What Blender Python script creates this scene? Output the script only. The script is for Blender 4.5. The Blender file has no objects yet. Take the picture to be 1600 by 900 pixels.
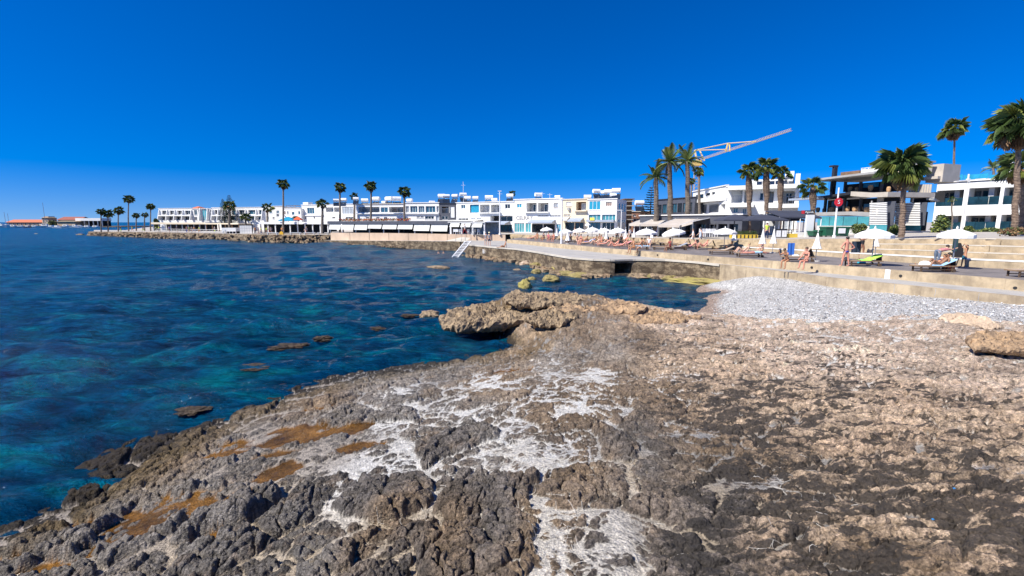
import bpy, bmesh, math, random
import numpy as np
from mathutils import Matrix, Vector
R = math.radians
rng = random.Random(7)
S = bpy.context.scene
col = S.collection
# ---------------------------------------------------------------- camera
FPX = 711.0
PITCH = math.atan(103 / FPX)
EYE = 4.5
cam_d = bpy.data.cameras.new("camera")
cam_d.sensor_width = 36
cam_d.lens = 36 * FPX / 1600
cam_d.clip_end = 20000
cam_d.clip_start = 0.05
cam = bpy.data.objects.new("camera", cam_d)
col.objects.link(cam)
cam.location = (0, 0, EYE)
cam.rotation_euler = (math.pi / 2 - PITCH, 0, 0)
S.camera = cam
# ---------------------------------------------------------------- light
SUN = Vector((-0.86, -0.50, 0)).normalized()
ELEV = R(47)
w = bpy.data.worlds.new("World"); S.world = w; w.use_nodes = True
nt = w.node_tree
sky = nt.nodes.new('ShaderNodeTexSky'); sky.sky_type = 'NISHITA'; sky.sun_disc = False
sky.sun_elevation = ELEV
sky.sun_rotation = math.atan2(SUN.x, SUN.y)
sky.air_density = 1.0; sky.dust_density = 0.0; sky.ozone_density = 1.5; sky.altitude = 0
hs = nt.nodes.new('ShaderNodeHueSaturation'); hs.inputs['Saturation'].default_value = 1.34
gm = nt.nodes.new('ShaderNodeGamma'); gm.inputs['Gamma'].default_value = 1.0
bg = nt.nodes['Background']; bg.inputs['Strength'].default_value = 0.062
tcw = nt.nodes.new('ShaderNodeTexCoord'); sx_ = nt.nodes.new('ShaderNodeSeparateXYZ'); cx_ = nt.nodes.new('ShaderNodeCombineXYZ')
ab = nt.nodes.new('ShaderNodeMath'); ab.operation = 'MAXIMUM'; ab.inputs[1].default_value = 0.0
ma = nt.nodes.new('ShaderNodeMath'); ma.operation = 'MULTIPLY_ADD'; ma.inputs[1].default_value = .95; ma.inputs[2].default_value = 0.05
nt.links.new(tcw.outputs['Generated'], sx_.inputs[0]); nt.links.new(sx_.outputs[2], ab.inputs[0]); nt.links.new(ab.outputs[0], ma.inputs[0])
nt.links.new(sx_.outputs[0], cx_.inputs[0]); nt.links.new(sx_.outputs[1], cx_.inputs[1]); nt.links.new(ma.outputs[0], cx_.inputs[2]); nt.links.new(cx_.outputs[0], sky.inputs['Vector'])
tint = nt.nodes.new('ShaderNodeVectorMath'); tint.operation = 'MULTIPLY'; tint.inputs[1].default_value = (.66, .83, 1.38)
nt.links.new(sky.outputs[0], tint.inputs[0]); nt.links.new(tint.outputs[0], hs.inputs['Color']); nt.links.new(hs.outputs[0], gm.inputs['Color'])
nt.links.new(gm.outputs[0], bg.inputs['Color'])
sd = bpy.data.lights.new("sun", 'SUN'); sd.energy = 5.0; sd.angle = R(0.53); sd.color = (1, 0.95, 0.86)
so = bpy.data.objects.new("sun", sd); col.objects.link(so)
sv = Vector((SUN.x * math.cos(ELEV), SUN.y * math.cos(ELEV), math.sin(ELEV)))
so.rotation_euler = sv.to_track_quat('Z', 'Y').to_euler()
S.view_settings.view_transform = 'Standard'; S.view_settings.look = 'None'
S.view_settings.exposure = 0.6; S.view_settings.gamma = 1
S.cycles.max_bounces = 5; S.cycles.diffuse_bounces = 2; S.cycles.glossy_bounces = 3
# ---------------------------------------------------------------- pixel <-> world (1600x900 photo)
CP, SP = math.cos(PITCH), math.sin(PITCH)
def ray(u, v):
    r = (u - 800) / FPX; d = (v - 450) / FPX
    return Vector((r, CP - d * SP, -SP - d * CP))
def P(u, v, z=None, d=None):
    q = ray(u, v)
    t = (z - EYE) / q.z if z is not None else d / q.y
    return Vector((q.x * t, q.y * t, EYE + q.z * t))
def G(u, v, z): p = P(u, v, z=z); return p
def VZ(u, d, z):                       # image row of a point in column u at depth d and height z
    a = (z - EYE) / d                  # = qz/qy
    return 450 + FPX * (-SP - a * CP) / (CP - a * SP)
def WF(u): return 1/math.sqrt(1+((u-800)/FPX)**2)   # round things far off axis look wider in a wide lens
def UD(u, d, z):                       # world point in image column u, depth d, height z
    v = VZ(u, d, z); return P(u, v, d=d)
def to_uv(x, y, z):
    zz = z - EYE
    f = y * CP - zz * SP; up = y * SP + zz * CP
    return 800 + FPX * x / f, 450 - FPX * up / f
# ---------------------------------------------------------------- materials
MATS = {}
def N(nt, t, **k):
    n = nt.nodes.new(t)
    for a, b in k.items():
        if a in n.inputs.keys(): n.inputs[a].default_value = b
        else: setattr(n, a, b)
    return n
def pm(name, c, rough=.7, var=.18, scale=2.0, bump=.15, bscale=25, metal=0, c2=None, spec=.5, alpha=None, trans=0, bdist=.02, sub=None):
    if name in MATS: return MATS[name]
    m = bpy.data.materials.new(name); m.use_nodes = True; t = m.node_tree; b = t.nodes['Principled BSDF']
    tc = N(t, 'ShaderNodeTexCoord')
    n = N(t, 'ShaderNodeTexNoise', Scale=scale, Detail=6.0, Roughness=.65)
    t.links.new(tc.outputs['Object'], n.inputs['Vector'])
    rp = N(t, 'ShaderNodeValToRGB')
    a = c2 if c2 else tuple(x * (1 - var) for x in c)
    rp.color_ramp.elements[0].position = .35; rp.color_ramp.elements[1].position = .65
    rp.color_ramp.elements[0].color = (*a, 1); rp.color_ramp.elements[1].color = (*[min(1, x * (1 + var * .4)) for x in c], 1)
    t.links.new(n.outputs['Fac'], rp.inputs['Fac']); t.links.new(rp.outputs[0], b.inputs['Base Color'])
    b.inputs['Roughness'].default_value = rough; b.inputs['Metallic'].default_value = metal
    b.inputs['Specular IOR Level'].default_value = spec
    if trans: b.inputs['Transmission Weight'].default_value = trans
    if bump:
        n2 = N(t, 'ShaderNodeTexNoise', Scale=bscale, Detail=4.0)
        t.links.new(tc.outputs['Object'], n2.inputs['Vector'])
        bp = N(t, 'ShaderNodeBump', Strength=bump, Distance=bdist)
        t.links.new(n2.outputs['Fac'], bp.inputs['Height']); t.links.new(bp.outputs[0], b.inputs['Normal'])
    MATS[name] = m
    return m
# ---------------------------------------------------------------- mesh builder
class MB:
    def __init__(s): s.v = []; s.f = []; s.mi = []; s.M = Matrix.Identity(4); s.m = 0
    def add(s, vs, fs):
        o = len(s.v)
        s.v += [tuple(s.M @ Vector(p)) for p in vs]
        for f in fs: s.f.append([o + i for i in f]); s.mi.append(s.m)
        return s
    def box(s, x0, y0, z0, x1, y1, z1):
        return s.add([(x0,y0,z0),(x1,y0,z0),(x1,y1,z0),(x0,y1,z0),(x0,y0,z1),(x1,y0,z1),(x1,y1,z1),(x0,y1,z1)],
              [(0,3,2,1),(4,5,6,7),(0,1,5,4),(1,2,6,5),(2,3,7,6),(3,0,4,7)])
    def quad(s, a, b, c, d): return s.add([a, b, c, d], [(0,1,2,3)])
    def tube(s, pts, rad, n=6, cap=True):
        pts = [Vector(p) for p in pts]
        if not isinstance(rad, (list, tuple)): rad = [rad] * len(pts)
        vs = []; fs = []
        for i, p in enumerate(pts):
            t = (pts[min(i+1, len(pts)-1)] - pts[max(i-1, 0)])
            t = t.normalized() if t.length > 1e-9 else Vector((0,0,1))
            a = Vector((0,0,1)) if abs(t.z) < .9 else Vector((1,0,0))
            x = t.cross(a).normalized(); y = t.cross(x)
            for k in range(n):
                an = 2 * math.pi * k / n
                vs.append(p + (x * math.cos(an) + y * math.sin(an)) * rad[i])
        for i in range(len(pts)-1):
            for k in range(n):
                fs.append((i*n+k, i*n+(k+1)%n, (i+1)*n+(k+1)%n, (i+1)*n+k))
        if cap: fs.append(tuple(range(n))[::-1]); fs.append(tuple((len(pts)-1)*n + k for k in range(n)))
        return s.add(vs, fs)
    def lathe(s, prof, n=16, c=(0,0,0)):
        vs = []; fs = []
        for r, z in prof:
            for k in range(n):
                a = 2*math.pi*k/n; vs.append((c[0]+r*math.cos(a), c[1]+r*math.sin(a), c[2]+z))
        for i in range(len(prof)-1):
            for k in range(n): fs.append((i*n+k, i*n+(k+1)%n, (i+1)*n+(k+1)%n, (i+1)*n+k))
        return s.add(vs, fs)
    def ball(s, c, rx, ry=None, rz=None, n=10):
        ry = rx if ry is None else ry; rz = rx if rz is None else rz
        h = n // 2; vs = []; fs = []
        for i in range(h+1):
            t = math.pi * i / h
            for k in range(n):
                a = 2*math.pi*k/n
                vs.append((c[0]+rx*math.sin(t)*math.cos(a), c[1]+ry*math.sin(t)*math.sin(a), c[2]+rz*math.cos(t)))
        for i in range(h):
            for k in range(n): fs.append((i*n+k, (i+1)*n+k, (i+1)*n+(k+1)%n, i*n+(k+1)%n))
        return s.add(vs, fs)
    def mesh(s, name, mats, smooth=False):
        me = bpy.data.meshes.new(name); me.from_pydata(s.v, [], s.f)
        mats = mats if isinstance(mats, (list, tuple)) else [mats]
        for m in mats: me.materials.append(m)
        if len(mats) > 1: me.polygons.foreach_set('material_index', s.mi)
        if smooth: me.polygons.foreach_set('use_smooth', [True]*len(me.polygons))
        me.update(); return me
    def build(s, name, mats, parent=None, smooth=False, **k):
        return link(name, s.mesh(name, mats, smooth), parent, **k)
def link(name, data, parent=None, loc=None, rz=None, label=None, cat=None, group=None, kind=None):
    o = bpy.data.objects.new(name, data); col.objects.link(o)
    if parent: o.parent = parent
    if loc is not None: o.location = loc
    if rz is not None: o.rotation_euler = (0, 0, rz)
    tag(o, label, cat, group, kind); return o
def tag(o, label=None, cat=None, group=None, kind=None):
    if label: o['label'] = label
    if cat: o['category'] = cat
    if group: o['group'] = group
    if kind: o['kind'] = kind
    return o
def thing(name, label, cat, loc=(0,0,0), rz=0, group=None, kind=None):
    return link(name, None, None, loc, rz, label, cat, group, kind)
def kids(o): return [c for c in bpy.data.objects if c.parent == o]
def dup(root, loc, rz, label, group=None, scale=None, tilt=None):
    r = root.copy(); col.objects.link(r); r.location = loc
    r.rotation_euler = (tilt[0], tilt[1], rz) if tilt else (0, 0, rz)
    if scale: r.scale = (scale,)*3 if not isinstance(scale, tuple) else scale
    r['label'] = label
    if group: r['group'] = group
    for ch in root.children:
        c = ch.copy(); col.objects.link(c); c.parent = r
        for g in ch.children:
            d = g.copy(); col.objects.link(d); d.parent = c
    return r
# ---------------------------------------------------------------- numpy noise
def h2(ix, iy, s):
    n = (ix.astype(np.int64) * 374761393 + iy.astype(np.int64) * 668265263 + s * 1274126177) & 0x7fffffff
    n = ((n ^ (n >> 13)) * 1274126177) & 0x7fffffff
    n = ((n ^ (n >> 16)) * 69069) & 0x7fffffff
    return ((n ^ (n >> 15)) & 0xffffff) / float(0xffffff)
def vnoise(x, y, s=0):
    ix = np.floor(x); iy = np.floor(y); fx = x - ix; fy = y - iy
    fx = fx*fx*fx*(fx*(fx*6-15)+10); fy = fy*fy*fy*(fy*(fy*6-15)+10)
    a = h2(ix, iy, s); b = h2(ix+1, iy, s); c = h2(ix, iy+1, s); d = h2(ix+1, iy+1, s)
    return (a + (b-a)*fx + (c-a)*fy + (a-b-c+d)*fx*fy) * 2 - 1
def fbm(x, y, o=4, s=0, g=.5):
    r = 0; a = 1; t = 0
    for i in range(o):
        r = r + a * vnoise(x, y, s + i * 17); t += a; a *= g
        x, y = x * 1.71 + y * 1.01 + 3.1, y * 1.71 - x * 1.01 + 7.7
    return r / t
def worley(x, y, s=0):
    ix = np.floor(x); iy = np.floor(y)
    f1 = np.full(x.shape, 9.0); f2 = np.full(x.shape, 9.0); idv = np.zeros(x.shape)
    for i in (-1, 0, 1):
        for j in (-1, 0, 1):
            cx = ix + i; cy = iy + j
            px = cx + h2(cx, cy, s + 1); py = cy + h2(cx, cy, s + 2)
            d = np.hypot(px - x, py - y)
            c = d < f1
            f2 = np.where(c, f1, np.minimum(f2, d)); idv = np.where(c, h2(cx, cy, s + 3), idv); f1 = np.where(c, d, f1)
    return f1, f2, idv
def sstep(a, b, x):
    t = np.clip((x - a) / (b - a), 0, 1); return t*t*(3-2*t)
def mesh_grid(name, X, Y, Z, keep=None, colors=None, smooth=True):
    n, m = X.shape
    idx = np.arange(n*m).reshape(n, m)
    q = np.stack([idx[:-1, :-1], idx[:-1, 1:], idx[1:, 1:], idx[1:, :-1]], -1).reshape(-1, 4)
    if keep is not None:
        k = (keep[:-1, :-1] & keep[:-1, 1:] & keep[1:, 1:] & keep[1:, :-1]).reshape(-1); q = q[k]
    used = np.zeros(n*m, bool); used[q.reshape(-1)] = True
    new = np.cumsum(used) - 1; q = new[q]
    co = np.stack([X, Y, Z], -1).reshape(-1, 3)[used].astype(np.float32)
    me = bpy.data.meshes.new(name)
    me.vertices.add(len(co)); me.vertices.foreach_set('co', co.reshape(-1))
    me.loops.add(len(q)*4); me.loops.foreach_set('vertex_index', q.reshape(-1).astype(np.int32))
    me.polygons.add(len(q)); me.polygons.foreach_set('loop_start', np.arange(0, len(q)*4, 4, dtype=np.int32))
    me.polygons.foreach_set('loop_total', np.full(len(q), 4, dtype=np.int32))
    me.polygons.foreach_set('use_smooth', np.full(len(q), smooth))
    me.update(calc_edges=True); 
    if colors is not None:
        for nm, c in colors.items():
            at = me.attributes.new(nm, 'FLOAT_COLOR', 'POINT')
            cc = np.ones((len(co), 4), np.float32); cc[:, :c.shape[-1]] = c.reshape(n*m, -1)[used]
            at.data.foreach_set('color', cc.reshape(-1))
    return me
# ================================================================ SHORE ROCK
def rbf(pts, vals, soft=.35, lam=.02):
    pts = np.array(pts, float); vals = np.array(vals, float)
    if vals.ndim == 1: vals = vals[:, None]
    D = np.sqrt(((pts[:, None] - pts[None])**2).sum(-1) + soft**2)
    n = len(pts); A = np.zeros((n+1, n+1)); A[:n, :n] = -D + lam*np.eye(n); A[:n, n] = 1; A[n, :n] = 1
    B = np.zeros((n+1, vals.shape[1])); B[:n] = vals
    W = np.linalg.solve(A, B)
    def f(x, y):
        out = np.zeros(x.shape + (vals.shape[1],)) + W[n]
        for i in range(n): out += -np.sqrt((x-pts[i,0])**2 + (y-pts[i,1])**2 + soft**2)[..., None] * W[i]
        return out
    return f
cp = []
for u, v in [(-100,872),(0,830),(60,800),(132,780),(176,751),(232,707),(248,678),(296,664),(376,636),(420,620),(520,585),(600,575),(640,569),(702,561),(737,549),(772,545),(800,537),(792,524)]:
    cp.append((u, v, 0.0))
cp += [(-100,790,-.7),(50,735,-.7),(150,672,-.7),(300,600,-.7),(450,566,-.7),(600,545,-.7),(700,533,-.6),(750,525,-.4),(640,500,-.8),(690,515,-.35),(740,512,-.3),(668,480,-.8),(720,462,-.7)]
ridge = [(720,490,.3),(760,478,.55),(800,458,1.05),(850,463,1.1),(913,463,1.0),(960,470,.8),(1010,479,.5),(1060,487,.3),(1100,491,.12)]
cp += ridge
cp += [(860,485,.95),(900,515,.85),(830,500,.65),(820,522,.3),(850,545,.5),(1000,500,.8),(1100,520,.85),(1150,505,.7),(1162,493,.52),(1240,499,.82),(1365,499,1.02),(1469,498,1.14),(1569,506,1.22),(1660,512,1.3),
 (1000,560,1.05),(900,580,.95),(800,570,.55),(700,590,.45),(700,640,.85),(600,640,.6),(500,640,.45),(400,680,.35),(300,720,.3),(200,790,.3),(100,840,.3),(0,880,.3),(-60,900,.2),
 (850,630,1.3),(960,640,1.38),(1000,600,1.25),(1200,560,1.15),(1400,540,1.22),(1550,528,1.3),(1640,545,1.45),(1600,575,1.42),(1500,600,1.5),(1300,650,1.58),(1100,700,1.5),(900,700,1.38),(700,720,1.15),(500,740,.85),(350,800,.7),(200,880,.6),(500,860,1.1),(700,850,1.4),(900,850,1.6),(1100,850,1.7),(1350,800,1.8),(1600,700,1.75),(1600,880,2.0),(1750,700,1.9),
 (1300,478,.45),(1200,470,-.2),(1500,484,.6),(1150,474,-.35),(1120,478,-.4),(1650,486,.8)]
pts = []; vals = []
for u, v, z in cp:
    p = P(u, v, z=z); pts.append((p.x, p.y)); vals.append(z)
for u, v, z in ridge:
    p = P(u, v, z=z); pts.append((p.x*1.07, p.y*1.08)); vals.append(-.5)
for x, y, z in [(0,1.2,1.85),(-2,1,1.4),(-4,2,.5),(-3,.0,.9),(2.5,1,2.1),(5,2,2.2),(7,4,2.1),(0,-3,1.8),(4,-3,2.2),(-6,0,-.4)]:
    pts.append((x, y)); vals.append(z)
base_f = rbf(pts, vals)
# zone fields, placed on the rock at the spots the photo shows them
# lump, strata, fill level, smooth ; colours
GREY=(.25,.225,.20); DGREY=(.16,.14,.125); BRN=(.27,.19,.12); TAN=(.58,.43,.30); LTAN=(.74,.57,.43); PINK=(.66,.51,.385); OCH=(.24,.16,.075); PALE=(.36,.31,.26); BLK=(.06,.052,.048)
WHT=(.84,.81,.76); SND=(.52,.42,.30); ORG=(.40,.20,.05); SIL=(.32,.30,.28); WD=(.42,.36,.30); WD2=(.76,.70,.61)
Z = [ # u v lump strata fill  rockcolour fillcolour black
 (0,880,.9,0,.35,GREY,WD,.1),(150,830,.9,0,.42,GREY,WD,.0),(250,800,.8,0,.52,GREY,WD,0),(100,800,.8,0,.3,OCH,WD,0),(230,700,.7,0,.2,OCH,WD,0),(300,690,.7,0,.3,BRN,WD,0),
 (350,760,.9,0,.42,GREY,WD,0),(400,690,.8,0,.45,GREY,WD,0),(520,680,.8,0,.48,GREY,WD,0),(480,620,.6,0,.3,BRN,WD,0),(600,590,.5,0,.2,PALE,SIL,0),(700,580,.45,0,.2,PALE,SIL,0),
 (400,820,1.3,0,.30,DGREY,SND,.1),(330,850,1.3,0,.28,GREY,SND,0),(450,800,1.2,0,.32,GREY,SND,0),(550,760,.9,0,.50,DGREY,WHT,0),(500,860,1.1,0,.42,GREY,SND,0),(620,740,.8,0,.58,DGREY,WHT,0),(600,830,1.2,0,.33,BRN,SND,.3),
 (640,650,.6,0,.52,GREY,WHT,0),(620,620,.6,0,.55,GREY,WHT,0),(720,650,.6,0,.45,GREY,WHT,.1),(700,700,.6,.0,.45,DGREY,WHT,.1),(760,600,.5,0,.5,BRN,WHT,0),(860,565,.4,.2,.62,PALE,WHT,0),(930,590,.5,.2,.58,BRN,WHT,0),(880,610,.5,.1,.45,BRN,WHT,0),(900,640,.6,.1,.40,BRN,WHT,.1),
 (830,720,.7,0,.66,DGREY,WHT,0),(770,700,.7,0,.58,GREY,WHT,0),(880,740,.8,0,.45,BRN,WHT,.2),(780,790,.8,0,.5,DGREY,SND,.2),(850,830,.7,0,.66,BRN,WD2,.1),(850,880,.7,0,.68,BRN,WD2,.1),(950,870,.7,0,.66,DGREY,WD2,.2),(780,840,.8,0,.62,DGREY,WD2,.1),(540,800,.9,0,.5,DGREY,WD2,0),(700,850,1.1,0,.3,BRN,SND,.3),(640,880,1.1,0,.3,DGREY,SND,.3),
 (1000,680,.6,.2,.42,DGREY,SIL,.5),(1000,740,.5,.2,.62,DGREY,SND,.3),(1100,700,.5,.4,.45,BRN,SIL,.5),(1050,620,.4,.5,.4,BRN,WHT,.3),(1150,640,.4,.6,.35,TAN,SIL,.5),(1200,610,.4,.7,.3,TAN,SIL,.5),(1170,740,.5,.6,.45,BRN,SIL,.5),(1130,800,.5,.6,.5,DGREY,SND,.4),(1100,870,.5,.6,.35,DGREY,SND,.5),
 (1240,830,.4,.8,.45,TAN,SIL,.5),(1200,760,.4,.8,.45,BRN,SIL,.5),(1300,780,.3,1,.3,TAN,SIL,.4),(1350,840,.3,1,.25,TAN,SIL,.4),(1450,800,.3,1,.2,TAN,SIL,.5),(1400,880,.3,1,.2,BRN,SIL,.55),(1550,870,.3,1,.2,TAN,SIL,.6),(1590,800,.3,1,.2,TAN,SIL,.45),(1350,720,.3,1,.3,TAN,SIL,.3),(1500,730,.3,1,.3,TAN,SIL,.3),
 (1280,640,.3,1,.3,TAN,SIL,.5),(1400,620,.3,1,.25,TAN,WHT,.3),(1500,650,.25,1,.25,TAN,WHT,.2),(1580,660,.25,1,.25,TAN,WD,.2),(1450,570,.2,1,.2,PINK,WHT,.1),(1350,560,.2,1,.2,LTAN,WHT,.3),(1250,550,.2,1,.2,LTAN,WHT,.2),(1150,560,.3,1,.2,TAN,WHT,.2),(1100,520,.3,.9,.2,TAN,SIL,.2),
 (1200,515,.2,1,.2,LTAN,WHT,0),(1350,510,.2,1,.2,LTAN,WHT,0),(1500,530,.2,1,.2,PINK,WHT,0),(1560,590,.25,1,.2,PINK,WD,.1),(1050,570,.4,.6,.35,TAN,WHT,.2),(1000,530,.4,.5,.2,BRN,SIL,.2),(950,545,.35,.4,.2,PALE,SIL,0),(900,530,.4,.3,.2,BRN,SIL,0),(840,540,.4,.2,.2,OCH,SIL,0),(880,545,.4,.2,.2,PALE,SIL,0),
 (830,500,.4,.4,.2,TAN,SIL,0),(850,475,.4,.3,.2,BRN,SIL,.1),(920,475,.4,.3,.2,BRN,SIL,.1),(980,485,.3,.4,.2,TAN,SIL,0),(1060,500,.3,.7,.2,LTAN,WHT,0),(740,495,.4,.2,.2,OCH,SIL,.1),(800,470,.4,.2,.2,OCH,SIL,0)]
zx = []; zv = []
for q in Z:
    u, v = q[0], q[1]
    d = 22.0
    # find surface point along the ray
    x = y = None
    rr = ray(u, v)
    ts = np.linspace(1.5, 60, 900); X = rr.x*ts; Y = rr.y*ts
    hh = base_f(X, Y)[:, 0]; zz = EYE + rr.z*ts
    k = np.argmax(zz < hh); x, y = X[k], Y[k]
    zx.append((x, y)); zv.append([q[2], q[3], q[4], *q[5], *q[6], q[7]])
zxa = np.array(zx); zva = np.array(zv)
def zones(x, y):
    """distance-weighted blend of the spot values (distances scaled by how far the spot is, so small near spots stay small)"""
    r0 = np.hypot(x, y); q0 = .10+.035*r0; x, y = x + q0*fbm(x*1.1, y*1.1, 4, 701, .6), y + q0*1.6*fbm(x*1.1+7, y*1.1, 4, 702, .6)
    num = np.zeros(x.shape + (zva.shape[1],)); den = np.zeros(x.shape)
    r = np.hypot(x, y) + .5
    for i in range(len(zxa)):
        a, b = zxa[i]; dr = np.hypot(a, b)
        # radial distances weigh less than sideways ones: the view foreshortens the field
        ux, uy = x - a, y - b
        rad = (ux*a + uy*b)/dr; tan = (-ux*b + uy*a)/dr
        sc = .25 + .10*dr
        d2 = (rad/(sc*(1+.12*dr)))**2 + (tan/sc)**2
        w_ = 1/(d2 + .08)**2
        num += w_[..., None]*zva[i]; den += w_
    return num/den[..., None]
def pool_at(u, v, ru, rv, z):
    c = P(u, v, z=z); e = P(u+ru, v, z=z); g = P(u, v-rv, z=z)
    return (c.x, c.y, abs(e.x-c.x), abs(g.y-c.y))
POOLS = [pool_at(q[0], q[1], q[2]*(1.5 if q[0] < 760 else 1), q[3]*(1.6 if q[0] < 760 else 1), q[4]) for q in [(250,805,55,28,.45),(330,838,30,9,.7),(20,870,30,9,.25),(560,700,26,6,.8),(355,690,26,6,.4),(200,830,26,14,.4),(90,818,34,12,.25),(160,858,26,12,.4),(70,885,36,10,.35),(300,770,24,9,.5),(375,773,24,9,.7),(430,735,26,9,.7),(490,683,60,9,.5),(470,668,30,6,.5),(440,705,30,5,.6),(805,578,30,7,.7),(1550,727,70,12,1.8),(335,705,26,5,.4),(500,632,22,4,.4),(1175,578,24,3,1.2)]]
def terrain(x, y):
    b0 = base_f(x, y)[..., 0]; b0 = b0 - .13*sstep(.55, .0, b0)
    zn = zones(x, y)
    L, ST, FL = zn[..., 0], zn[..., 1], zn[..., 2]
    rr = np.hypot(x, y)
    # ledges: the bed breaks in low steps
    q = .15; hb = (b0 + .10*fbm(x*.55, y*.55, 4, 801) + .03*fbm(x*3, y*3, 3, 805))/q
    fr = hb - np.floor(hb); terr = (np.floor(hb) + sstep(.62, .98, fr))*q - .06
    tw = np.clip(.25 + .45*ST + .5*sstep(11, 15, rr), 0, .85)*sstep(.05, .3, b0)
    b = b0*(1-tw) + terr*tw
    wx = x + .22*fbm(x*1.3, y*1.3, 3, 5) + .05*fbm(x*7, y*7, 3, 9); wy = y + .22*fbm(x*1.3+9, y*1.3, 3, 6) + .05*fbm(x*7, y*7+5, 3, 10)
    dome = lambda t: 1-(1-np.clip(t, 0, 1))**2.4
    def kar(px, py, s0):
        f1, f2, i1 = worley(px/1.0, py/1.0, s0); g1, g2, i2 = worley(px/.33+3, py/.33, s0+10); k1, k2, i3 = worley(px/.14, py/.14, s0+20)
        e1, e2, e3 = 1-(1-np.clip((f2-f1)/.34, 0, 1))**4, dome((g2-g1)/.34), dome((k2-k1)/.45); big = sstep(.35, .8, i1)
        cr = (1-sstep(0, .09, f2-f1))*.075 + (1-sstep(0, .11, g2-g1))*.038
        return e1*(.35+.65*big), e2*(.3+.7*i2), e3*(.4+.6*i3), cr
    f1_ = sstep(13, 7, rr); f2_ = sstep(24, 13, rr)
    a1, a2, a3, acr = kar(wx, wy, 11)
    ca, sa = math.cos(R(-20)), math.sin(R(-20)); sx = x*ca + y*sa; sy = -x*sa + y*ca
    sx2 = sx + .35*fbm(x*.8, y*.8, 3, 51) + .05*fbm(x*6, y*6, 2, 53); sy2 = sy + .22*fbm(x*.9, y*.9, 4, 52) + .05*fbm(x*6, y*6, 2, 54)
    c1, c2, c3, ccr = kar(sx2*.62, sy2*1.5, 61)
    iso = .20*L*a1 + (.052+.036*L)*a2 + .042*a3*f1_
    ani = .085*c1 + .085*c2*(.4+.6*f2_) + .045*c3*f1_ + .05*np.abs(fbm(sx*1.1, sy*3.6, 5, 81, .62))
    relief = (iso - acr*(.35+.8*np.clip(L,0,1.2)))*(1-ST) + (ani - ccr*.8)*ST
    strat = np.clip(c1*.40 + c2*.35 + c3*.25, 0, 1)
    lump = np.clip(a1*.5 + a2*.3 + a3*.2, 0, 1)
    m1, m2, mi = worley(wx/.060, wy/.060, 91)
    pits = sstep(.5, .15, m1)*(mi > .45)
    mid = fbm(x*5, y*5, 6, 101, .70)
    f1_ = sstep(13, 7, rr); f2_ = sstep(24, 13, rr)
    rough = .040*fbm(x*5, y*5, 3, 101, .70) + (.022*fbm(x*17, y*17, 4, 102, .72) - .024*pits)*f1_ + .042*np.abs(fbm(x*3.0, y*3.0, 3, 111, .68)) + .02*np.abs(fbm(x*14, y*14, 3, 113, .7))*f1_
    rh = b + relief + rough*(.55+.28*np.clip(L, 0, 1.2)) - .10*L
    span = .195*L*(1-ST) + .066*(1-ST) + .13*ST
    lev = b - .10*L + span*(FL*1.06+.05*zn[..., 7]) + .035*fbm(x*.9, y*.9, 3, 121)
    pool = np.zeros(x.shape)
    for (cx, cy, rx, ry) in POOLS:
        an = fbm(x*2.6+cx, y*2.6, 4, 131)*.75
        d = np.sqrt(((x-cx)/rx)**2 + ((y-cy)/ry)**2) + an
        pool = np.maximum(pool, 1-sstep(.8, 1.05, d))
    rh = rh - pool*.17*np.maximum(.4, L); lev = lev - pool*.025
    soft = lev - rh + .018*fbm(x*4.5, y*4.5, 4, 161, .7)*(1-pool)
    fill = sstep(-.004, .016, soft + .006*fbm(x*22, y*22, 2, 151))
    h = np.maximum(rh, np.minimum(lev + .006*fbm(x*14, y*14, 3, 141), rh + .6))
    return (h, fill, pool, zn, b0, lump, strat, soft, mid, pits)
import time as _t; T0=_t.time()
na, nr = 1160, 680
az = np.radians(np.linspace(-57.5, 57.5, na)); ir = np.linspace(1/2.35, 1/33.0, nr)
AZ, IR = np.meshgrid(az, ir); RR = 1/IR
X = (RR*np.sin(AZ)).astype(np.float32); Y = (RR*np.cos(AZ)).astype(np.float32)
bb_ = base_f(X[::4, ::4], Y[::4, ::4])[..., 0]; bb_ = np.repeat(np.repeat(bb_, 4, 0), 4, 1)[:nr, :na]
act = (bb_ > -.62) & (Y < 27.2); xs_, ys_ = X[act], Y[act]
h1_, fill, pool, zn, b, lump, strat, soft, mid, pits = terrain(xs_, ys_)
X1, Y1 = xs_, ys_
rc = zn[..., 3:6]; fc = zn[..., 6:9]; blk = zn[..., 9]; ST = zn[..., 1]
ca, sa = math.cos(R(-20)), math.sin(R(-20)); sx = X1*ca + Y1*sa; sy = -X1*sa + Y1*ca
n1 = fbm(X1*1.6, Y1*1.6, 4, 201); n2 = fbm(X1*7, Y1*7, 6, 211, .72); n3 = fbm(sx*1.0, sy*2.8, 6, 221, .66); n4 = fbm(X1*45, Y1*45, 3, 231, .8)
hi = strat*ST + lump*(1-ST)
colr = rc * np.clip(.85 + .35*n1 + .6*n2 + .7*(hi-.5), .25, 2)[..., None]
pk = (sstep(-.2,.5,fbm(X1*1.1,Y1*2.3,4,261))*ST*.15)[..., None]
colr = colr*(1-pk) + colr*np.array([1.05,.86,.80])*pk
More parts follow.
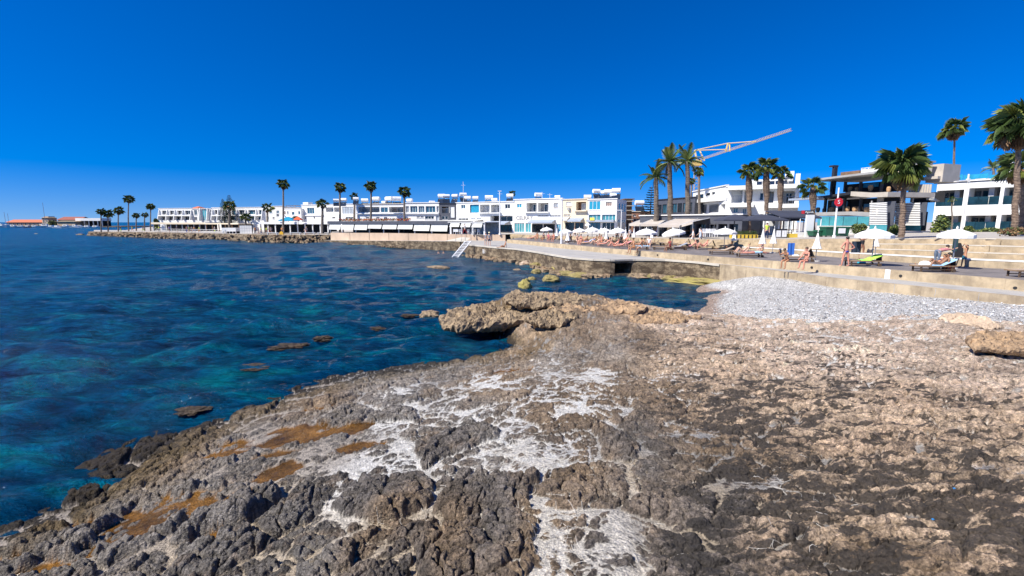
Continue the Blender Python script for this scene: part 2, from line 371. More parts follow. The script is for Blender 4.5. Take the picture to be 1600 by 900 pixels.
# dark biological film keeps to the damp hollows, pale fresh stone to the crowns
bl = sstep(.0, .16, n3*.85 + .35*n2 + (blk-.34)*.9 + (.50-strat)*.55)[..., None]*np.clip(ST*1.3+.2,0,1)[..., None]
fresh = (sstep(.1, .45, fbm(X1*3.1, Y1*3.1, 5, 271, .7))*(1-ST)*.45)[..., None]
colr = colr*(1-fresh) + np.array([.27,.19,.125])*(1+.8*n2)[..., None]*fresh
alg = (sstep(.26, .04, b + .08*n1))[..., None]*.6
colr = colr*(1-alg) + np.array([.12,.085,.035])*(1+.9*n2)[..., None]*alg
wet = sstep(.09, -.02, h1_)[..., None]; colr = colr*(1-wet*.8)
fcol = fc*np.clip(1 + .30*n2, .5, 1.4)[..., None]
isp = pool[..., None]
oran = np.array([.24,.115,.025])*(1+.7*n1+.8*n2)[..., None]
oran = np.where((X1 > 3)[..., None], np.array([.32,.30,.30])*(1+.2*n2)[..., None], oran)
fcol = fcol*(1-isp) + oran*isp
ff = fill[..., None]
C1 = np.clip(colr*(1-ff) + fcol*ff, .012, .86)
h = np.full(X.shape, -2.0); h[act] = h1_; C = np.zeros(X.shape+(3,)); C[act] = C1; fa = np.zeros(X.shape); fa[act] = fill; pa_ = np.zeros(X.shape); pa_[act] = pool; fb = np.zeros(X.shape); fb[act] = np.clip(.5 + (blk-.21)*.55 + (.48-strat)*.42, 0, 1)*np.clip(ST*1.3+.25, 0, 1)*(1-fill); fill, pool = fa, pa_
keep = (h > -.65) & ~((Y > 27.0))
rock_me = mesh_grid("shore_rock", X, Y, h, keep, {'Col': C, 'Msk': np.stack([fill, pool, fb], -1)})
m = bpy.data.materials.new("weathered limestone"); m.use_nodes = True; t = m.node_tree; bs = t.nodes['Principled BSDF']
at = N(t, 'ShaderNodeAttribute', attribute_name='Col'); mk = N(t, 'ShaderNodeAttribute', attribute_name='Msk')
tc = N(t, 'ShaderNodeTexCoord'); nn = N(t, 'ShaderNodeTexNoise', Scale=55.0, Detail=7.0, Roughness=.75)
t.links.new(tc.outputs['Object'], nn.inputs['Vector'])
mr = N(t, 'ShaderNodeMapRange'); mr.inputs['From Min'].default_value = .3; mr.inputs['From Max'].default_value = .7; mr.inputs['To Min'].default_value = .32; mr.inputs['To Max'].default_value = 1.75
t.links.new(nn.outputs['Fac'], mr.inputs['Value'])
mx = N(t, 'ShaderNodeVectorMath', operation='SCALE'); t.links.new(at.outputs['Color'], mx.inputs[0]); t.links.new(mr.outputs[0], mx.inputs['Scale'])
n9 = N(t, 'ShaderNodeTexNoise', Scale=13.0, Detail=8.0, Roughness=.75); t.links.new(tc.outputs['Object'], n9.inputs['Vector'])
m9 = N(t, 'ShaderNodeMapRange'); m9.inputs['From Min'].default_value = .36; m9.inputs['From Max'].default_value = .64; m9.inputs['To Min'].default_value = .38; m9.inputs['To Max'].default_value = 1.62
t.links.new(n9.outputs['Fac'], m9.inputs['Value']); mx9 = N(t, 'ShaderNodeVectorMath', operation='SCALE'); t.links.new(mx.outputs[0], mx9.inputs[0])
spq = N(t, 'ShaderNodeSeparateColor'); t.links.new(mk.outputs['Color'], spq.inputs[0]); fq = N(t, 'ShaderNodeMath', operation='MULTIPLY'); fq.inputs[1].default_value = .4; t.links.new(spq.outputs[0], fq.inputs[0])
for src, dst in ((m9, mx9), (mr, mx)):
    q_ = N(t, 'ShaderNodeMix', data_type='FLOAT'); t.links.new(fq.outputs[0], q_.inputs[0]); t.links.new(src.outputs[0], q_.inputs[2]); q_.inputs[3].default_value = 1.08; t.links.new(q_.outputs[0], dst.inputs['Scale'])
# dark film that keeps to the hollows (mask from the relief, ragged edge from noise)
mpf = N(t, 'ShaderNodeMapping'); mpf.inputs['Rotation'].default_value = (0, 0, R(20)); mpf.inputs['Scale'].default_value = (1.0, 2.7, 1.5); t.links.new(tc.outputs['Object'], mpf.inputs['Vector'])
nf_ = N(t, 'ShaderNodeTexNoise', Scale=2.4, Detail=12.0, Roughness=.70, Distortion=.3); t.links.new(mpf.outputs[0], nf_.inputs['Vector'])
spf = N(t, 'ShaderNodeSeparateColor'); t.links.new(mk.outputs['Color'], spf.inputs[0])
af = N(t, 'ShaderNodeMath', operation='MULTIPLY_ADD'); af.inputs[1].default_value = .55; t.links.new(spf.outputs[2], af.inputs[0]); t.links.new(nf_.outputs['Fac'], af.inputs[2])
sf = N(t, 'ShaderNodeMapRange', interpolation_type='SMOOTHSTEP'); sf.inputs['From Min'].default_value = .775; sf.inputs['From Max'].default_value = .835; sf.inputs['To Max'].default_value = .9; t.links.new(af.outputs[0], sf.inputs['Value'])
mf = N(t, 'ShaderNodeMix', data_type='RGBA'); t.links.new(sf.outputs[0], mf.inputs['Factor']); t.links.new(mx9.outputs[0], mf.inputs[6]); mf.inputs[7].default_value = (.052,.044,.039,1)
t.links.new(mf.outputs[2], bs.inputs['Base Color'])
sp = N(t, 'ShaderNodeSeparateColor'); t.links.new(mk.outputs['Color'], sp.inputs[0])
r2 = N(t, 'ShaderNodeMapRange'); r2.inputs['To Min'].default_value = .88; r2.inputs['To Max'].default_value = .06
mul = N(t, 'ShaderNodeMath', operation='MULTIPLY'); t.links.new(sp.outputs[0], mul.inputs[0]); t.links.new(sp.outputs[1], mul.inputs[1])
t.links.new(mul.outputs[0], r2.inputs['Value']); t.links.new(r2.outputs[0], bs.inputs['Roughness'])
n5 = N(t, 'ShaderNodeTexNoise', Scale=90.0, Detail=6.0, Roughness=.7); t.links.new(tc.outputs['Object'], n5.inputs['Vector'])
bp = N(t, 'ShaderNodeBump', Strength=1.0, Distance=.026); t.links.new(n5.outputs['Fac'], bp.inputs['Height'])
n8 = N(t, 'ShaderNodeTexNoise', Scale=14.0, Detail=7.0, Roughness=.72); t.links.new(tc.outputs['Object'], n8.inputs['Vector']); bq = N(t, 'ShaderNodeBump', Strength=1.0, Distance=.15); t.links.new(n8.outputs['Fac'], bq.inputs['Height']); t.links.new(bp.outputs[0], bq.inputs['Normal']); v8 = N(t, 'ShaderNodeTexVoronoi', Scale=31.0); t.links.new(n8.outputs['Color'], v8.inputs['Vector']) if False else t.links.new(tc.outputs['Object'], v8.inputs['Vector']); b8 = N(t, 'ShaderNodeBump', Strength=.6, Distance=.028); t.links.new(v8.outputs['Distance'], b8.inputs['Height']); t.links.new(bq.outputs[0], b8.inputs['Normal']); t.links.new(b8.outputs[0], bs.inputs['Normal'])
ROCKM = m; rock_me.materials.append(m)
link('shore_rock', rock_me, kind='structure', label='weathered limestone shore platform with pits, pools and white dried reeds')
print("rock", len(rock_me.polygons), _t.time()-T0)
def ground_z(x, y):
    xx = np.array([[x]]) if np.isscalar(x) else np.array(x); yy = np.array([[y]]) if np.isscalar(y) else np.array(y)
    return terrain(xx, yy)
# ================================================================ SEA
T0=_t.time()
az = np.radians(np.linspace(-66, 40, 700))
ir = np.concatenate([np.linspace(1/3.2, 1/160., 640), 1/np.geomspace(170, 15000, 60)])
AZ, IR = np.meshgrid(az, ir); RR = 1/IR; X = RR*np.sin(AZ); Y = RR*np.cos(AZ)
Zw = np.zeros(X.shape); r_ = random.Random(5)
wxx = X + .6*fbm(X*.25, Y*.25, 2, 301); wyy = Y + .6*fbm(X*.25+5, Y*.25, 2, 302)
for i in range(34):
    lam = .22*1.11**i; th = R(95 + r_.gauss(0, 30)); k = 2*math.pi/lam
    ph = k*(math.cos(th)*wxx + math.sin(th)*wyy) + r_.uniform(0, 7)
    a = lam*.0175*(1 if lam < 2.2 else (2.6/lam)**1.15)
    # fade waves too short for the grid at that distance
    cell = RR*RR/4.5/455*1.6
    fade = sstep(.0, 1.0, lam/np.maximum(cell, RR*.0023)/2.2-.6)
    s = np.sin(ph); Zw += a*fade*(np.abs((s+1)/2)**1.5*2-1)
Zw *= (.75 + .5*fbm(X*.06, Y*.1, 2, 311))
rs = RR*RR*4.8e-4
for k_, ln in enumerate((1.2, 2.2, 4.0, 7.5, 14.0)):
    wn = sstep(ln*.12, ln*.22, rs)*sstep(ln*1.1, ln*.5, rs); Zw += .034*ln*wn*vnoise(wxx/ln*1.5, wyy/ln*2.1, 320+k_)
Zw *= sstep(4000, 300, RR)
sea_me = mesh_grid("sea", X, Y, Zw, None, None)
m = bpy.data.materials.new("sea water"); m.use_nodes = True; t = m.node_tree; bs = t.nodes['Principled BSDF']
tc = N(t, 'ShaderNodeTexCoord')
mp = N(t, 'ShaderNodeMapping'); mp.inputs['Scale'].default_value = (.42, 1.0, 1); t.links.new(tc.outputs['Object'], mp.inputs['Vector'])
na_ = N(t, 'ShaderNodeTexNoise', Scale=1.0, Detail=9.0, Roughness=.66); t.links.new(mp.outputs[0], na_.inputs['Vector'])
rp = N(t, 'ShaderNodeValToRGB'); e = rp.color_ramp.elements
e[0].position = .36; e[0].color = (.0008, .024, .070, 1); e[1].position = .66; e[1].color = (.001, .150, .200, 1)
x_ = e.new(.52); x_.color = (.001, .070, .155, 1)
t.links.new(na_.outputs['Fac'], rp.inputs['Fac']); 
mp2 = N(t, 'ShaderNodeMapping'); mp2.inputs['Scale'].default_value = (1.6, 4.2, 1); mp2.inputs['Rotation'].default_value=(0,0,R(8)); t.links.new(tc.outputs['Object'], mp2.inputs['Vector'])
nb_ = N(t, 'ShaderNodeTexNoise', Scale=1.0, Detail=5.0, Roughness=.7, Distortion=.6); t.links.new(mp2.outputs[0], nb_.inputs['Vector'])
rq = N(t, 'ShaderNodeMapRange'); rq.inputs['From Min'].default_value=.35; rq.inputs['From Max'].default_value=.7; rq.inputs['To Min'].default_value=.5; rq.inputs['To Max'].default_value=1.55
t.links.new(nb_.outputs['Fac'], rq.inputs['Value'])
ml = N(t, 'ShaderNodeVectorMath', operation='SCALE'); t.links.new(rp.outputs[0], ml.inputs[0]); t.links.new(rq.outputs[0], ml.inputs['Scale'])
t.links.new(ml.outputs[0], bs.inputs['Base Color'])
vl = N(t, 'ShaderNodeVectorMath', operation='LENGTH'); t.links.new(tc.outputs['Object'], vl.inputs[0]); rr_ = N(t, 'ShaderNodeMapRange'); rr_.inputs['From Min'].default_value = 12; rr_.inputs['From Max'].default_value = 90; rr_.inputs['To Min'].default_value = .06; rr_.inputs['To Max'].default_value = .24; t.links.new(vl.outputs['Value'], rr_.inputs['Value']); t.links.new(rr_.outputs[0], bs.inputs['Roughness']); bs.inputs['Specular IOR Level'].default_value = .38; bs.inputs['IOR'].default_value = 1.33
n6 = N(t, 'ShaderNodeTexNoise', Scale=8.0, Detail=6.0, Roughness=.62, Distortion=.4); mp3 = N(t, 'ShaderNodeMapping'); mp3.inputs['Scale'].default_value=(.7,1.7,1); mp3.inputs['Rotation'].default_value=(0,0,R(8))
t.links.new(tc.outputs['Object'], mp3.inputs['Vector']); t.links.new(mp3.outputs[0], n6.inputs['Vector'])
bp = N(t, 'ShaderNodeBump', Strength=1.0, Distance=.09); t.links.new(n6.outputs['Fac'], bp.inputs['Height'])
n7 = N(t, 'ShaderNodeTexNoise', Scale=2.0, Detail=4.0, Roughness=.6, Distortion=.3); t.links.new(mp3.outputs[0], n7.inputs['Vector'])
bp2 = N(t, 'ShaderNodeBump', Strength=1.0, Distance=.42); t.links.new(n7.outputs['Fac'], bp2.inputs['Height']); t.links.new(bp.outputs[0], bp2.inputs['Normal'])
n10 = N(t, 'ShaderNodeTexNoise', Scale=.4, Detail=8.0, Roughness=.78, Distortion=.3); t.links.new(mp3.outputs[0], n10.inputs['Vector'])
bp3 = N(t, 'ShaderNodeBump', Strength=1.0, Distance=.85); t.links.new(n10.outputs['Fac'], bp3.inputs['Height']); t.links.new(bp2.outputs[0], bp3.inputs['Normal']); t.links.new(bp3.outputs[0], bs.inputs['Normal'])
sea_me.materials.append(m)
link('sea', sea_me, kind='structure', label='deep blue sea with small choppy waves')
print("sea", len(sea_me.polygons), _t.time()-T0)
# ================================================================ LAND, QUAY AND TERRACE
def interp(pts, u):
    pts = sorted(pts); 
    for a, b in zip(pts, pts[1:]):
        if u <= b[0] or b is pts[-1]:
            t = (u-a[0])/(b[0]-a[0]); return [a[i]+(b[i]-a[i])*t for i in range(1, len(a))]
ZD, ZW = 1.87, 1.43
KT = [(760,372.2),(820,377),(860,380.6),(941,388),(990,392),(1080,399.3),(1120,402.3),(1340,419),(1600,440),(2000,473)]
WO = [(700,379.5),(730,382),(773,386.3),(806,388.7),(840,393.7),(870,399),(892,402.5),(925,405),(957,406),(990,405),(1039,405.6),(1087,409),(1125,413.5),(1223,425),(1291,434),(1340,439),(1600,465),(2000,505)]
DB = [(790,370),(820,371.6),(960,378),(1080,385.5),(1171,391),(1240,396.5),(1409,410),(1515,417),(1600,421.5),(2000,447)]
ZP = [(140,1.3),(250,1.65),(400,1.65),(515,1.7),(600,2.3),(820,2.36),(960,2.46),(1100,2.67),(1240,3.06),(1400,3.42),(1600,3.47),(2000,3.5)]
def kt(u, z=ZD): return P(u, interp(KT, u)[0], z=ZD)
def wo(u): return P(u, interp(WO, u)[0], z=ZW)
def db(u): return P(u, interp(DB, u)[0], z=ZD)
def zp(u): return interp(ZP, u)[0]
PF = [(140,361.6,1.3),(250,362.8,1.65),(400,366,1.65),(512,366.6,1.7)]
PG = [(516,364,2.15),(600,364.5,2.37),(650,365.3,2.4),(700,366.2,2.4),(790,367.2,2.38)]
def pf(u): v, z = interp(PF, u); return P(u, v, z=z)
def pg(u): v, z = interp(PG, u); return P(u, v, z=z)
def at_z(p, z): return Vector((p.x, p.y, z))
concrete = pm("sandy concrete", (.45,.36,.24), .85, .22, 1.2, .25, 30, c2=(.28,.22,.15))
kerbm = pm("yellowish kerb concrete", (.47,.37,.24), .85, .32, 1.3, .3, 30, c2=(.30,.235,.155))
greyc = pm("grey concrete paving", (.42,.40,.37), .85, .25, .8, .2, 30)
lightc = pm("light concrete paving", (.56,.51,.43), .85, .2, .5, .2, 20)
deckm = pm("dark grey boarding", (.21,.185,.175), .7, .3, 1.2, .2, 20)
whitestrip = pm("white step edging", (.82,.80,.76), .7, .08)
promm = pm("promenade paving", (.45,.41,.36), .8, .2, .4, .1)
# stained sea wall: concrete darkened by growth above the water
def streaks(m, amt=.55, sc=(2.2, 2.2, .5), c=(.16,.12,.075)):
    t = m.node_tree; b = t.nodes['Principled BSDF']; old = b.inputs['Base Color'].links[0].from_socket
    tc = N(t, 'ShaderNodeTexCoord'); mp = N(t, 'ShaderNodeMapping'); mp.inputs['Scale'].default_value = sc; n = N(t, 'ShaderNodeTexNoise', Scale=1.0, Detail=9.0, Roughness=.72)
    t.links.new(tc.outputs['Object'], mp.inputs['Vector']); t.links.new(mp.outputs[0], n.inputs['Vector']); r = N(t, 'ShaderNodeMapRange'); r.inputs['From Min'].default_value = .50; r.inputs['From Max'].default_value = .72; r.inputs['To Max'].default_value = amt; t.links.new(n.outputs['Fac'], r.inputs['Value'])
    mx = N(t, 'ShaderNodeMix', data_type='RGBA'); t.links.new(r.outputs[0], mx.inputs['Factor']); t.links.new(old, mx.inputs[6]); mx.inputs[7].default_value = (*c, 1); t.links.new(mx.outputs[2], b.inputs['Base Color'])
streaks(kerbm); streaks(concrete, .7); streaks(greyc, .4, (.8,.8,.8), (.2,.18,.16)); streaks(lightc, .3, (.8,.8,.8), (.25,.22,.18)); streaks(deckm, .5, (.5,1.6,1), (.10,.085,.08)); streaks(promm, .4, (.4,.4,.4), (.25,.22,.2))
def wallmat():
    m = pm("stained seawall concrete", (.36,.28,.18), .9, .3, 1.5, .5, 12, bdist=.08); t = m.node_tree; b = t.nodes['Principled BSDF']
    old = b.inputs['Base Color'].links[0].from_socket
    tc = N(t, 'ShaderNodeTexCoord'); mp = N(t, 'ShaderNodeMapping'); mp.inputs['Scale'].default_value = (.8, .8, 1.3)
    n = N(t, 'ShaderNodeTexNoise', Scale=1.3, Detail=8.0, Roughness=.75); t.links.new(tc.outputs['Object'], mp.inputs['Vector']); t.links.new(mp.outputs[0], n.inputs['Vector'])
    r = N(t, 'ShaderNodeMapRange'); r.inputs['From Min'].default_value = .36; r.inputs['From Max'].default_value = .54; t.links.new(n.outputs['Fac'], r.inputs['Value'])
    mx = N(t, 'ShaderNodeMix', data_type='RGBA'); t.links.new(r.outputs[0], mx.inputs['Factor']); t.links.new(old, mx.inputs[6]); mx.inputs[7].default_value = (.075,.052,.032,1)
    t.links.new(mx.outputs[2], b.inputs['Base Color']); return m
stain = wallmat()
def us(a, b, n): return [a+(b-a)*i/n for i in range(n+1)]
def strip(f, g, U, name, mat, **k):
    mb = MB()
    A = [f(u) for u in U]; B = [g(u) for u in U]
    for i in range(len(U)-1): mb.quad(A[i], A[i+1], B[i+1], B[i])
    return mb.build(name, mat, **k)
# terrace tiers
OFF = [(790,.0,.1,.2,.3),(1200,.0,.7,.9,1.1),(1330,0,1.2,1.9,2.6),(1400,.0,1.6,2.6,4.2),(2000,0,1.7,2.7,4.4)]
FR = [.0,.30,.50,.75,1.0]
def tier_xy(u, k):
    p = db(u); a = db(max(790, u-3)); b = db(u+3); t = (b-a).normalized(); n = Vector((-t.y, t.x, 0))
    if n.y < 0: n = -n
    o = interp(OFF, u)[k]; q = p + n*o; q.z = 0; return q
def tier_z(u, k): return ZD + (zp(u)-ZD)*FR[k]
U0 = us(790, 2000, 60)
steps = thing('terrace_steps', None, None, kind='structure')
steps['label'] = 'broad yellowish concrete seating steps rising behind the sunbathing deck'
joints = [790,890,980,1060,1130,1190,1240,1290,1340,1399,1466,1536,1605,1680,1760,1860,2000]
for k in range(4):
    for a, b in zip(joints, joints[1:]):
        mb = MB(); UU = us(a+.10, b-.10, 3); jg = rng.uniform(-.004, .004)
        for i in range(3):
            p0, p1 = tier_xy(UU[i], k), tier_xy(UU[i+1], k); zt0, zt1 = tier_z(UU[i], k+1)+jg, tier_z(UU[i+1], k+1)+jg; zb = 1.2
            q0, q1 = (tier_xy(UU[i], k+1), tier_xy(UU[i+1], k+1)) if k < 3 else (p0+Vector((.3,1.2,0)), p1+Vector((.3,1.2,0)))
            q0 = q0 + (q0-p0)*.04; q1 = q1 + (q1-p1)*.04
            mb.add([(p0.x,p0.y,zb),(p1.x,p1.y,zb),(p1.x,p1.y,zt1),(p0.x,p0.y,zt0),(q1.x,q1.y,zt1),(q0.x,q0.y,zt0)], [(0,1,2,3),(3,2,4,5)])
            if i == 0: mb.add([(p0.x,p0.y,zb),(p0.x,p0.y,zt0),(q0.x,q0.y,zt0),(q0.x,q0.y,zb)], [(0,1,2,3)])
            if i == 2: mb.add([(p1.x,p1.y,zb),(q1.x,q1.y,zb),(q1.x,q1.y,zt1),(p1.x,p1.y,zt1)], [(0,1,2,3)])
        mb.build('step_block', kerbm, steps)
mb = MB(); UU = us(1160, 2000, 40)
for i in range(40):
    p0, p1 = tier_xy(UU[i], 0), tier_xy(UU[i+1], 0); q0 = p0.lerp(tier_xy(UU[i], 1), .0)
    n = Vector((-(p1-p0).y, (p1-p0).x, 0)).normalized(); n = n if n.y > 0 else -n
    z0, z1 = tier_z(UU[i], 1)+.012, tier_z(UU[i+1], 1)+.012; w_ = .34; f = -n*.02
    mb.add([tuple(p0+f+Vector((0,0,z0-.07))), tuple(p1+f+Vector((0,0,z1-.07))), tuple(p1+f+Vector((0,0,z1))), tuple(p0+f+Vector((0,0,z0))), tuple(p1+n*w_+Vector((0,0,z1))), tuple(p0+n*w_+Vector((0,0,z0)))], [(0,1,2,3),(3,2,4,5)])
mb.build('edge_strip', whitestrip, steps)
for k in (1, 2, 3):
    mb = MB(); UU = us(1335, 2000, 32)
    for i in range(32):
        p0, p1 = tier_xy(UU[i], k), tier_xy(UU[i+1], k); n = Vector((-(p1-p0).y, (p1-p0).x, 0)).normalized(); n = n if n.y > 0 else -n
        z0, z1 = tier_z(UU[i], k+1)+.010, tier_z(UU[i+1], k+1)+.010; f = -n*.015
        mb.add([tuple(p0+f+Vector((0,0,z0-.05))), tuple(p1+f+Vector((0,0,z1-.05))), tuple(p1+f+Vector((0,0,z1))), tuple(p0+f+Vector((0,0,z0))), tuple(p1+n*.5+Vector((0,0,z1))), tuple(p0+n*.5+Vector((0,0,z0)))], [(0,1,2,3),(3,2,4,5)])
    mb.build('step_edge', lightc, steps)
# deck, kerb, walkway
strip(lambda u: kt(u), lambda u: db(u) if u > 792 else at_z(kt(u)*1.02, ZD), us(792, 2000, 60), 'sunbathing_deck', deckm, kind='structure', label='dark grey boarded sunbathing deck along the shore')
kerb = thing('deck_kerb', 'raised yellowish concrete kerb edging the deck', None, kind='structure')
kj = [792]; 
while kj[-1] < 1980:
    u = kj[-1]; d = kt(u).y; kj.append(u + 711*2.6/d*.85)
kj += [2000]
for a, b in zip(kj, kj[1:]):
    mb = MB(); UU = us(a+.1, b-.1, 3); P0 = []; Q0 = []
    for u in UU:
        p = kt(u); t = (kt(u+2)-kt(u-2)).normalized(); n = Vector((-t.y, t.x, 0)); n = n if n.x > 0 else -n
        P0.append(p - n*.02); Q0.append(p + n*.30)
    for i in range(3):
        a0, a1, b0, b1 = P0[i], P0[i+1], Q0[i], Q0[i+1]; zt = ZD+.05
        mb.add([(a0.x,a0.y,ZW-.1),(a1.x,a1.y,ZW-.1),(a1.x,a1.y,zt),(a0.x,a0.y,zt),(b1.x,b1.y,zt),(b0.x,b0.y,zt),(b1.x,b1.y,ZD-.02),(b0.x,b0.y,ZD-.02)], [(0,1,2,3),(3,2,4,5),(5,4,6,7)])
    mb.quad((P0[0].x,P0[0].y,ZW-.1),(P0[0].x,P0[0].y,zt),(Q0[0].x,Q0[0].y,zt),(Q0[0].x,Q0[0].y,ZW-.1)); mb.quad((P0[3].x,P0[3].y,ZW-.1),(Q0[3].x,Q0[3].y,ZW-.1),(Q0[3].x,Q0[3].y,zt),(P0[3].x,P0[3].y,zt))
    mb.build('kerb_block', kerbm, kerb)
p = kt(1388); mb = MB(); mb.M = Matrix.Translation(p) @ Matrix.Rotation(math.atan2(-8.5, 4.2), 4, 'Z'); mb.box(-.12,-.05,-.46,.12,.02,.06); mb.build('joint_cover', whitestrip, kerb)
black = pm("black rubber", (.02,.02,.02), .6, .2)
for u, v in [(1028,398.5),(1107,405.2),(1269,417.8),(1408,431),(1587,450)]:
    p = kt(u); q = P(u, v, d=p.y); t = (kt(u+2)-kt(u-2)).normalized(); n = Vector((-t.y, t.x, 0)); n = n if n.x > 0 else -n
    mb = MB(); q.z = min(max(q.z, ZW+.12), ZD-.1); mb.tube([q-n*.07, q-n*.01], .075, 10); mb.build('drain_outlet', black, kerb)
UW = us(730, 2000, 110)
def inner(u): return at_z(kt(u), ZW) if u > 800 else at_z(pg(min(u, 790)), ZW)
strip(wo, inner, UW, 'quay_walkway', lightc if False else greyc, kind='structure', label='grey concrete walkway between the kerb and the sea wall')
# wall below the walkway, with the dark culvert mouth
wall = thing('sea_wall', 'stained concrete sea wall below the walkway', 'sea wall')
mb = MB(); UA = sorted(us(730, 1125, 60) + [961, 988])
for a, b in zip(UA, UA[1:]):
    if b-a < .5: continue
    p, q = wo(a), wo(b); hole = a >= 960.9 and b <= 988.1
    for z0, z1 in [(-.5,.25),(.25,1.13),(1.13,ZW+.002)]:
        if hole and z0 == .25: continue
        mb.quad((p.x,p.y,z0),(q.x,q.y,z0),(q.x,q.y,z1),(p.x,p.y,z1))
p, q = wo(961), wo(988); n = Vector((-(q-p).y, (q-p).x, 0)).normalized(); n = n if n.y > 0 else -n; n *= 3
for z in (.25, 1.13): mb.quad((p.x,p.y,z),(q.x,q.y,z),(q.x+n.x,q.y+n.y,z),(p.x+n.x,p.y+n.y,z))
for s_ in (p, q): mb.quad((s_.x,s_.y,.25),(s_.x+n.x,s_.y+n.y,.25),(s_.x+n.x,s_.y+n.y,1.13),(s_.x,s_.y,1.13))
mb.quad((p.x+n.x,p.y+n.y,.25),(q.x+n.x,q.y+n.y,.25),(q.x+n.x,q.y+n.y,1.13),(p.x+n.x,p.y+n.y,1.13))
mb.build('wall_face', stain, wall)
mb = MB()
for a, b in zip(UA, UA[1:]):
    if b-a < .5: continue
    p, q = wo(a), wo(b); n = Vector((-(q-p).y, (q-p).x, 0)).normalized(); n = n if n.y > 0 else -n
    pp, qq = p-n*.07, q-n*.07
    mb.add([(pp.x,pp.y,ZW-.12),(qq.x,qq.y,ZW-.12),(qq.x,qq.y,ZW+.02),(pp.x,pp.y,ZW+.02),((p+n*.25).x,(p+n*.25).y,ZW+.02),((q+n*.25).x,(q+n*.25).y,ZW+.02)], [(0,1,2,3),(3,2,5,4),(0,1,(1),(0))][:2])
mb.build('coping', lightc, wall)
beachwall = thing('beach_wall', 'low yellowish concrete retaining wall above the pebbles', 'retaining wall')
bj = [1125,1166,1205,1246,1291,1340,1398,1462,1530,1610,1700,1850,2000]
for a, b in zip(bj, bj[1:]):
    mb = MB(); UU = us(a+.12, b-.12, 3)
    for i in range(3):
        p, q = wo(UU[i]), wo(UU[i+1]); n = Vector((-(q-p).y, (q-p).x, 0)).normalized(); n = n if n.x > 0 else -n; p2, q2 = p+n*.35, q+n*.35
        mb.add([(p.x,p.y,-.2),(q.x,q.y,-.2),(q.x,q.y,ZW+.02),(p.x,p.y,ZW+.02),(q2.x,q2.y,ZW+.02),(p2.x,p2.y,ZW+.02)], [(0,1,2,3),(3,2,4,5)])
    mb.build('wall_block', concrete, beachwall)
# graffiti on the wall by the ladder
def text_mesh(txt, size, mat, depth=.01):
    cu = bpy.data.curves.new('lettering', 'FONT'); cu.body = txt; cu.size = size; cu.extrude = depth; cu.align_x = 'CENTER'; cu.align_y = 'CENTER'
    o = bpy.data.objects.new('lettering', cu); col.objects.link(o); dg = bpy.context.evaluated_depsgraph_get()
    me = bpy.data.meshes.new_from_object(o.evaluated_get(dg)); bpy.data.objects.remove(o); bpy.data.curves.remove(cu)
    me.materials.clear(); me.materials.append(mat); return me
whitep = pm("white paint", (.80,.80,.79), .5, .06, 3, .05)
def put_text(txt, size, c, yaw, mat, name, parent=None, wide=1):
    me = text_mesh(txt, size, mat); o = link(name, me); o.rotation_euler = (math.pi/2, 0, yaw); o.location = c; o.scale = (wide, 1, 1)
    if parent: o.parent = parent; o.matrix_parent_inverse = parent.matrix_basis.inverted()
    return o
c0 = wo(746); c1 = wo(778); cc = (c0+c1)/2; n = Vector((-(c1-c0).y, (c1-c0).x, 0)).normalized(); n = n if n.y > 0 else -n
put_text("BI MOA", .75, (cc.x-n.x*.03, cc.y-n.y*.03, .72), math.atan2((c1-c0).y, (c1-c0).x), whitep, 'graffiti', wall, 1.0)
# left coast: rocky edge (u 140-516), beige parapet wall (516-790)
strip(pf, lambda u: at_z(pf(u)*1.0 + (Vector((0,40,0))), pf(u).z), us(140, 512, 30), 'harbour_promenade', promm, kind='structure', label='paved promenade on the far headland')
strip(lambda u: at_z(pf(u), -.5) - Vector((0,1.2,0)), pf, us(138.5, 516, 40), 'headland_bank', stain, kind='structure', label='rocky bank below the headland promenade')
par = thing('promenade_parapet', 'long beige plastered parapet wall below the shuttered restaurants', 'wall')
pj = us(516, 790, 9)
zl = [(516,.6),(640,1.15),(700,1.3),(735,1.43),(800,1.43)]
beige = pm("beige plaster", (.58,.43,.31), .85, .2, .3, .1)
for a, b in zip(pj, pj[1:]):
    mb = MB(); p, q = pg(a+.3), pg(b-.3); n = Vector((-(q-p).y, (q-p).x, 0)).normalized(); n = n if n.y > 0 else -n; p2, q2 = p+n*.4, q+n*.4
    mb.add([(p.x,p.y,.2),(q.x,q.y,.2),(q.x,q.y,q.z+.05),(p.x,p.y,p.z+.05),(q2.x,q2.y,q.z+.05),(p2.x,p2.y,p.z+.05),(q2.x,q2.y,.2),(p2.x,p2.y,.2)], [(0,1,2,3),(3,2,4,5),(5,4,6,7)])
    mb.build('wall_block', beige, par)
def led(u): p = pg(min(u, 790)); z = interp(zl, u)[0]; return Vector((p.x, p.y, z))
def ledo(u):
    p = led(u); o = 1.2 + max(0, (u-640)/90)*1.5; return Vector((p.x-.4*o, p.y-o, p.z))
lw = thing('lower_quay', 'low dark stained stone ledge at the foot of the beige parapet', 'ledge')
mb = MB(); UL = us(512, 731, 22)
for a, b in zip(UL, UL[1:]): mb.quad(ledo(a), ledo(b), led(b), led(a))
mb.build('ledge_top', greyc, lw)
mb = MB()
for a, b in zip(UL, UL[1:]):
    p, q = ledo(a), ledo(b); mb.quad((p.x,p.y,-.5),(q.x,q.y,-.5),q,p)
p = ledo(731); q = wo(730); mb.quad((p.x,p.y,-.5),(q.x,q.y,-.5),(q.x,q.y,ZW),(p.x,p.y,p.z))
mb.build('ledge_face', stain, lw)
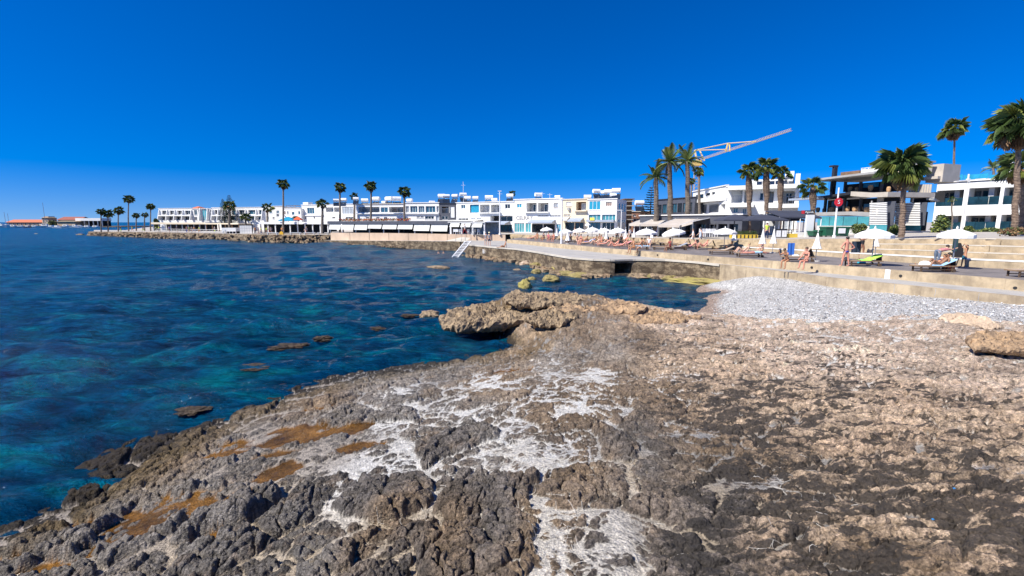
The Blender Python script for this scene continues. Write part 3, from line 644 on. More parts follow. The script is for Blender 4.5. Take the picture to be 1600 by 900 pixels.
# promenade ground going back
mb = MB(); UB = us(514, 2000, 90)
def front(u):
    if u < 790: p = pg(max(516, u)); return Vector((p.x, p.y+.3, p.z))
    p = tier_xy(u, 3); return Vector((p.x, p.y, zp(u)-.008)) + Vector((.3, .8, 0))
prev = None
for u in UB:
    p = front(u); dd = Vector((p.x, p.y, 0)).normalized(); row = [p] + [Vector((p.x+dd.x*k, p.y+dd.y*k, p.z)) for k in (6, 15, 30, 60, 140, 400, 3000)]
    if prev:
        for i in range(7): mb.quad(prev[i], row[i], row[i+1], prev[i+1])
    prev = row
mb.build('promenade', promm, kind='structure', label='paved seafront promenade and the ground behind it')
mb = MB(); UB = us(146, 518, 30)
for a, b in zip(UB, UB[1:]):
    p, q = pf(a)+Vector((0,.2,-.01)), pf(b)+Vector((0,.2,-.01)); dp = Vector((p.x,p.y,0)).normalized(); dq = Vector((q.x,q.y,0)).normalized()
    fa = 40 + max(0, (a-200))*4; fb = 40 + max(0, (b-200))*4
    mb.quad(p, q, q+dq*fb, p+dp*fa)
mb.build('headland_ground', promm, kind='structure', label='flat ground of the far headland')
# ramp slab
mb = MB(); a, b = P(697,374.6,z=1.6), P(727,374.8,z=1.6)
mb.add([P(694,376.5,z=ZW+.03),P(728,377.8,z=ZW+.03),P(735,371.5,z=2.1),P(722,370.5,z=2.1)], [(0,1,2,3)]); mb.build('ramp', lightc, kind='structure', label='pale concrete ramp at the end of the quay')
# ---------------- pebble beach
gp = [(1108,486,.0),(1103,466,.0),(1140,455,.15),(1128,440,.45),(1177,433,.95),(1223,438,1.0),(1291,448,.95),(1340,454,.93),(1450,464,1.0),(1600,478,1.12),(1162,491,.5),(1240,497,.80),(1365,496,1.0),(1469,494,1.1),(1569,503,1.2),(1250,460,.8),(1400,480,1.0),(1180,465,.55),(1130,478,.22),(1100,436,-.35),(1110,445,-.2),(1095,426,-.5),(1080,478,-.3),(1060,470,-.5),(1800,500,1.2),(1120,500,.1),(1240,520,.5),(1500,530,.8)]
gb = rbf([tuple(P(u, v, z=z))[:2] for u, v, z in gp], [z for _, _, z in gp])
az = np.radians(np.linspace(20, 62, 420)); ir = np.linspace(1/15.5, 1/42., 150); AZ, IR = np.meshgrid(az, ir); RR = 1/IR; X = RR*np.sin(AZ); Y = RR*np.cos(AZ)
Hg = gb(X, Y)[..., 0] + .035*fbm(X*1.2, Y*1.2, 3, 401)
f1, f2, ii = worley(X/.09, Y/.09, 411); Hg += .03*np.clip(.6-f1, 0, 1)
ub = np.array([interp(WO, u)[0] for u in np.linspace(1000, 2000, 400)])
Uv, Vv = to_uv(X, Y, Hg)
wov = np.interp(Uv, np.linspace(1000, 2000, 400), ub)
wx = [wo(u) for u in np.linspace(1090, 2000, 300)]; wang = np.array([math.atan2(p.x, p.y) for p in wx]); wr = np.array([math.hypot(p.x, p.y) for p in wx])
lim = np.interp(np.arctan2(X, Y), wang, wr)
keep = (RR < lim + .4) & (Hg > -.3) & (np.arctan2(X, Y) > .36)
cgr = (.40 + .22*ii + .12*fbm(X*8, Y*8, 2, 421))[..., None]*np.array([1.0, .97, .92]); 
brn = sstep(.25, .05, Hg + .03*fbm(X*3, Y*3, 2, 431))[..., None]; cgr = cgr*(1-brn) + cgr*np.array([.62,.47,.38])*brn
gme = mesh_grid("pebble_beach", X, Y, Hg, keep, {'Col': np.clip(cgr, .02, .85)})
m = bpy.data.materials.new("grey pebbles"); m.use_nodes = True; t = m.node_tree; bs = t.nodes['Principled BSDF']
at = N(t, 'ShaderNodeAttribute', attribute_name='Col'); tc = N(t, 'ShaderNodeTexCoord'); vo = N(t, 'ShaderNodeTexVoronoi', Scale=26.0); t.links.new(tc.outputs['Object'], vo.inputs['Vector'])
sc = N(t, 'ShaderNodeSeparateColor'); t.links.new(vo.outputs['Color'], sc.inputs[0]); mr = N(t, 'ShaderNodeMapRange'); mr.inputs['To Min'].default_value = .35; mr.inputs['To Max'].default_value = 1.45; t.links.new(sc.outputs[0], mr.inputs['Value'])
mx = N(t, 'ShaderNodeVectorMath', operation='SCALE'); t.links.new(at.outputs['Color'], mx.inputs[0]); t.links.new(mr.outputs[0], mx.inputs['Scale']); t.links.new(mx.outputs[0], bs.inputs['Base Color'])
bp = N(t, 'ShaderNodeBump', Strength=.9, Distance=.05); bp.invert = True; t.links.new(vo.outputs['Distance'], bp.inputs['Height']); t.links.new(bp.outputs[0], bs.inputs['Normal']); bs.inputs['Roughness'].default_value = .8
gme.materials.append(m); link('pebble_beach', gme, kind='structure', label='small beach of pale grey pebbles between the wall and the rock')
# loose stones on top of it
mb = MB(); r_ = random.Random(3); peb = [pm("pale pebble", (.62,.62,.62), .8, .2), pm("dark pebble", (.2,.2,.21), .8, .2), pm("warm pebble", (.5,.42,.36), .8, .2)]
cand = []
while len(cand) < 5000:
    a = r_.uniform(.40, .88); rr = 1/r_.uniform(1/30., 1/17.5); x, y = rr*math.sin(a), rr*math.cos(a)
    if rr > np.interp(a, wang, wr) - .1: continue
    cand.append((x, y))
xs = np.array([c[0] for c in cand]); ys = np.array([c[1] for c in cand]); zs = gb(xs, ys)[:, 0]
for (x, y), z in zip(cand, zs):
    if z < .05: continue
    s_ = r_.uniform(.012, .035)*(1+.8*(r_.random() < .08)); mb.m = r_.choice([0,0,0,1,2]); a = r_.uniform(0, 6.3); q = [(math.cos(a+k*1.571)*s_*r_.uniform(.7,1.3), math.sin(a+k*1.571)*s_*r_.uniform(.7,1.3)) for k in range(4)]
    zz = z + .045
    mb.add([(x, y, zz+s_*.8)] + [(x+c, y+d_, zz) for c, d_ in q] + [(x, y, zz-s_)], [(0,1,2),(0,2,3),(0,3,4),(0,4,1),(5,2,1),(5,3,2),(5,4,3),(5,1,4)])
mb.build('loose_pebbles', peb, kind='stuff', label='loose grey and white pebbles strewn over the beach')
# ---------------- boulders and slabs
def blob(name, label, cat, c, size, mat, seed, n=26, rough=.35, rz=0, group=None, flat=.0, freq=1.6):
    mb = MB(); ii = []; vs = []
    h = n//2; th = np.linspace(0, math.pi, h+1)[:, None]*np.ones((1, n)); ph = np.linspace(0, 2*math.pi, n, endpoint=False)[None]*np.ones((h+1, 1))
    x = np.sin(th)*np.cos(ph); y = np.sin(th)*np.sin(ph); z = np.cos(th)
    k = 1 + rough*fbm(x*freq+seed*3.1+z*1.3, y*freq+z*1.9+seed, 5, seed, .6) 
    z2 = np.sign(z)*np.abs(z)**(1-.35*flat)
    X = x*k*size[0]; Y = y*k*size[1]; Zz = z2*k*size[2]
    X[0] = X[0].mean(); Y[0] = Y[0].mean(); Zz[0] = Zz[0].mean(); X[-1] = X[-1].mean(); Y[-1] = Y[-1].mean(); Zz[-1] = Zz[-1].mean()
    vs = np.stack([X, Y, Zz], -1).reshape(-1, 3).tolist(); fs = []
    for i in range(h):
        for j in range(n): fs.append((i*n+j, (i+1)*n+j, (i+1)*n+(j+1)%n, i*n+(j+1)%n))
    mb.add(vs, fs); o = mb.build(name, mat, smooth=False); o.location = c; o.rotation_euler = (0, 0, rz)
    return tag(o, label, cat, group)
algr = pm("algae covered rock", (.30,.24,.085), .8, .5, 2.2, .8, 12, c2=(.16,.13,.05), bdist=.06)
brr = pm("brown shore rock", (.33,.24,.145), .9, .5, 4, 1.0, 9, c2=(.12,.09,.06), bdist=.12)
tanr = pm("orange tan rock", (.42,.28,.16), .9, .4, 4, 1.0, 8, c2=(.17,.12,.08), bdist=.12)
palr = pm("pale sandstone", (.50,.38,.27), .88, .3, 2.5, .6, 14, bdist=.04)
yel = pm("yellow green algae rock", (.27,.22,.085), .8, .4, 1.6, .6, 12, c2=(.30,.26,.06), bdist=.05)
wetr = pm('wet dark rock', (.075,.055,.035), .75, .4, 4, 1.0, 10, c2=(.025,.02,.016), bdist=.1, spec=.2)
GS = 'rocks standing in the shallow water'
for (u, v, w_, hgt, dep, mat, lab) in [(684,418,19,.22,.7,brr,'long low tan rock alone in the water left of the quay end'),(820,447,11,.42,.8,yel,'rounded bright yellow green rock just beyond the foreground headland'),(860,437,15,.3,.9,algr,'long mossy yellow brown rock right of the rounded green one'),(831,436,7,.2,.5,algr,'small low mossy rock between the two larger algae covered ones'),
   (672,491,16,.2,.5,brr,'low brown rock awash off the tip of the headland'),(820,413,9,.35,.9,palr,'pale boulder furthest left of the heap at the seawall foot'),(836,415,9,.35,.9,algr,'second boulder from the left at the seawall foot'),(852,415,10,.4,1.0,algr,'mossy boulder in the middle of the heap at the seawall foot'),(871,420,10,.42,1.0,yel,'yellowish boulder near the right end of the seawall heap'),(886,424,9,.45,.9,brr,'brown boulder ending the heap below the seawall bend'),(838,424,8,.22,.6,algr,'small detached mossy stone in front of the seawall heap'),(808,421,6,.12,.5,brr,'small dark stone barely above the water left of the seawall heap'),
   (690,528,10,.12,.45,algr,'small mossy stone below the overhanging rock tip')]:
    c = P(u, v+1, z=0); wm = w_*c.y/711*WF(u)
    blob('shore_boulder', lab, 'rock', (c.x, c.y, -.02), (wm, dep*.8, hgt*1.35), mat, int(u), group=GS, n=30)
ORD = ['first','second','third','fourth','fifth','sixth','seventh','eighth','ninth','tenth','11th','12th','13th','14th','15th','16th','17th','18th']
for u, v, a, b_, hh, lab in [(455,540,1.5,.7,.10,'dark brown rock just awash in the sea off the grey shore'),(505,528,.9,.5,.12,'small brown rock breaking the surface right of the larger awash one'),(640,492,1.1,.5,.09,'low brown rock awash between the headland tip and the open water'),(395,572,1.2,.5,.04,'dark rock barely under the surface close to the near shore'),(590,512,.8,.4,.07,'little dark rock awash in mid bay'),(300,640,.8,.4,.05,'dark rock in the shallows nearest the lower left shore')]:
    c = P(u, v, z=0); blob('awash_rock', lab, 'rock', (c.x, c.y, -.03), (a*.36, b_*.6, hh*.62), wetr, int(u)+3, n=56, group='rocks awash in the bay', rough=1.1, freq=2.2)
for i, u in enumerate(us(895, 1105, 17)):
    p = wo(u); q = rng.uniform(.6, 1.3)
    if 955 < u < 995: continue
    blob('footing_rock', '%s rough brown rock from the left along the foot of the stained seawall' % ORD[i], 'rock', (p.x-.4*q-.2, p.y-.5*q-.2, 0), (q*.9, q*.7, .28*q+.06), rng.choice([brr, algr, brr]), 500+i, n=18, group='rocks along the foot of the stained seawall', rough=.5)
blob('algae_ledge', 'flat yellow green ledge at the water edge before the pebble beach', 'rock', tuple(P(1098,441,z=.02)), (2.6,1.0,.28), yel, 71, n=40, rz=R(-38), flat=1)
blob('algae_ledge', 'smaller orange yellow stone closing the ledge by the pebbles', 'rock', tuple(P(1132,447,z=.1)), (.8,.7,.25), tanr, 72, n=26, rz=R(-38), flat=1)
blob('fallen_slab', 'broken white grey concrete slab leaning below the seawall end', 'slab', tuple(P(1128,434,z=.35)), (1.1,.6,.22), palr, 75, n=20, rz=R(-30), flat=1)
# overhanging shelf at the headland tip
def shelf(name, label, outline, zt, zb, mat, seed, under=.35, n=150, rings=30, rough=.10):
    pts = [P(u, v, z=zt) for u, v in outline]; c = sum(pts, Vector())/len(pts)
    # resample outline
    L = [0]; 
    for i in range(len(pts)): L.append(L[-1] + (pts[(i+1) % len(pts)]-pts[i]).length)
    O = []
    for k in range(n):
        s_ = L[-1]*k/n; i = max(j for j in range(len(pts)) if L[j] <= s_); t = (s_-L[i])/(L[i+1]-L[i]); O.append(pts[i].lerp(pts[(i+1) % len(pts)], t))
    O = [sum((O[(k+j) % n] for j in range(-2, 3)), Vector())/5 for k in range(n)]
    prof = [(t, 0) for t in np.linspace(.02, .86, rings)] + [(.93,.06),(.98,.18),(1,.4),(.96,.65),(.85,.85)] + [(t, 1) for t in np.linspace(.8, .3, 6)]
    A = np.array([[(c.x+(o.x-c.x)*a, c.y+(o.y-c.y)*a, zt+(zb-zt)*b) for o in O] for a, b in prof])
    nx = fbm(A[...,0]*2.1, A[...,1]*2.1+A[...,2]*2, 5, seed, .62); nz = fbm(A[...,0]*3+9, A[...,1]*3+A[...,2], 5, seed+3, .66)
    dxy = A[..., :2]-np.array([c.x, c.y]); A[..., :2] += dxy*(nx*rough*1.6)[..., None]
    top = np.array([1 if b < .5 else .6 for a, b in prof])[:, None]; A[..., 2] += nz*rough*2.3*top + .11*np.abs(fbm(A[...,0]*5, A[...,1]*5, 4, seed+8, .65))*top - .06*(1-sstep(0, .12, worley(A[...,0]*1.5, A[...,1]*2.2, seed)[1]-worley(A[...,0]*1.5, A[...,1]*2.2, seed)[0]))*top
    mb = MB(); k_ = len(prof); fs = []
    for i in range(k_-1):
        for j in range(n): fs.append((i*n+j, (i+1)*n+j, (i+1)*n+(j+1) % n, i*n+(j+1) % n))
    fs.append(tuple(range(n)))
    mb.add(A.reshape(-1, 3).tolist(), fs); return tag(mb.build(name, mat), label, 'rock')
shelf('rock_shelf', 'overhanging brown rock shelf at the tip of the headland with a black hollow under it', [(682,500),(692,488),(712,482),(745,475),(790,468),(830,470),(850,485),(838,492),(800,500),(760,504),(730,507),(705,509)], .62, .14, brr, 31, rough=.10)
shelf('rock_shelf', 'orange rock ledge with a dark undercut at the right edge of the photo', [(1509,530),(1518,521),(1545,518),(1580,519),(1615,520),(1660,528),(1665,545),(1640,549),(1600,546),(1560,543),(1525,541)], 1.62, 1.40, tanr, 37, rough=.07)
shelf('rock_shelf', 'pale flat sandstone slab lying between the pebbles and the tan rock', [(1466,497),(1478,489),(1500,488),(1525,492),(1550,500),(1565,510),(1550,514),(1520,507),(1490,502)], 1.25, 1.10, palr, 41, rough=.04)
shelf('rock_shelf', 'broken brown slab forming the top of the headland ridge', [(783,463),(800,455),(850,457),(905,459),(935,464),(900,473),(850,474),(800,472)], 1.16, .8, brr, 51, rough=.12)
shelf('rock_shelf', 'long flat tan slab on the far side of the headland ridge', [(850,476),(900,469),(960,469),(1012,477),(1000,487),(940,485),(880,486)], 1.03, .75, tanr, 52, rough=.10)
shelf('rock_shelf', 'small tilted slab just above the dark hollow of the headland', [(820,494),(850,485),(890,487),(905,495),(880,504),(840,504)], .95, .65, brr, 53, rough=.12)
shelf('rock_shelf', 'flat sandy slab at the edge of the cove before the pebbles', [(960,494),(1010,485),(1070,489),(1100,496),(1060,503),(1000,504)], .82, .5, tanr, 54, rough=.09)
# rocky rubble along the headland waterline
mb = MB(); r_ = random.Random(11)
for i in range(420):
    u = r_.uniform(146, 640); p = pf(min(u, 512)) if u < 514 else ledo(u); s_ = r_.uniform(.35, 1.0)*(1 if u < 514 else .5); t = r_.random()
    x, y, z = p.x + r_.uniform(-.5, .5), p.y - .3 - 2.6*t*(1 if u < 514 else .4), max(-.1, (p.z-.3)*(1-t)**1.2) if u < 514 else 0
    mb.m = r_.choice([0,0,0,1]); q = []
    for k in range(8): q.append(((1 if k & 1 else -1)*s_*.5*r_.uniform(.5,1.1), (1 if k & 2 else -1)*s_*.5*r_.uniform(.5,1.1), (1 if k & 4 else -1)*s_*.32*r_.uniform(.5,1.1)))
    a = r_.uniform(0, 3); mb.M = Matrix.Translation((x, y, z)) @ Matrix.Rotation(a, 4, 'Z')
    mb.add(q, [(0,2,3,1),(4,5,7,6),(0,1,5,4),(1,3,7,5),(3,2,6,7),(2,0,4,6)])
for i in range(230):
    u = r_.uniform(735, 955); p = wo(u); s_ = r_.uniform(.25, .8); mb.m = r_.choice([0,0,1]); q = []
    for k in range(8): q.append(((1 if k & 1 else -1)*s_*.5*r_.uniform(.5,1.1), (1 if k & 2 else -1)*s_*.5*r_.uniform(.5,1.1), (1 if k & 4 else -1)*s_*.3*r_.uniform(.5,1.1)))
    mb.M = Matrix.Translation((p.x-r_.uniform(.1,1.1), p.y-r_.uniform(.1,1.1), r_.uniform(-.08,.12))) @ Matrix.Rotation(r_.uniform(0,3), 4, 'Z'); mb.add(q, [(0,2,3,1),(4,5,7,6),(0,1,5,4),(1,3,7,5),(3,2,6,7),(2,0,4,6)])
mb.M = Matrix.Identity(4); mb.build('shore_rubble', [brr, tanr, palr], kind='stuff', label='brown rubble rocks along the waterline of the far headland')
# ---------------- dried white reeds on the rock
reedm = pm("bleached dry reed", (.60,.56,.50), .7, .12, 5, .0)
r_ = random.Random(21); spots = [(650,640,34,40,240),(620,700,30,30,120),(870,565,60,28,420),(930,595,45,22,300),(880,625,40,20,200),(800,700,50,26,520),(850,720,45,16,360),(760,735,40,18,160),(690,740,40,22,220),(730,600,40,20,160),(860,780,40,40,160),(850,850,60,40,300),(1020,730,50,30,200),(1150,650,60,20,120),(1250,830,50,34,300),(1220,735,60,24,160),(1230,700,50,20,110),(700,660,70,30,260),(1000,620,80,30,160),(540,770,40,20,70),(640,620,50,20,160),(1300,760,60,20,70),(1450,770,70,24,60),(1390,800,90,30,60),(1050,590,90,24,120),(640,790,60,40,90),(960,560,60,18,160),(1200,870,90,25,70),(1000,850,60,30,110)]
PX = []; 
for (u, v, a, b, n_) in spots:
    for i in range(int(n_*.8*(1 if v < 770 else .45))):
        uu, vv = u+r_.gauss(0, a*.6), v+r_.gauss(0, b*.6)
        PX.append((uu, vv))
ts = np.linspace(2, 20, 260)
def hit(uv):
    out = []
    U = np.array(uv); r0 = (U[:, 0]-800)/FPX; d0 = (U[:, 1]-450)/FPX
    dx, dy, dz = r0, CP-d0*SP, -SP-d0*CP
    T = ts[None]*np.ones((len(U), 1)); Xx = dx[:, None]*T; Yy = dy[:, None]*T; Zz = EYE+dz[:, None]*T
    hb = base_f(Xx, Yy)[..., 0] + .1; k = np.argmax(Zz < hb, 1); t = ts[k]; return dx*t, dy*t
hx, hy = hit(PX)
segs = []
for i in range(len(PX)):
    L_ = r_.uniform(.04, .15)*(1.0+.05*math.hypot(hx[i], hy[i])); a = r_.uniform(0, 6.283); cv = r_.uniform(-.9, .9); x, y = hx[i]+r_.gauss(0, .02), hy[i]+r_.gauss(0, .02); q = [(x, y)]
    for k in range(3): x += math.cos(a)*L_/3; y += math.sin(a)*L_/3; a += cv; q.append((x, y))
    segs.append(q)
sa_ = np.array(segs); tt = terrain(sa_[..., 0], sa_[..., 1]); hz = tt[0]; fl = tt[7]
mb = MB()
for i, q in enumerate(segs):
    if fl[i].mean() < -.004 and r_.random() < .96: continue
    rad = r_.uniform(.0007, .0015)*(1+.10*math.hypot(*q[0])); lift = r_.uniform(.003, .02)
    z = [max(hz[i][k], hz[i].mean()-.02)+lift for k in range(4)]
    mb.tube([(q[k][0], q[k][1], z[k]) for k in range(4)], [rad, rad*1.1, rad, rad*.6], 3, cap=False)
mb.build('dried_reeds', reedm, kind='stuff', label='white bleached dry reeds and seagrass strewn in the rock hollows')
bluep = pm("blue plastic", (.02,.18,.45), .4, .1)
for u, v, n_ in [(1492,757,'blue plastic scrap on the tan rock right of centre'),(1459,803,'smaller blue plastic scrap nearer the bottom right')]:
    hx1, hy1 = hit([(u, v)]); z = float(terrain(hx1[None], hy1[None])[0][0, 0]); mb = MB(); mb.add([(-.011,-.006,0),(.011,-.008,.006),(.013,.008,.003),(-.008,.011,.008),(0,0,.014)], [(0,1,4),(1,2,4),(2,3,4),(3,0,4),(0,3,2,1)])
    mb.build('plastic_scrap', bluep, loc=(hx1[0], hy1[0], z+.005), label=n_, cat='litter')
# ================================================================ BUILDINGS
white = pm("white render", (.80,.79,.76), .75, .07, .6, .08); shadew = pm("off white render", (.70,.68,.64), .75, .1, .6, .08)
cream = pm("cream render", (.74,.63,.46), .8, .1, .6, .08); dgrey = pm("dark grey cladding", (.075,.08,.10), .6, .2, .8, .1)
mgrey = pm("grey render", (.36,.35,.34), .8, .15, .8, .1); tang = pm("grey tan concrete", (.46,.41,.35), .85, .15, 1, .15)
glass = pm("blue window glass", (.03,.10,.15), .06, .4, .7, 0, spec=.9); dglass = pm("dark window glass", (.012,.02,.028), .07, .4, .7, 0, spec=.7)
cyan = pm("cyan window film", (.03,.30,.46), .12, .2, 1.5, 0, spec=.7); tglass = pm("turquoise glass balustrade", (.08,.33,.38), .08, .35, .5, 0, spec=.8)
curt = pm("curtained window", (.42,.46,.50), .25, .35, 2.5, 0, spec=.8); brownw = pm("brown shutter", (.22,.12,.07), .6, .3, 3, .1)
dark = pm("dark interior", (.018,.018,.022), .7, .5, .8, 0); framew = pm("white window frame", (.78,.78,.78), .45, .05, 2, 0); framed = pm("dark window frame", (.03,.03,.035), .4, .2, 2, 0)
rail = pm("grey metal railing", (.35,.36,.38), .4, .1, 2, 0, metal=.6); steelw = pm("white painted steel", (.80,.80,.80), .4, .05, 2, 0)
tile = pm("orange roof tiles", (.58,.17,.08), .85, .3, 3, .5, 9); redtile = pm("brown red roof sheeting", (.32,.10,.07), .85, .3, 1, .2)
wood = pm("weathered brown timber", (.20,.12,.07), .75, .35, 3, .3, 14); awg = pm("grey beige awning cloth", (.50,.44,.38), .85, .12, .8, .05)
blind = pm("pale grey canvas blind", (.60,.60,.57), .85, .12, 1, .05); awb = pm("charcoal awning cloth", (.045,.05,.075), .8, .2, .8, .05)
awl = pm("blue grey awning cloth", (.32,.37,.46), .8, .12, .8, .05); stone = pm("harbour stone", (.50,.37,.24), .9, .25, .6, .2)
pinkb = pm("brick red render", (.42,.21,.13), .85, .25, 1, .15); solar = pm("solar panel glass", (.02,.03,.05), .15, .3, 1, 0, spec=.8)
class Bld:
    def __init__(s, name, label, cat, A, B, z0, z1, depth, mat, group=None):
        A = Vector((A[0], A[1], 0)); B = Vector((B[0], B[1], 0)); s.A = A; s.t = (B-A).normalized(); s.W = (B-A).length
        s.n = Vector((-s.t.y, s.t.x, 0)); s.z0 = z0; s.H = z1-z0; s.D = depth; s.mat = mat; s.op = []
        s.root = thing(name, label, cat, (A.x, A.y, z0), math.atan2(s.t.y, s.t.x), group)
    def loc(s, u, v):
        q = ray(u, v); o = Vector((0, 0, EYE)); k = (s.A - o).dot(s.n)/q.dot(s.n); p = o+q*k
        return (p-s.A).dot(s.t), p.z-s.z0
    def rc(s, u0, v0, u1, v1):
        a = s.loc(u0, (v0+v1)/2)[0]; b = s.loc(u1, (v0+v1)/2)[0]; c = s.loc((u0+u1)/2, v1)[1]; d = s.loc((u0+u1)/2, v0)[1]
        return a, c, b, d
    def win(s, u0, v0, u1, v1, g=None, fr=None, dp=.18, n=2, kind='window', back=None, rail_=False, slab=False):
        a, c, b, d = s.rc(u0, v0, u1, v1); a = max(a, .06); b = min(b, s.W-.06); c = max(c, .03); d = min(d, s.H-.12)
        if b-a < .1 or d-c < .1: return
        s.op.append((a, c, b, d, dp, kind))
        fr = fr or framew; g = g or glass
        if kind == 'window':
            w = .07; mb = MB(); y0, y1 = dp-.09, dp-.02
            for x in [a] + [a+(b-a)*i/n - w/2 for i in range(1, n)] + [b-w]: mb.box(x, y0, c, x+w, y1, d)
            mb.box(a+w, y0+.01, c, b-w, y1-.01, c+w); mb.box(a+w, y0+.01, d-w, b-w, y1-.01, d)
            f = mb.build('window', fr, s.root)
            MB().box(a+.01, dp-.045, c+.01, b-.01, dp-.03, d-.01).build('pane', g, f)
            if (b-a) < 3: MB().box(a-.06, -.08, c-.07, b+.06, .03, c-.005).build('sill', s.mat, s.root)
        else:
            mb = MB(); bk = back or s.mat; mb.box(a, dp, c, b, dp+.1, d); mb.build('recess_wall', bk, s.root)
            m_ = (a+b)/2; ww = (b-a)*.30; x0, x1, zt = m_-ww*(.6), m_+ww*1.2, c+(d-c)*.88
            mf = MB(); w = .07
            for x in (x0, (x0+x1)/2-w/2, x1-w): mf.box(x, dp-.07, c, x+w, dp-.004, zt)
            mf.box(x0+w, dp-.06, zt-w, x1-w, dp-.01, zt); f = mf.build('door', fr, s.root); MB().box(x0+.01, dp-.035, c+.02, x1-.01, dp-.02, zt-.02).build('pane', g, f)
            if rail_:
                mr_ = MB(); mr_.box(a, .02, c+.95, b, .07, c+1.0); k = max(3, int((b-a)/.22))
                for i in range(k+1): x = a+(b-a-.03)*i/k; mr_.box(x, .03, c, x+.03, .06, c+.95)
                mr_.build('balcony_railing', rail, s.root)
        if slab: MB().box(a-.25, -.55, c-.2, b+.25, .02, c-.012).build('balcony_slab', s.mat, s.root)
    def part(s, name, u0, v0, u1, v1, mat, y0=-.3, y1=.1, dz=0):
        a, c, b, d = s.rc(u0, v0, u1, v1); return MB().box(a, y0, c, b, y1, d).build(name, mat, s.root)
    def finish(s, par=.35, cornice=True, fills=None):
        mb = MB(); W, H, D = s.W, s.H, s.D
        xs = sorted(set([0, W] + [o[0] for o in s.op] + [o[2] for o in s.op])); zs = sorted(set([0, H] + [o[1] for o in s.op] + [o[3] for o in s.op]))
        for x0, x1 in zip(xs, xs[1:]):
            for z0, z1 in zip(zs, zs[1:]):
                if x1-x0 < 1e-4 or z1-z0 < 1e-4: continue
                cx, cz = (x0+x1)/2, (z0+z1)/2
                if any(o[0] < cx < o[2] and o[1] < cz < o[3] for o in s.op): continue
                mb.quad((x0,0,z0),(x1,0,z0),(x1,0,z1),(x0,0,z1))
        for a, c, b, d, dp, k in s.op:
            mb.quad((a,0,c),(a,0,d),(a,dp,d),(a,dp,c)); mb.quad((b,0,c),(b,dp,c),(b,dp,d),(b,0,d)); mb.quad((a,0,d),(b,0,d),(b,dp,d),(a,dp,d)); mb.quad((a,0,c),(a,dp,c),(b,dp,c),(b,0,c))
        mb.quad((0,0,0),(0,0,H),(0,D,H),(0,D,0)); mb.quad((W,0,0),(W,D,0),(W,D,H),(W,0,H)); mb.quad((0,D,0),(0,D,H),(W,D,H),(W,D,0))
        mb.quad((0,0,H-par),(W,0,H-par),(W,D,H-par),(0,D,H-par))
        q = .2
        for f in [((0,0),(W,0),(W-q,q),(q,q)),((W,0),(W,D),(W-q,D-q),(W-q,q)),((W,D),(0,D),(q,D-q),(W-q,D-q)),((0,D),(0,0),(q,q),(q,D-q))]:
            mb.quad(*[(x,y,H) for x,y in f]); a, b = f[3], f[2]; mb.quad((a[0],a[1],H),(b[0],b[1],H),(b[0],b[1],H-par),(a[0],a[1],H-par))
        mb.build('wall', s.mat, s.root)
        if cornice: MB().box(-.12, -.16, H+.002, W+.12, .26, H+.14).build('cornice', cornice if cornice is not True else s.mat, s.root)
def onl(A, B, u):                      # point of ground line A-B in image column u
    k = (u-800)/FPX; A = Vector((A[0], A[1])); B = Vector((B[0], B[1])); d = B-A
    t = 0
    # x = r * f(y,z): columns of vertical lines; use depth along the camera axis at eye height
    f = lambda p: p.y*CP
    t = (k*f(A)-A.x)/(d.x-k*f(d)); p = A+d*t; return (p.x, p.y)
# --- main seafront row, roof at 8.6 m
RA = P(471, 319.6, z=8.6); RB = P(713, 317.3, z=8.6); RC = P(963, 311, z=8.6)
row1 = lambda u: onl(RA, RB, u); row2 = lambda u: onl(RB, RC, u)
b = Bld('seafront_apartments', 'white two storey block with chimney box and slot windows behind the white canopy restaurant', 'building', P(471, 319.6, z=9.7)[:2], P(556, 319.4, z=9.4)[:2], 1.9, 9.5, 9, white)
b.win(480,324.5,491,334, n=3); b.win(509,324,521,331, glass, n=3, kind='loggia', dp=1.2, rail_=True); b.win(522,324,532,331, glass, n=3, kind='loggia', dp=1.2, rail_=True); b.win(535,323,552,334, g=curt, n=4, fr=mgrey); 
b.win(476,338,478,342, dglass, n=1); b.win(490,338,492,342, dglass, n=1); b.win(519,339,524,341.5, dglass); b.win(540,339,552,342, dglass, n=3); b.part('chimney_box', 472,316,480,321, white, .3, 2); b.part('storey_band', 469,335.5,506,337, white, -.3, -.005); b.finish()
b = Bld('seafront_apartments', 'white block with long dark balconies and tan cornice above the shuttered restaurant', 'building', row1(557.5), row1(632), 2.0, 8.5, 9, white)
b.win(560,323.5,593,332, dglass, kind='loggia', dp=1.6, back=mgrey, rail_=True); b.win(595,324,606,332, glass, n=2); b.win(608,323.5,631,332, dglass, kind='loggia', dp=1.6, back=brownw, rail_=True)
b.win(558.2,336,560,340, dglass, n=1); b.win(572,339,577,342, dglass); b.win(588,339,593,342, dglass); b.win(600,339,605,342,dglass); b.part('storey_band', 558,333,631,334.4, white, -.35, -.005); b.finish(cornice=cream)
b = Bld('seafront_apartments', 'white block with a continuous glazed upper floor left of the dark grey house', 'building', row1(632.6), row1(686.5), 2.0, 8.7, 9, white)
for q in [(634,322,639,332),(641,322,652,332),(654,322,663,332),(665,322,680,332),(682,322,686,331.5)]: b.win(*q, g=glass, n=3, dp=.3)
b.win(651,338,656,340.5, dglass, n=1); b.win(657,338,662,340.5, dglass, n=1); b.win(664,337.5,678,342.5, dglass, n=3); b.win(681,336,686,345.5, curt, n=1); b.part('storey_band', 633,333,686,334.3, white, -.35, -.005); b.finish()
b = Bld('seafront_house', 'dark grey clad narrow building with a pale door between white blocks', 'building', row1(687.2), row1(712.5), 2.1, 8.5, 9, dgrey)
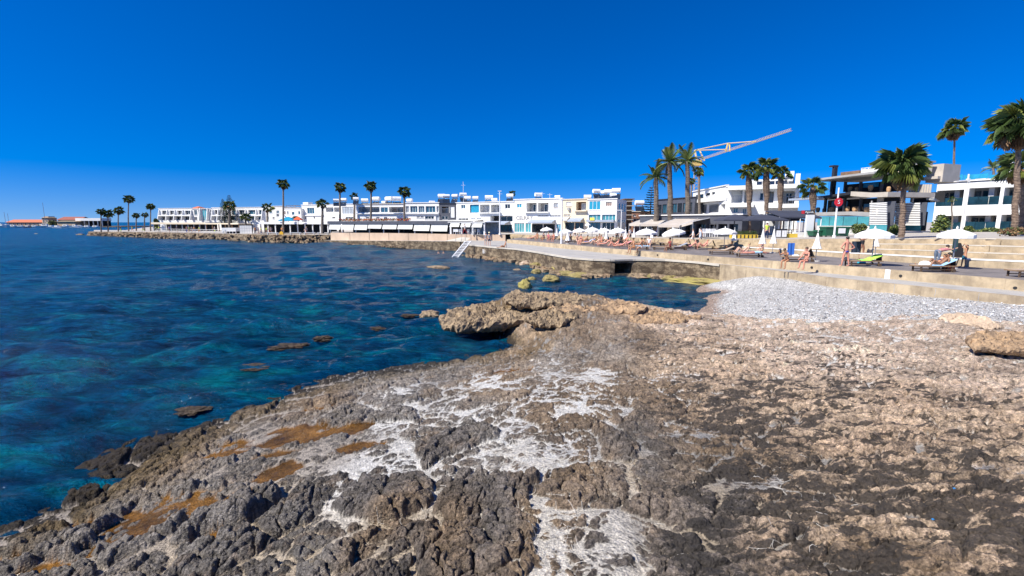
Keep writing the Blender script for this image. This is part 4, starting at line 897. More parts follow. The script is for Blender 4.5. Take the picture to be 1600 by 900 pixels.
b.win(690.5,323,701,333, dglass, kind='loggia', dp=1, back=brownw, rail_=True); b.win(704,323,710,340, framew, n=1, dp=.12); b.win(690,337.5,700,343, dglass); b.part('mirror_panel', 701.5,323,703,333, mgrey, -.06, -.005); b.finish(cornice=framed)
b = Bld('seafront_apartments', 'white hotel block with three balconies and a large dark ground floor recess', 'building', row2(713.3), row2(803), 2.2, 8.6, 9, white)
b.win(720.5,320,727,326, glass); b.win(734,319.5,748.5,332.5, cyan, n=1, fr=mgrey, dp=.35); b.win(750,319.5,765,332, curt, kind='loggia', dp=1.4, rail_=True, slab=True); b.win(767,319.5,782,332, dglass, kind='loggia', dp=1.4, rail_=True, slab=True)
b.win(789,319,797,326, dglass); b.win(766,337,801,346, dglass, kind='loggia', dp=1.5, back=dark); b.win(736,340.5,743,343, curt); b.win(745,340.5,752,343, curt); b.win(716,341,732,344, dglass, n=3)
b.win(770,351,778,363.5, dglass, n=1, fr=framed); b.win(780,351,800,363.5, glass, n=3, fr=framed); b.win(716,350,762,363.5, dglass, n=6, fr=framed); b.finish()
b = Bld('seafront_apartments', 'white hotel block lettered above its glass shopfront with two dark balconies', 'building', row2(803.4), row2(878), 2.3, 8.95, 9, white)
HB = b
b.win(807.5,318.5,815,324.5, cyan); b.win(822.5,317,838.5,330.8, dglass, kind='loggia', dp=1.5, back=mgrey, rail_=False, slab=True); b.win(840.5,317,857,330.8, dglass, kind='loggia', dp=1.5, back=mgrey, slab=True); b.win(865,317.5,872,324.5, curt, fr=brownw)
b.win(840,336.2,857,338.2, dglass, n=3, dp=.3); b.win(859,336.2,876,338.2, dglass, n=3, dp=.3); b.win(803.8,348.5,819,363, tglass, n=4); b.win(821,348.5,829.5,363, tglass, n=2); b.win(831,350,848,363.5, dglass, n=3, fr=framed); b.win(849,350,867,363.5, dglass, n=3, fr=framed); b.win(869,350,877,363.5, cyan, n=2); b.finish()
s0, h0 = b.loc(819, 340.6); tm = text_mesh("CELRAY", 1.05, mgrey, .03); o = link('lettering', tm, b.root); o.location = (s0, -.05, h0); o.rotation_euler = (math.pi/2, 0, 0)
b = Bld('seafront_shop', 'cream coloured house with brown balcony beside the blue glazed corner building', 'building', row2(878.4), row2(917.5), 2.35, 8.7, 8, cream)
b.win(884.5,315.5,892.5,322, framew, n=2); b.win(900.3,315.3,915.7,328.6, curt, kind='loggia', dp=1.2, back=brownw, slab=True); b.win(881,335,891,337.5, dglass); b.win(883,347.5,897,362.5, dglass, n=2, fr=framed); b.win(898.5,347.5,912,362.5, dglass, n=2, fr=brownw); b.part('air_conditioner', 887.5,324.5,891,328.5, mgrey, -.4, -.01); b.finish()
b = Bld('seafront_shop', 'white corner building with bright blue upper glazing and pale cyan shopfront', 'building', row2(917.9), row2(963), 2.4, 8.6, 6.3, white)
b.win(920.3,313.8,938.5,327.8, cyan, n=3, dp=.1); b.win(946.5,315.3,956,322.3, brownw, n=3); b.win(919.7,335.2,938.2,345, tglass, n=3, dp=.3); b.win(940.5,335.2,961.5,345, tglass, n=4, dp=.3); b.win(920,347.5,938,362.5, glass, n=3, fr=framed); b.win(940.5,347.5,960,362.5, dglass, n=3, fr=framew)
b.part('awning_band', 918.5,343.6,961,346.6, awl, -.9, -.005); b.part('sign_board', 924.5,340,931.5,344.5, pm("yellow sign", (.75,.62,.10), .6, .1), -1.0, -.92)
for y0, z0, z1 in [(.9,3.9,5.5),(2.7,3.9,5.5),(4.4,3.9,5.5),(.9,.2,2.6),(2.7,.2,2.6),(4.4,.2,2.6)]:
    f = MB().box(b.W, y0, z0, b.W+.05, y0+1.1, z1).build('window', framew, b.root); MB().box(b.W+.04, y0+.08, z0+.08, b.W+.065, y0+1.02, z1-.08).build('pane', dglass, f)
b.finish()
# awnings over the shopfronts
def awning(name, label, bl, u0, v0, u1, v1, mat, out=1.6, drop=.5, group='shopfront awnings on the seafront row', val=.22):
    a, c, b_, d = bl.rc(u0, v0, u1, v1); M = bl.root.matrix_basis
    r = thing(name, label, 'awning', tuple(bl.A + Vector((0,0,bl.z0))), math.atan2(bl.t.y, bl.t.x), group)
    mb = MB(); n = 8
    for i in range(n):
        x0 = a+(b_-a)*i/n; x1 = a+(b_-a)*(i+1)/n
        mb.add([(x0,-.02,d),(x1,-.02,d),(x1,-out,d-drop),(x0,-out,d-drop),(x1,-out,d-drop-val),(x0,-out,d-drop-val),(x1,-out+.03,d-drop-val),(x0,-out+.03,d-drop-val),(x0,-.02,d-.03),(x1,-.02,d-.03),(x1,-out+.03,d-drop-.03),(x0,-out+.03,d-drop-.03)], [(0,3,2,1),(3,5,4,2),(5,7,6,4),(8,9,10,11)])
    mb.build('canopy', mat, r)
    for x in (a+.1, b_-.1): MB().tube([(x,-.05,d-.7),(x,-out+.05,d-drop-.05)], .03, 5).build('arm', steelw, r)
    return r
awning('shop_awning', 'long blue grey awning over the dark shop under the lettering', HB, 830,343,868,349, awl)
FB = Bld.__new__(Bld); 
def plane(A, B, z0):
    s = Bld.__new__(Bld); A = Vector((A[0], A[1], 0)); B = Vector((B[0], B[1], 0)); s.A = A; s.t = (B-A).normalized(); s.n = Vector((-s.t.y, s.t.x, 0)); s.z0 = z0; s.W = (B-A).length; s.root = thing('tmp', None, None, (A.x, A.y, z0), math.atan2(s.t.y, s.t.x)); bpy.data.objects.remove(s.root); s.root = Vector((A.x, A.y, z0)); return s
class PlaneB(Bld):
    def __init__(s, A, B, z0):
        A = Vector((A[0], A[1], 0)); B = Vector((B[0], B[1], 0)); s.A = A; s.t = (B-A).normalized(); s.n = Vector((-s.t.y, s.t.x, 0)); s.z0 = z0; s.W = (B-A).length
        class Rr: pass
        s.root = Rr(); s.root.matrix_basis = Matrix.Translation((A.x, A.y, z0)) @ Matrix.Rotation(math.atan2(s.t.y, s.t.x), 4, 'Z')
PF2 = PlaneB(row2(713.3), row2(963), 2.3)
awning('shop_awning', 'pale awning above the dark restaurant right of the flat roofed terrace', PF2, 762,345.5,797,350, awl, 2.2)
awning('shop_awning', 'short white awning on the cream house at its left side', PF2, 879.5,339,890,344.5, blind, 1.2)
awning('shop_awning', 'blue and white awning on the cream house next to the cyan shopfront', PF2, 891.5,340.5,912,347.5, awl, 1.6)
awning('shop_awning', 'low flat grey canopy stretching from the dark grey house to the balconies', PF2, 694,343.5,755,347.5, blind, 3.2, .25)
# --- far blocks (left)
LA, LB = P(250, 325.5, z=9.3), P(413, 324, z=9.3); rowL = lambda u: onl(LA, LB, u)
def fins(b, us_, v0, v1):
    for u in us_:
        s0, h0 = b.loc(u, v1); s1, h1 = b.loc(u, v0)
        MB().add([(s0-.11,-1.2,h0),(s0+.11,-1.2,h0),(s0+.11,-.01,h0),(s0-.11,-.01,h0),(s0-.11,-.3,h1),(s0+.11,-.3,h1),(s0+.18,-.01,h1),(s0-.18,-.01,h1)], [(0,1,5,4),(1,2,6,5),(4,5,6,7),(3,0,4,7),(0,3,2,1)]).build('buttress', white, b.root)
b = Bld('terraced_apartments', 'leftmost white terraced apartment block with sloping fins above the open restaurants', 'building', rowL(250), rowL(301.5), 1.7, 9.2, 10, white)
for q in [(253,329,262,335.5),(265,329,274,335.5),(277,329,286,335.5),(289,329,300,335.5),(252,338,260,344),(263,338,272,344),(275,338,285,344),(288,338,299,344)]: b.win(*q, g=dglass, n=3, dp=.5)
fins(b, (251,263.5,275.5,287.7,301), 328, 344); b.part('storey_band', 250.5,335.8,301,337.6, white, -.8, -.01); b.finish()
def hip(name, bl, u0, u1, y0, y1, h, dh, mat, parent):
    a = bl.loc(u0, 325)[0]; b_ = bl.loc(u1, 325)[0]; m = (a+b_)/2; y = (y0+y1)/2; q = min((b_-a)/2, (y1-y0)/2)*.8
    MB().add([(a,y0,h),(b_,y0,h),(b_,y1,h),(a,y1,h),(a+q,y,h+dh),(b_-q,y,h+dh)], [(0,1,5,4),(1,2,5),(2,3,4,5),(3,0,4)]).build(name, mat, parent)
hip('tiled_roof', b, 288,302,1.5,6,b.H-.1,.9,tile,b.root)
b = Bld('terraced_apartments', 'recessed bluish glass and white stair block between the two white terraced blocks', 'building', rowL(302), rowL(332.5), 1.7, 9.0, 10, shadew)
b.win(303.5,328,308,336, glass, n=2); b.win(310,328,314,336, glass); b.win(316,326.5,325.5,345, tglass, n=3); b.win(328,328,332,337, dglass); b.win(303.5,339,308,344, dglass); b.win(310,339,314,344,glass)
fins(b, (315,326.8), 325, 345); b.finish()
b = Bld('terraced_apartments', 'white terraced apartment block with slanted fins behind the twin conifers', 'building', rowL(333), rowL(413), 1.7, 9.3, 10, white)
for u0, u1 in [(335,342),(344,349),(351,357),(362,371),(373,383),(388,401),(404,411)]: b.win(u0,328,u1,335, g=dglass if u0 % 2 else glass, n=2, dp=.5)
for u0, u1 in [(335,342),(346,356),(360,371),(376,384),(392,400),(403,411)]: b.win(u0,338,u1,343.6, g=glass, n=2, dp=.5)
fins(b, (334,343,350,358.5,372,385.5,402,412), 327, 344); b.part('storey_band', 333.5,335.6,412,337.5, white, -.8, -.01); b.finish(); hip('tiled_roof', b, 336,353,1.5,6,b.H-.1,1.0,tile,b.root); hip('tiled_roof', b, 366,384,2.5,5,b.H-.25,.5,tile,b.root)
b = Bld('apartment_block', 'plain grey white block with four small windows behind a stubby palm', 'building', P(414,323,d=141)[:2], P(442,323,d=139)[:2], 1.9, 9.2, 8, shadew)
b.win(432,329,436,333.5, glass); b.win(432,334.5,436,338.5, dglass); b.win(421,329,425,333.5, glass); b.win(426,339,429,342, dglass); b.win(416,338,420,343, glass); b.finish()
b = Bld('seafront_house', 'low white house with a roof pergola and blue windows left of the chimney block', 'building', P(442.5,326,d=139)[:2], P(470,326,d=137)[:2], 1.9, 8.5, 8, white)
b.win(443.5,330,446.5,335, brownw); b.win(448.5,330,451,335, glass); b.win(456,331,460,336, glass, n=1); b.win(466,330,469,335, glass, n=1); b.win(444,340,449,346, dglass); b.win(461,340,468,346, dglass)
mp_ = MB()
for i in range(7): x = .6+i*.55; mp_.box(x, .5, b.H+.9, x+.08, 4, b.H+1.0)
for x in (.6, 3.9): 
    for y in (.6, 3.8): mp_.box(x, y, b.H-.3, x+.1, y+.1, b.H+.9)
mp_.build('roof_pergola', mgrey, b.root); b.finish()
# --- open restaurants on the promenade
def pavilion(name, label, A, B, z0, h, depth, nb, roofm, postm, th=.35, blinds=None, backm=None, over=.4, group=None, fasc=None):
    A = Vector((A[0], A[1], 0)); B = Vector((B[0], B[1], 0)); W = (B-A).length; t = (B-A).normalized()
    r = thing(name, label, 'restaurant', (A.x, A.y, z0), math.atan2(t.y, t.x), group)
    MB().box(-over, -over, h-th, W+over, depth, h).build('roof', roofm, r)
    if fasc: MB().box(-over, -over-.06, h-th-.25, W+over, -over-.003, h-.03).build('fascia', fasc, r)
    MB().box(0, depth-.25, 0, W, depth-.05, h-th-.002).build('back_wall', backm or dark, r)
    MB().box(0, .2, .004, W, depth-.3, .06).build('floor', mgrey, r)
    for i in range(nb+1):
        x = W*i/nb; MB().box(x-.11, -.1, 0, x+.11, .12, h-th-.002).build('post', postm, r)
        if blinds and i < nb:
            x1 = W*(i+1)/nb; dr = rng.uniform(blinds-.12, blinds+.12)*(h-th); zt = h-th-.01; mb = MB()
            for k in range(4):
                za, zb_ = zt-dr*k/4, zt-dr*(k+1)/4; ya, yb = -.22-.35*k/4, -.22-.35*(k+1)/4
                mb.add([(x+.16,ya,za),(x1-.16,ya,za),(x1-.16,yb,zb_),(x+.16,yb,zb_)], [(0,1,2,3)])
            mb.box(x+.14, -.61, zt-dr-.06, x1-.14, -.55, zt-dr); mb.build('roller_blind', blind, r)
    return r, W
# tables and chairs grouped inside as one object each (they read as a dark mass at this size)
def diningset(parent_pos, rz, W, D, n, z0, label, seed):
    r_ = random.Random(seed); mb = MB(); mats = [steelw, wood, framed, shadew]
    mb.M = Matrix.Translation(parent_pos) @ Matrix.Rotation(rz, 4, 'Z')
    return r_
pA, pB = UD(241, 148, 1.66), UD(322, 146, 1.66)
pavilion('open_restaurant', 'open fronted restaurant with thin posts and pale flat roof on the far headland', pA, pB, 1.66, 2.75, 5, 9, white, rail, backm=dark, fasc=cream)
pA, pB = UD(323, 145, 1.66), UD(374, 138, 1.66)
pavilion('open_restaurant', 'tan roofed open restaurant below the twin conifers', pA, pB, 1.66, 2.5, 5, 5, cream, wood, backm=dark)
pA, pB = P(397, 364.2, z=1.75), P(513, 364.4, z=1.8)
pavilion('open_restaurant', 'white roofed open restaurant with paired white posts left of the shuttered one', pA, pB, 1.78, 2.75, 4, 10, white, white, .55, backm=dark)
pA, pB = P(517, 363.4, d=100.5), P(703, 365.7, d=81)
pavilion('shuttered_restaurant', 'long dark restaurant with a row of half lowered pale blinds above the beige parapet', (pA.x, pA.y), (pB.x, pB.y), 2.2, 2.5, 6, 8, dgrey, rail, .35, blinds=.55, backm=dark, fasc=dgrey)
pA, pB = P(705, 365.8, d=80.5), P(757, 366, d=76)
pavilion('terrace_canopy', 'white canopied cafe terrace with a hanging white blind beside the lamp post', (pA.x, pA.y), (pB.x, pB.y), 2.35, 2.2, 4, 3, white, steelw, .12, blinds=.42, backm=curt)
def wallbox(name, label, cat, u0, v0, u1, v1, d, z0, depth, mat, group=None):
    A, B = UD(u0, d, z0), UD(u1, d, z0); top = P((u0+u1)/2, v0, d=d).z; W = B.x-A.x
    r = thing(name, label, cat, (A.x, A.y, z0), 0, group); return r, W, top-z0
r, W, H = wallbox('garden_wall', 'white tiled wall on the promenade right of the white stall', 'wall', 375,352.3,394,365, 112, 1.7, 3, white)
for i in range(5):
    for j in range(3): MB().box(W*i/5+.02, 0, H*j/3+.02, W*(i+1)/5-.02, .12, H*(j+1)/3-.02).build('panel', shadew, r)
MB().box(0, .03, 0, W, .3, H-.03).build('backing', mgrey, r)
r, W, H = wallbox('market_stall', 'small white stall with dark openings at the headland railing', 'stall', 350,356,369.5,364.5, 116, 1.66, 2, white)
MB().box(-.2, -.5, H-.9, W+.2, 1.6, H).build('roof', white, r)
for i in range(5): MB().box(W*i/4-.08, -.3, 0, W*i/4+.08, -.14, H-.9).build('post', white, r)
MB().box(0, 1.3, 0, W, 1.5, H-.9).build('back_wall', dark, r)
# --- small flowers along the shuttered roof
mb = MB(); fl = [pm("red petals", (.6,.06,.04), .8, .2), pm("orange petals", (.75,.3,.05), .8, .2), pm("plant green", (.07,.13,.04), .8, .3)]
pa, pb = P(530, 345, d=98), P(640, 346, d=87)
for i in range(700):
    t = rng.random(); p = pa.lerp(pb, t); s_ = .16; mb.m = rng.choice([0,1,1,2,2,0]); c = (p.x+rng.uniform(-.3,.3), p.y+rng.uniform(.2,1.0), 4.72+rng.uniform(0,.42)); a = rng.uniform(0,6)
    mb.add([(c[0]-s_*math.cos(a),c[1]-s_*math.sin(a),c[2]),(c[0]+s_*math.cos(a),c[1]+s_*math.sin(a),c[2]),(c[0],c[1],c[2]+s_)], [(0,1,2)])
tag(mb.build('flower_border', fl), 'strip of red and orange flowers along the dark shuttered restaurant roof', None, None, 'stuff')
# --- solar water heaters and tanks
def make_heater():
    r = thing('solar_water_heater', 'x', 'water heater')
    MB().tube([(-.75,0,1.75),(-.78,0,1.75),(.78,0,1.75),(.75,0,1.75)], [.1,.42,.42,.1], 12).build('tank', steelw, r)
    for x in (-.55, .55): MB().box(x-.04, -.1, 0, x+.04, .1, 1.38).build('stand', rail, r)
    p = MB().add([(-.8,-.9,.1),(.8,-.9,.1),(.8,-.05,1.1),(-.8,-.05,1.1),(-.8,-.86,.03),(.8,-.86,.03),(.8,-.01,1.03),(-.8,-.01,1.03)], [(0,1,2,3),(4,7,6,5),(0,4,5,1),(1,5,6,2),(2,6,7,3),(3,7,4,0)]).build('panel', solar, r)
    return r
H0 = None; nth = ['first','second','third','fourth','fifth','sixth','seventh','eighth','ninth','tenth','eleventh','twelfth','thirteenth','fourteenth','fifteenth','sixteenth','seventeenth','eighteenth','nineteenth','twentieth','21st','22nd','23rd','24th','25th','26th','27th','28th','29th','30th']
hl = [(525,313,.8),(537,312,.9),(556,310.5,.8),(570,313,1),(588,310.5,1.1),(600,316,.7),(608,310.5,1.2),(620,310.5,1.2),(640,313,.9),(675,316,.8),(690,306,1),(697,306.5,1),(711,306,.9),(723.5,304,.95),(731,309,.9),(743,309,.8),(764,308.5,1.1),(773,312,.8),(797,305.5,.9),(841,304,.9),(871,307.5,.7),(918,307.5,.9),(932,298.5,.9),(944,300.5,.8),(950,299,.9),(963,297.5,1.0),(958,305,.8)]
for i, (u, v, sc) in enumerate(hl):
    A = row1(u) if u < 713 else row2(min(u, 960)); d = A[1]+3.5; p = P(u, v, d=d); base = p.z-1.75*sc
    lab = '%s white rooftop water heater tank from the left along the seafront roofs' % nth[i]
    if H0 is None: H0 = make_heater(); H0.location = (p.x, p.y, base); H0.scale = (sc,)*3; H0['label'] = lab; H0['group'] = 'solar water heaters on the seafront roofs'; H0.rotation_euler=(0,0,R(20))
    else: dup(H0, (p.x, p.y, base), R(rng.uniform(-30, 30)), lab, 'solar water heaters on the seafront roofs', sc)
    if base > 8.9:
        mb = MB(); s_ = .5*sc
        for x, y in [(-s_,-s_),(s_,-s_),(s_,s_),(-s_,s_)]: mb.box(p.x+x-.05, p.y+y-.05, 8.1, p.x+x+.05, p.y+y+.05, base)
        mb.box(p.x-s_-.1, p.y-s_-.1, base-.06, p.x+s_+.1, p.y+s_+.1, base-.002)
        tag(mb.build('tank_platform', steelw), 'white metal platform carrying the %s rooftop tank from the left' % nth[i], 'platform', 'platforms under rooftop tanks')
# antennas
for u, v0, v1, lab in [(724,284,305,'thin tall antenna mast above the rooftop tanks of the white hotel'),(781,300,314,'short white antenna above the second balcony of the white hotel'),(847,300,312,'white twin antenna beside the tank on the lettered hotel'),(859,302,313,'thin white antenna further right on the lettered hotel')]:
    A = row2(max(u, 714)); d = A[1]+2; a, b_ = P(u, v0, d=d), P(u, v1, d=d); b_.z = 8.2
    r = thing('antenna', lab, 'antenna', b_); MB().tube([(0,0,0),(0,0,a.z-b_.z)], .04, 5).build('mast', steelw, r); MB().box(-.5,-.02,(a.z-b_.z)*.85,.5,.02,(a.z-b_.z)*.85+.04).build('crossbar', steelw, r)
# --- behind and right of the corner shop
r = thing('timber_tower', 'tall dark timber clad house corner with planted balcony beside the blue corner building', 'building', UD(975, 92, 2.5)); W = UD(986, 92, 2.5).x-UD(975, 92, 2.5).x; H = P(980, 308, d=92).z-2.5
MB().box(0,0,0,W,4,H-.5).build('wall', wood, r)
for k in range(5): MB().box(-.2,-.5,H*(.35+.13*k),W+.25,-.003,H*(.35+.13*k)+.18).build('balcony_slab', tang, r)
MB().box(-.25,-.6,H-.5,W+.3,4.2,H-.3).build('roof', wood, r)
b = Bld('brick_house', 'low brick red house with flat pale roof edge between the timber tower and the conifer', 'building', P(985,330,d=98)[:2], P(1018,330,d=98)[:2], 2.5, P(1000,331,d=98).z, 6, pinkb)
b.win(989,335,994,339, dglass); b.win(998,335,1004,339, dglass); b.win(1008,335,1013,340, dglass); b.win(990,342,1000,346, dglass); b.finish(cornice=cream)
p = P(999, 319, d=101); dup(H0, (p.x, p.y, p.z-1.8), 0, 'white tank standing on two posts above the brick red house', 'solar water heaters on the seafront roofs', 1.2)
mb = MB(); z_ = P(1000,331,d=98).z
for x in (-.6,.6): mb.box(p.x+x-.08, p.y-.1, z_-.3, p.x+x+.08, p.y+.1, p.z-1.79)
tag(mb.build('tank_platform', rail), 'two posts under the white tank on the brick red house', 'platform')
# restaurant with slanting awnings
b = Bld('glass_building', 'dark glass and steel building rising behind the slanting beige awnings', 'building', P(1024,312,d=84)[:2], P(1086,312,d=74)[:2], 2.7, 8.4, 8, dgrey)
for k in range(7): b.win(1027+8*k, 320-k*.6, 1033.5+8*k, 334-k*.5, g=glass if k % 2 else dglass, fr=framed, n=2)
b.finish(cornice=framed)
b = Bld('awning_restaurant', 'dark open restaurant front under the slanting beige awnings', 'restaurant', P(1000,342,d=66)[:2], P(1160,342,d=54)[:2], 2.7, 5.35, 5, dgrey)
for k in range(9): b.win(1003+17*k, 350, 1017+17*k, 367, g=dglass, fr=framed if k % 3 else framew, n=2, kind='window', dp=.6)
b.finish(cornice=shadew)
def slant(name, label, fr, bk, d0, d1, mat):
    # fr: front edge pixels (left,right) at depth d0 ; bk: back edge at depth d1
    r = thing(name, label, 'awning', (0,0,0)); a, b_ = P(*fr[0], d=d0[0]), P(*fr[1], d=d0[1]); c, e = P(*bk[1], d=d1[1]), P(*bk[0], d=d1[0])
    r.location = a; mb = MB(); n = 6
    for i in range(n):
        p0, p1, q0, q1 = a.lerp(b_, i/n)-a, a.lerp(b_, (i+1)/n)-a, e.lerp(c, i/n)-a, e.lerp(c, (i+1)/n)-a; dz = Vector((0,0,-.05)); vz = Vector((0,0,-.28))
        mb.add([p0,p1,q1,q0,p0+dz,p1+dz,q1+dz,q0+dz,p0+vz,p1+vz], [(0,1,2,3),(7,6,5,4),(0,8,9,1)])
    mb.build('canopy', mat, r)
    for k in (0, 1): s_, t_ = (a, e) if k == 0 else (b_, c); MB().tube([s_-a, t_-a+Vector((0,0,.02))], .05, 5).build('arm', steelw, r)
    for k in (0, 1): s_ = a if k == 0 else b_; MB().tube([(s_-a)+Vector((0,0,-.1)), Vector(((s_-a).x, (s_-a).y, 2.7-a.z))], .05, 6).build('post', rail, r)
slant('slanting_awning', 'leftmost beige awning, sloping down from behind the conifer', [(983,350),(1018,350.5)], [(1005,342),(1040,337)], (66,63), (70,69), awg)
slant('slanting_awning', 'second beige awning in front of the left feathery palm trunk', [(1000,350),(1030,350)], [(1030,338.5),(1052,337)], (62,61), (66,65), awg)
slant('slanting_awning', 'large beige awning right of the palm trunks over the restaurant tables', [(1028,351.5),(1062,352)], [(1060,340.5),(1102,338)], (57,55.5), (62,60), awg)
slant('slanting_awning', 'narrow beige awning merging into the dark roof of the restaurant', [(1062,352),(1083,346)], [(1092,340),(1120,338.5)], (56,54), (60,59), awg)
# --- white curved hotel
JA, JB, JC = P(1083, 300, z=9.6), P(1136, 289, z=9.7), P(1250, 291, z=9.2)
b = Bld('white_hotel', 'left wing of the white hotel with curved balcony bands and small dark windows', 'building', JA[:2], JB[:2], 2.8, 9.6, 8, white)
for q in [(1087,304,1099,311),(1103,301.5,1109.5,306),(1112,300,1117,304)]: b.win(*q, g=dglass, fr=framed)
for q in [(1097,310,1100.5,314.5),(1102,309,1107,313.5),(1111.5,308,1116.5,312.5),(1119,307.5,1124,312)]: b.win(*q, g=dglass)
b.win(1098,320,1104,333, glass, kind='loggia', dp=1, rail_=True); b.win(1108,319,1123,332, glass, kind='loggia', dp=1.3, back=cream, rail_=True); b.win(1126,319,1133,331, glass, kind='loggia', dp=1)
s0, h0 = b.loc(1094, 317.5); s1, h1 = b.loc(1135, 315); mb = MB(); n = 12
for i in range(n):
    a0, a1 = i/n, (i+1)/n; xa, xb = s0+(s1-s0)*a0, s0+(s1-s0)*a1; oa, ob = 1.4*math.sin(math.pi*min(1, .15+a0*.9)), 1.4*math.sin(math.pi*min(1, .15+a1*.9)); zz = h0
    mb.add([(xa,-oa,zz),(xb,-ob,zz),(xb,-ob,zz+.55),(xa,-oa,zz+.55),(xb,0,zz+.55),(xa,0,zz+.55),(xa,0,zz),(xb,0,zz)], [(0,1,2,3),(3,2,4,5),(0,6,7,1)])
mb.build('curved_balcony', white, b.root); b.finish()
b = Bld('white_hotel', 'right wing of the white hotel with deep balconies behind three thick palm trunks', 'building', JB[:2], JC[:2], 2.8, 9.4, 9, white)
b.win(1143,297.5,1160,317, glass, kind='loggia', dp=2, back=cream, rail_=True); b.win(1163,297.5,1176,317, curt, kind='loggia', dp=2, rail_=True, back=shadew); b.win(1187,301,1193,313, dglass, n=1); b.win(1199,299,1209,317, curt, kind='loggia', dp=1.5, back=shadew, rail_=True); b.win(1222,298,1242,318.5, dglass, kind='loggia', dp=2, back=shadew, rail_=True)
b.win(1146,325,1153,332, tglass); b.win(1160,326,1166,334, glass); b.win(1146,346,1152,362, tglass, n=1); b.win(1176,346,1190,362, dglass, n=2); b.win(1225,344,1238,362, curt, n=2)
b.part('balcony_band', 1140,318.6,1178,324, white, -1.3, -.01); b.part('balcony_band', 1196,319,1247,325, white, -1.3, -.01); b.part('roof_slab', 1138,290,1245,296, white, -1.3, -.01)
b.part('penthouse', 1166,277,1243,289, white, 3, 8); 
a, c, bb, d = b.rc(1182, 284, 1243, 291)
for i in range(6):
    x = a+(bb-a)*i/6; MB().add([(x,.6,c+.0),(x+(bb-a)/6-.12,.6,c),(x+(bb-a)/6-.12,2.4,d+.3),(x,2.4,d+.3)], [(0,1,2,3)]).add([(x,.64,c-.05),(x+(bb-a)/6-.12,.64,c-.05),(x+(bb-a)/6-.12,2.44,d+.25),(x,2.44,d+.25)], [(3,2,1,0)]).build('solar_panel', solar, b.root)
s0, h0 = b.loc(1235, 272); MB().tube([(s0-.5,2.6,h0),(s0-.52,2.6,h0),(s0+.52,2.6,h0),(s0+.5,2.6,h0)], [.1,.62,.62,.1], 14).build('roof_tank', steelw, b.root); b.part('chimney', 1243,271,1250,300, white, .2, 1.2); b.part('tank_stand', 1231,276,1240,290, shadew, 2.2, 2.9)
b.finish()
# --- crane
r = thing('tower_crane', 'yellow and grey luffing tower crane far behind the white hotel', 'crane', UD(1089.5, 190, 2))
base = Vector(r.location); tip = P(1236, 203, d=150)-base; root_ = P(1089, 251, d=188)-base; apex = P(1085.5, 235, d=190)-base
yel_ = pm("crane yellow", (.70,.48,.15), .5, .1); gal = pm("crane grey tan", (.55,.43,.27), .5, .1)
def truss(p0, p1, w, n, mats):
    mb = MB(); ax = (p1-p0).normalized(); sd_ = ax.cross(Vector((0,0,1))).normalized()*w; up = sd_.cross(ax).normalized()*w*1.1
    co = [[p0.lerp(p1, i/n)+o for o in (sd_-up*.5, -sd_-up*.5, up)] for i in range(n+1)]
    for i in range(n):
        mb.m = 1 if i % 9 in (0,) else 0
        for k in range(3): mb.tube([co[i][k], co[i+1][k]], w*.13, 4, False); mb.tube([co[i][k], co[i+1][(k+1) % 3]], w*.09, 3, False)
    return mb
truss(root_, tip, .42, 70, None).build('jib', [gal, yel_], r); truss(Vector((0,0,0)), root_, 1.0, 20, None).build('mast', [yel_, gal], r)
cj = root_.lerp(tip, .68); ci = root_.lerp(tip, .36); pz = P(1137.5, 224, d=178)-base; pl = Vector((ci.x, ci.y, ci.z)) 
MB().tube([root_, apex], .35, 5).tube([apex+Vector((2,0,0)), root_+Vector((3,0,0))], .3, 5).build('a_frame', gal, r)
MB().tube([apex, pz], .22, 4).tube([pz, cj], .2, 4).tube([apex, ci+Vector((0,0,.6))], .2, 4).build('tie_cable', gal, r)
MB().tube([ci, pz], .3, 4).tube([ci+Vector((1.5,0,0)), pz+Vector((.6,0,0))], .25, 4).build('jib_post', yel_, r); MB().box(root_.x-1.5, root_.y-1.5, root_.z-2, root_.x+1.5, root_.y+1.5, root_.z).build('cab', yel_, r)
# --- big dark terraced restaurant
KA, KB = UD(1252, 60, 3.2), UD(1376, 50, 3.2)
b = PlaneB(KA, KB, 3.2)
r = thing('terraced_restaurant', 'dark three level restaurant with overhanging terraces and a turquoise glass balustrade', 'restaurant', (KA.x, KA.y, 3.2), math.atan2(b.t.y, b.t.x)); 
def kp(name, u0, v0, u1, v1, mat, y0, y1): a, c, bb, d = b.rc(u0, v0, u1, v1); return MB().box(a, y0, c, bb, y1, d).build(name, mat, r)
def kslab(name, pts, th, y0, y1, mat):
    L = [b.loc(u, v) for u, v in pts]; mb = MB()
    for (s0, h0), (s1, h1) in zip(L, L[1:]):
        mb.add([(s0,y0,h0-th),(s1,y0,h1-th),(s1,y0,h1),(s0,y0,h0),(s0,y1,h0-th),(s1,y1,h1-th),(s1,y1,h1),(s0,y1,h0)], [(0,1,2,3),(3,2,6,7),(0,4,5,1),(0,3,7,4),(1,5,6,2),(4,7,6,5)])
    mb.build(name, mat, r)
kslab('roof_slab', [(1290,281),(1330,276),(1392,268.5)], .22, -2.2, 5, mgrey); kslab('terrace_slab', [(1256,309),(1300,306),(1345,299.5)], .28, -1.2, 5, framed); kslab('terrace_slab', [(1345,299.5),(1378,301.5),(1404,300)], .5, -1.4, 5, tang)
kslab('terrace_slab', [(1270,332.5),(1340,330.5),(1374,332.5)], .42, -1.2, 5, mgrey); 
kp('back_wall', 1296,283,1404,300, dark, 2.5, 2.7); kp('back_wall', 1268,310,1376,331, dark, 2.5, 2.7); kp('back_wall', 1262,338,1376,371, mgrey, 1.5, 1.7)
for u in (1300,1321,1345,1378): kp('column', u-1, 284 if u > 1296 else 310, u+1.2, 300, framed, -.2, .1)
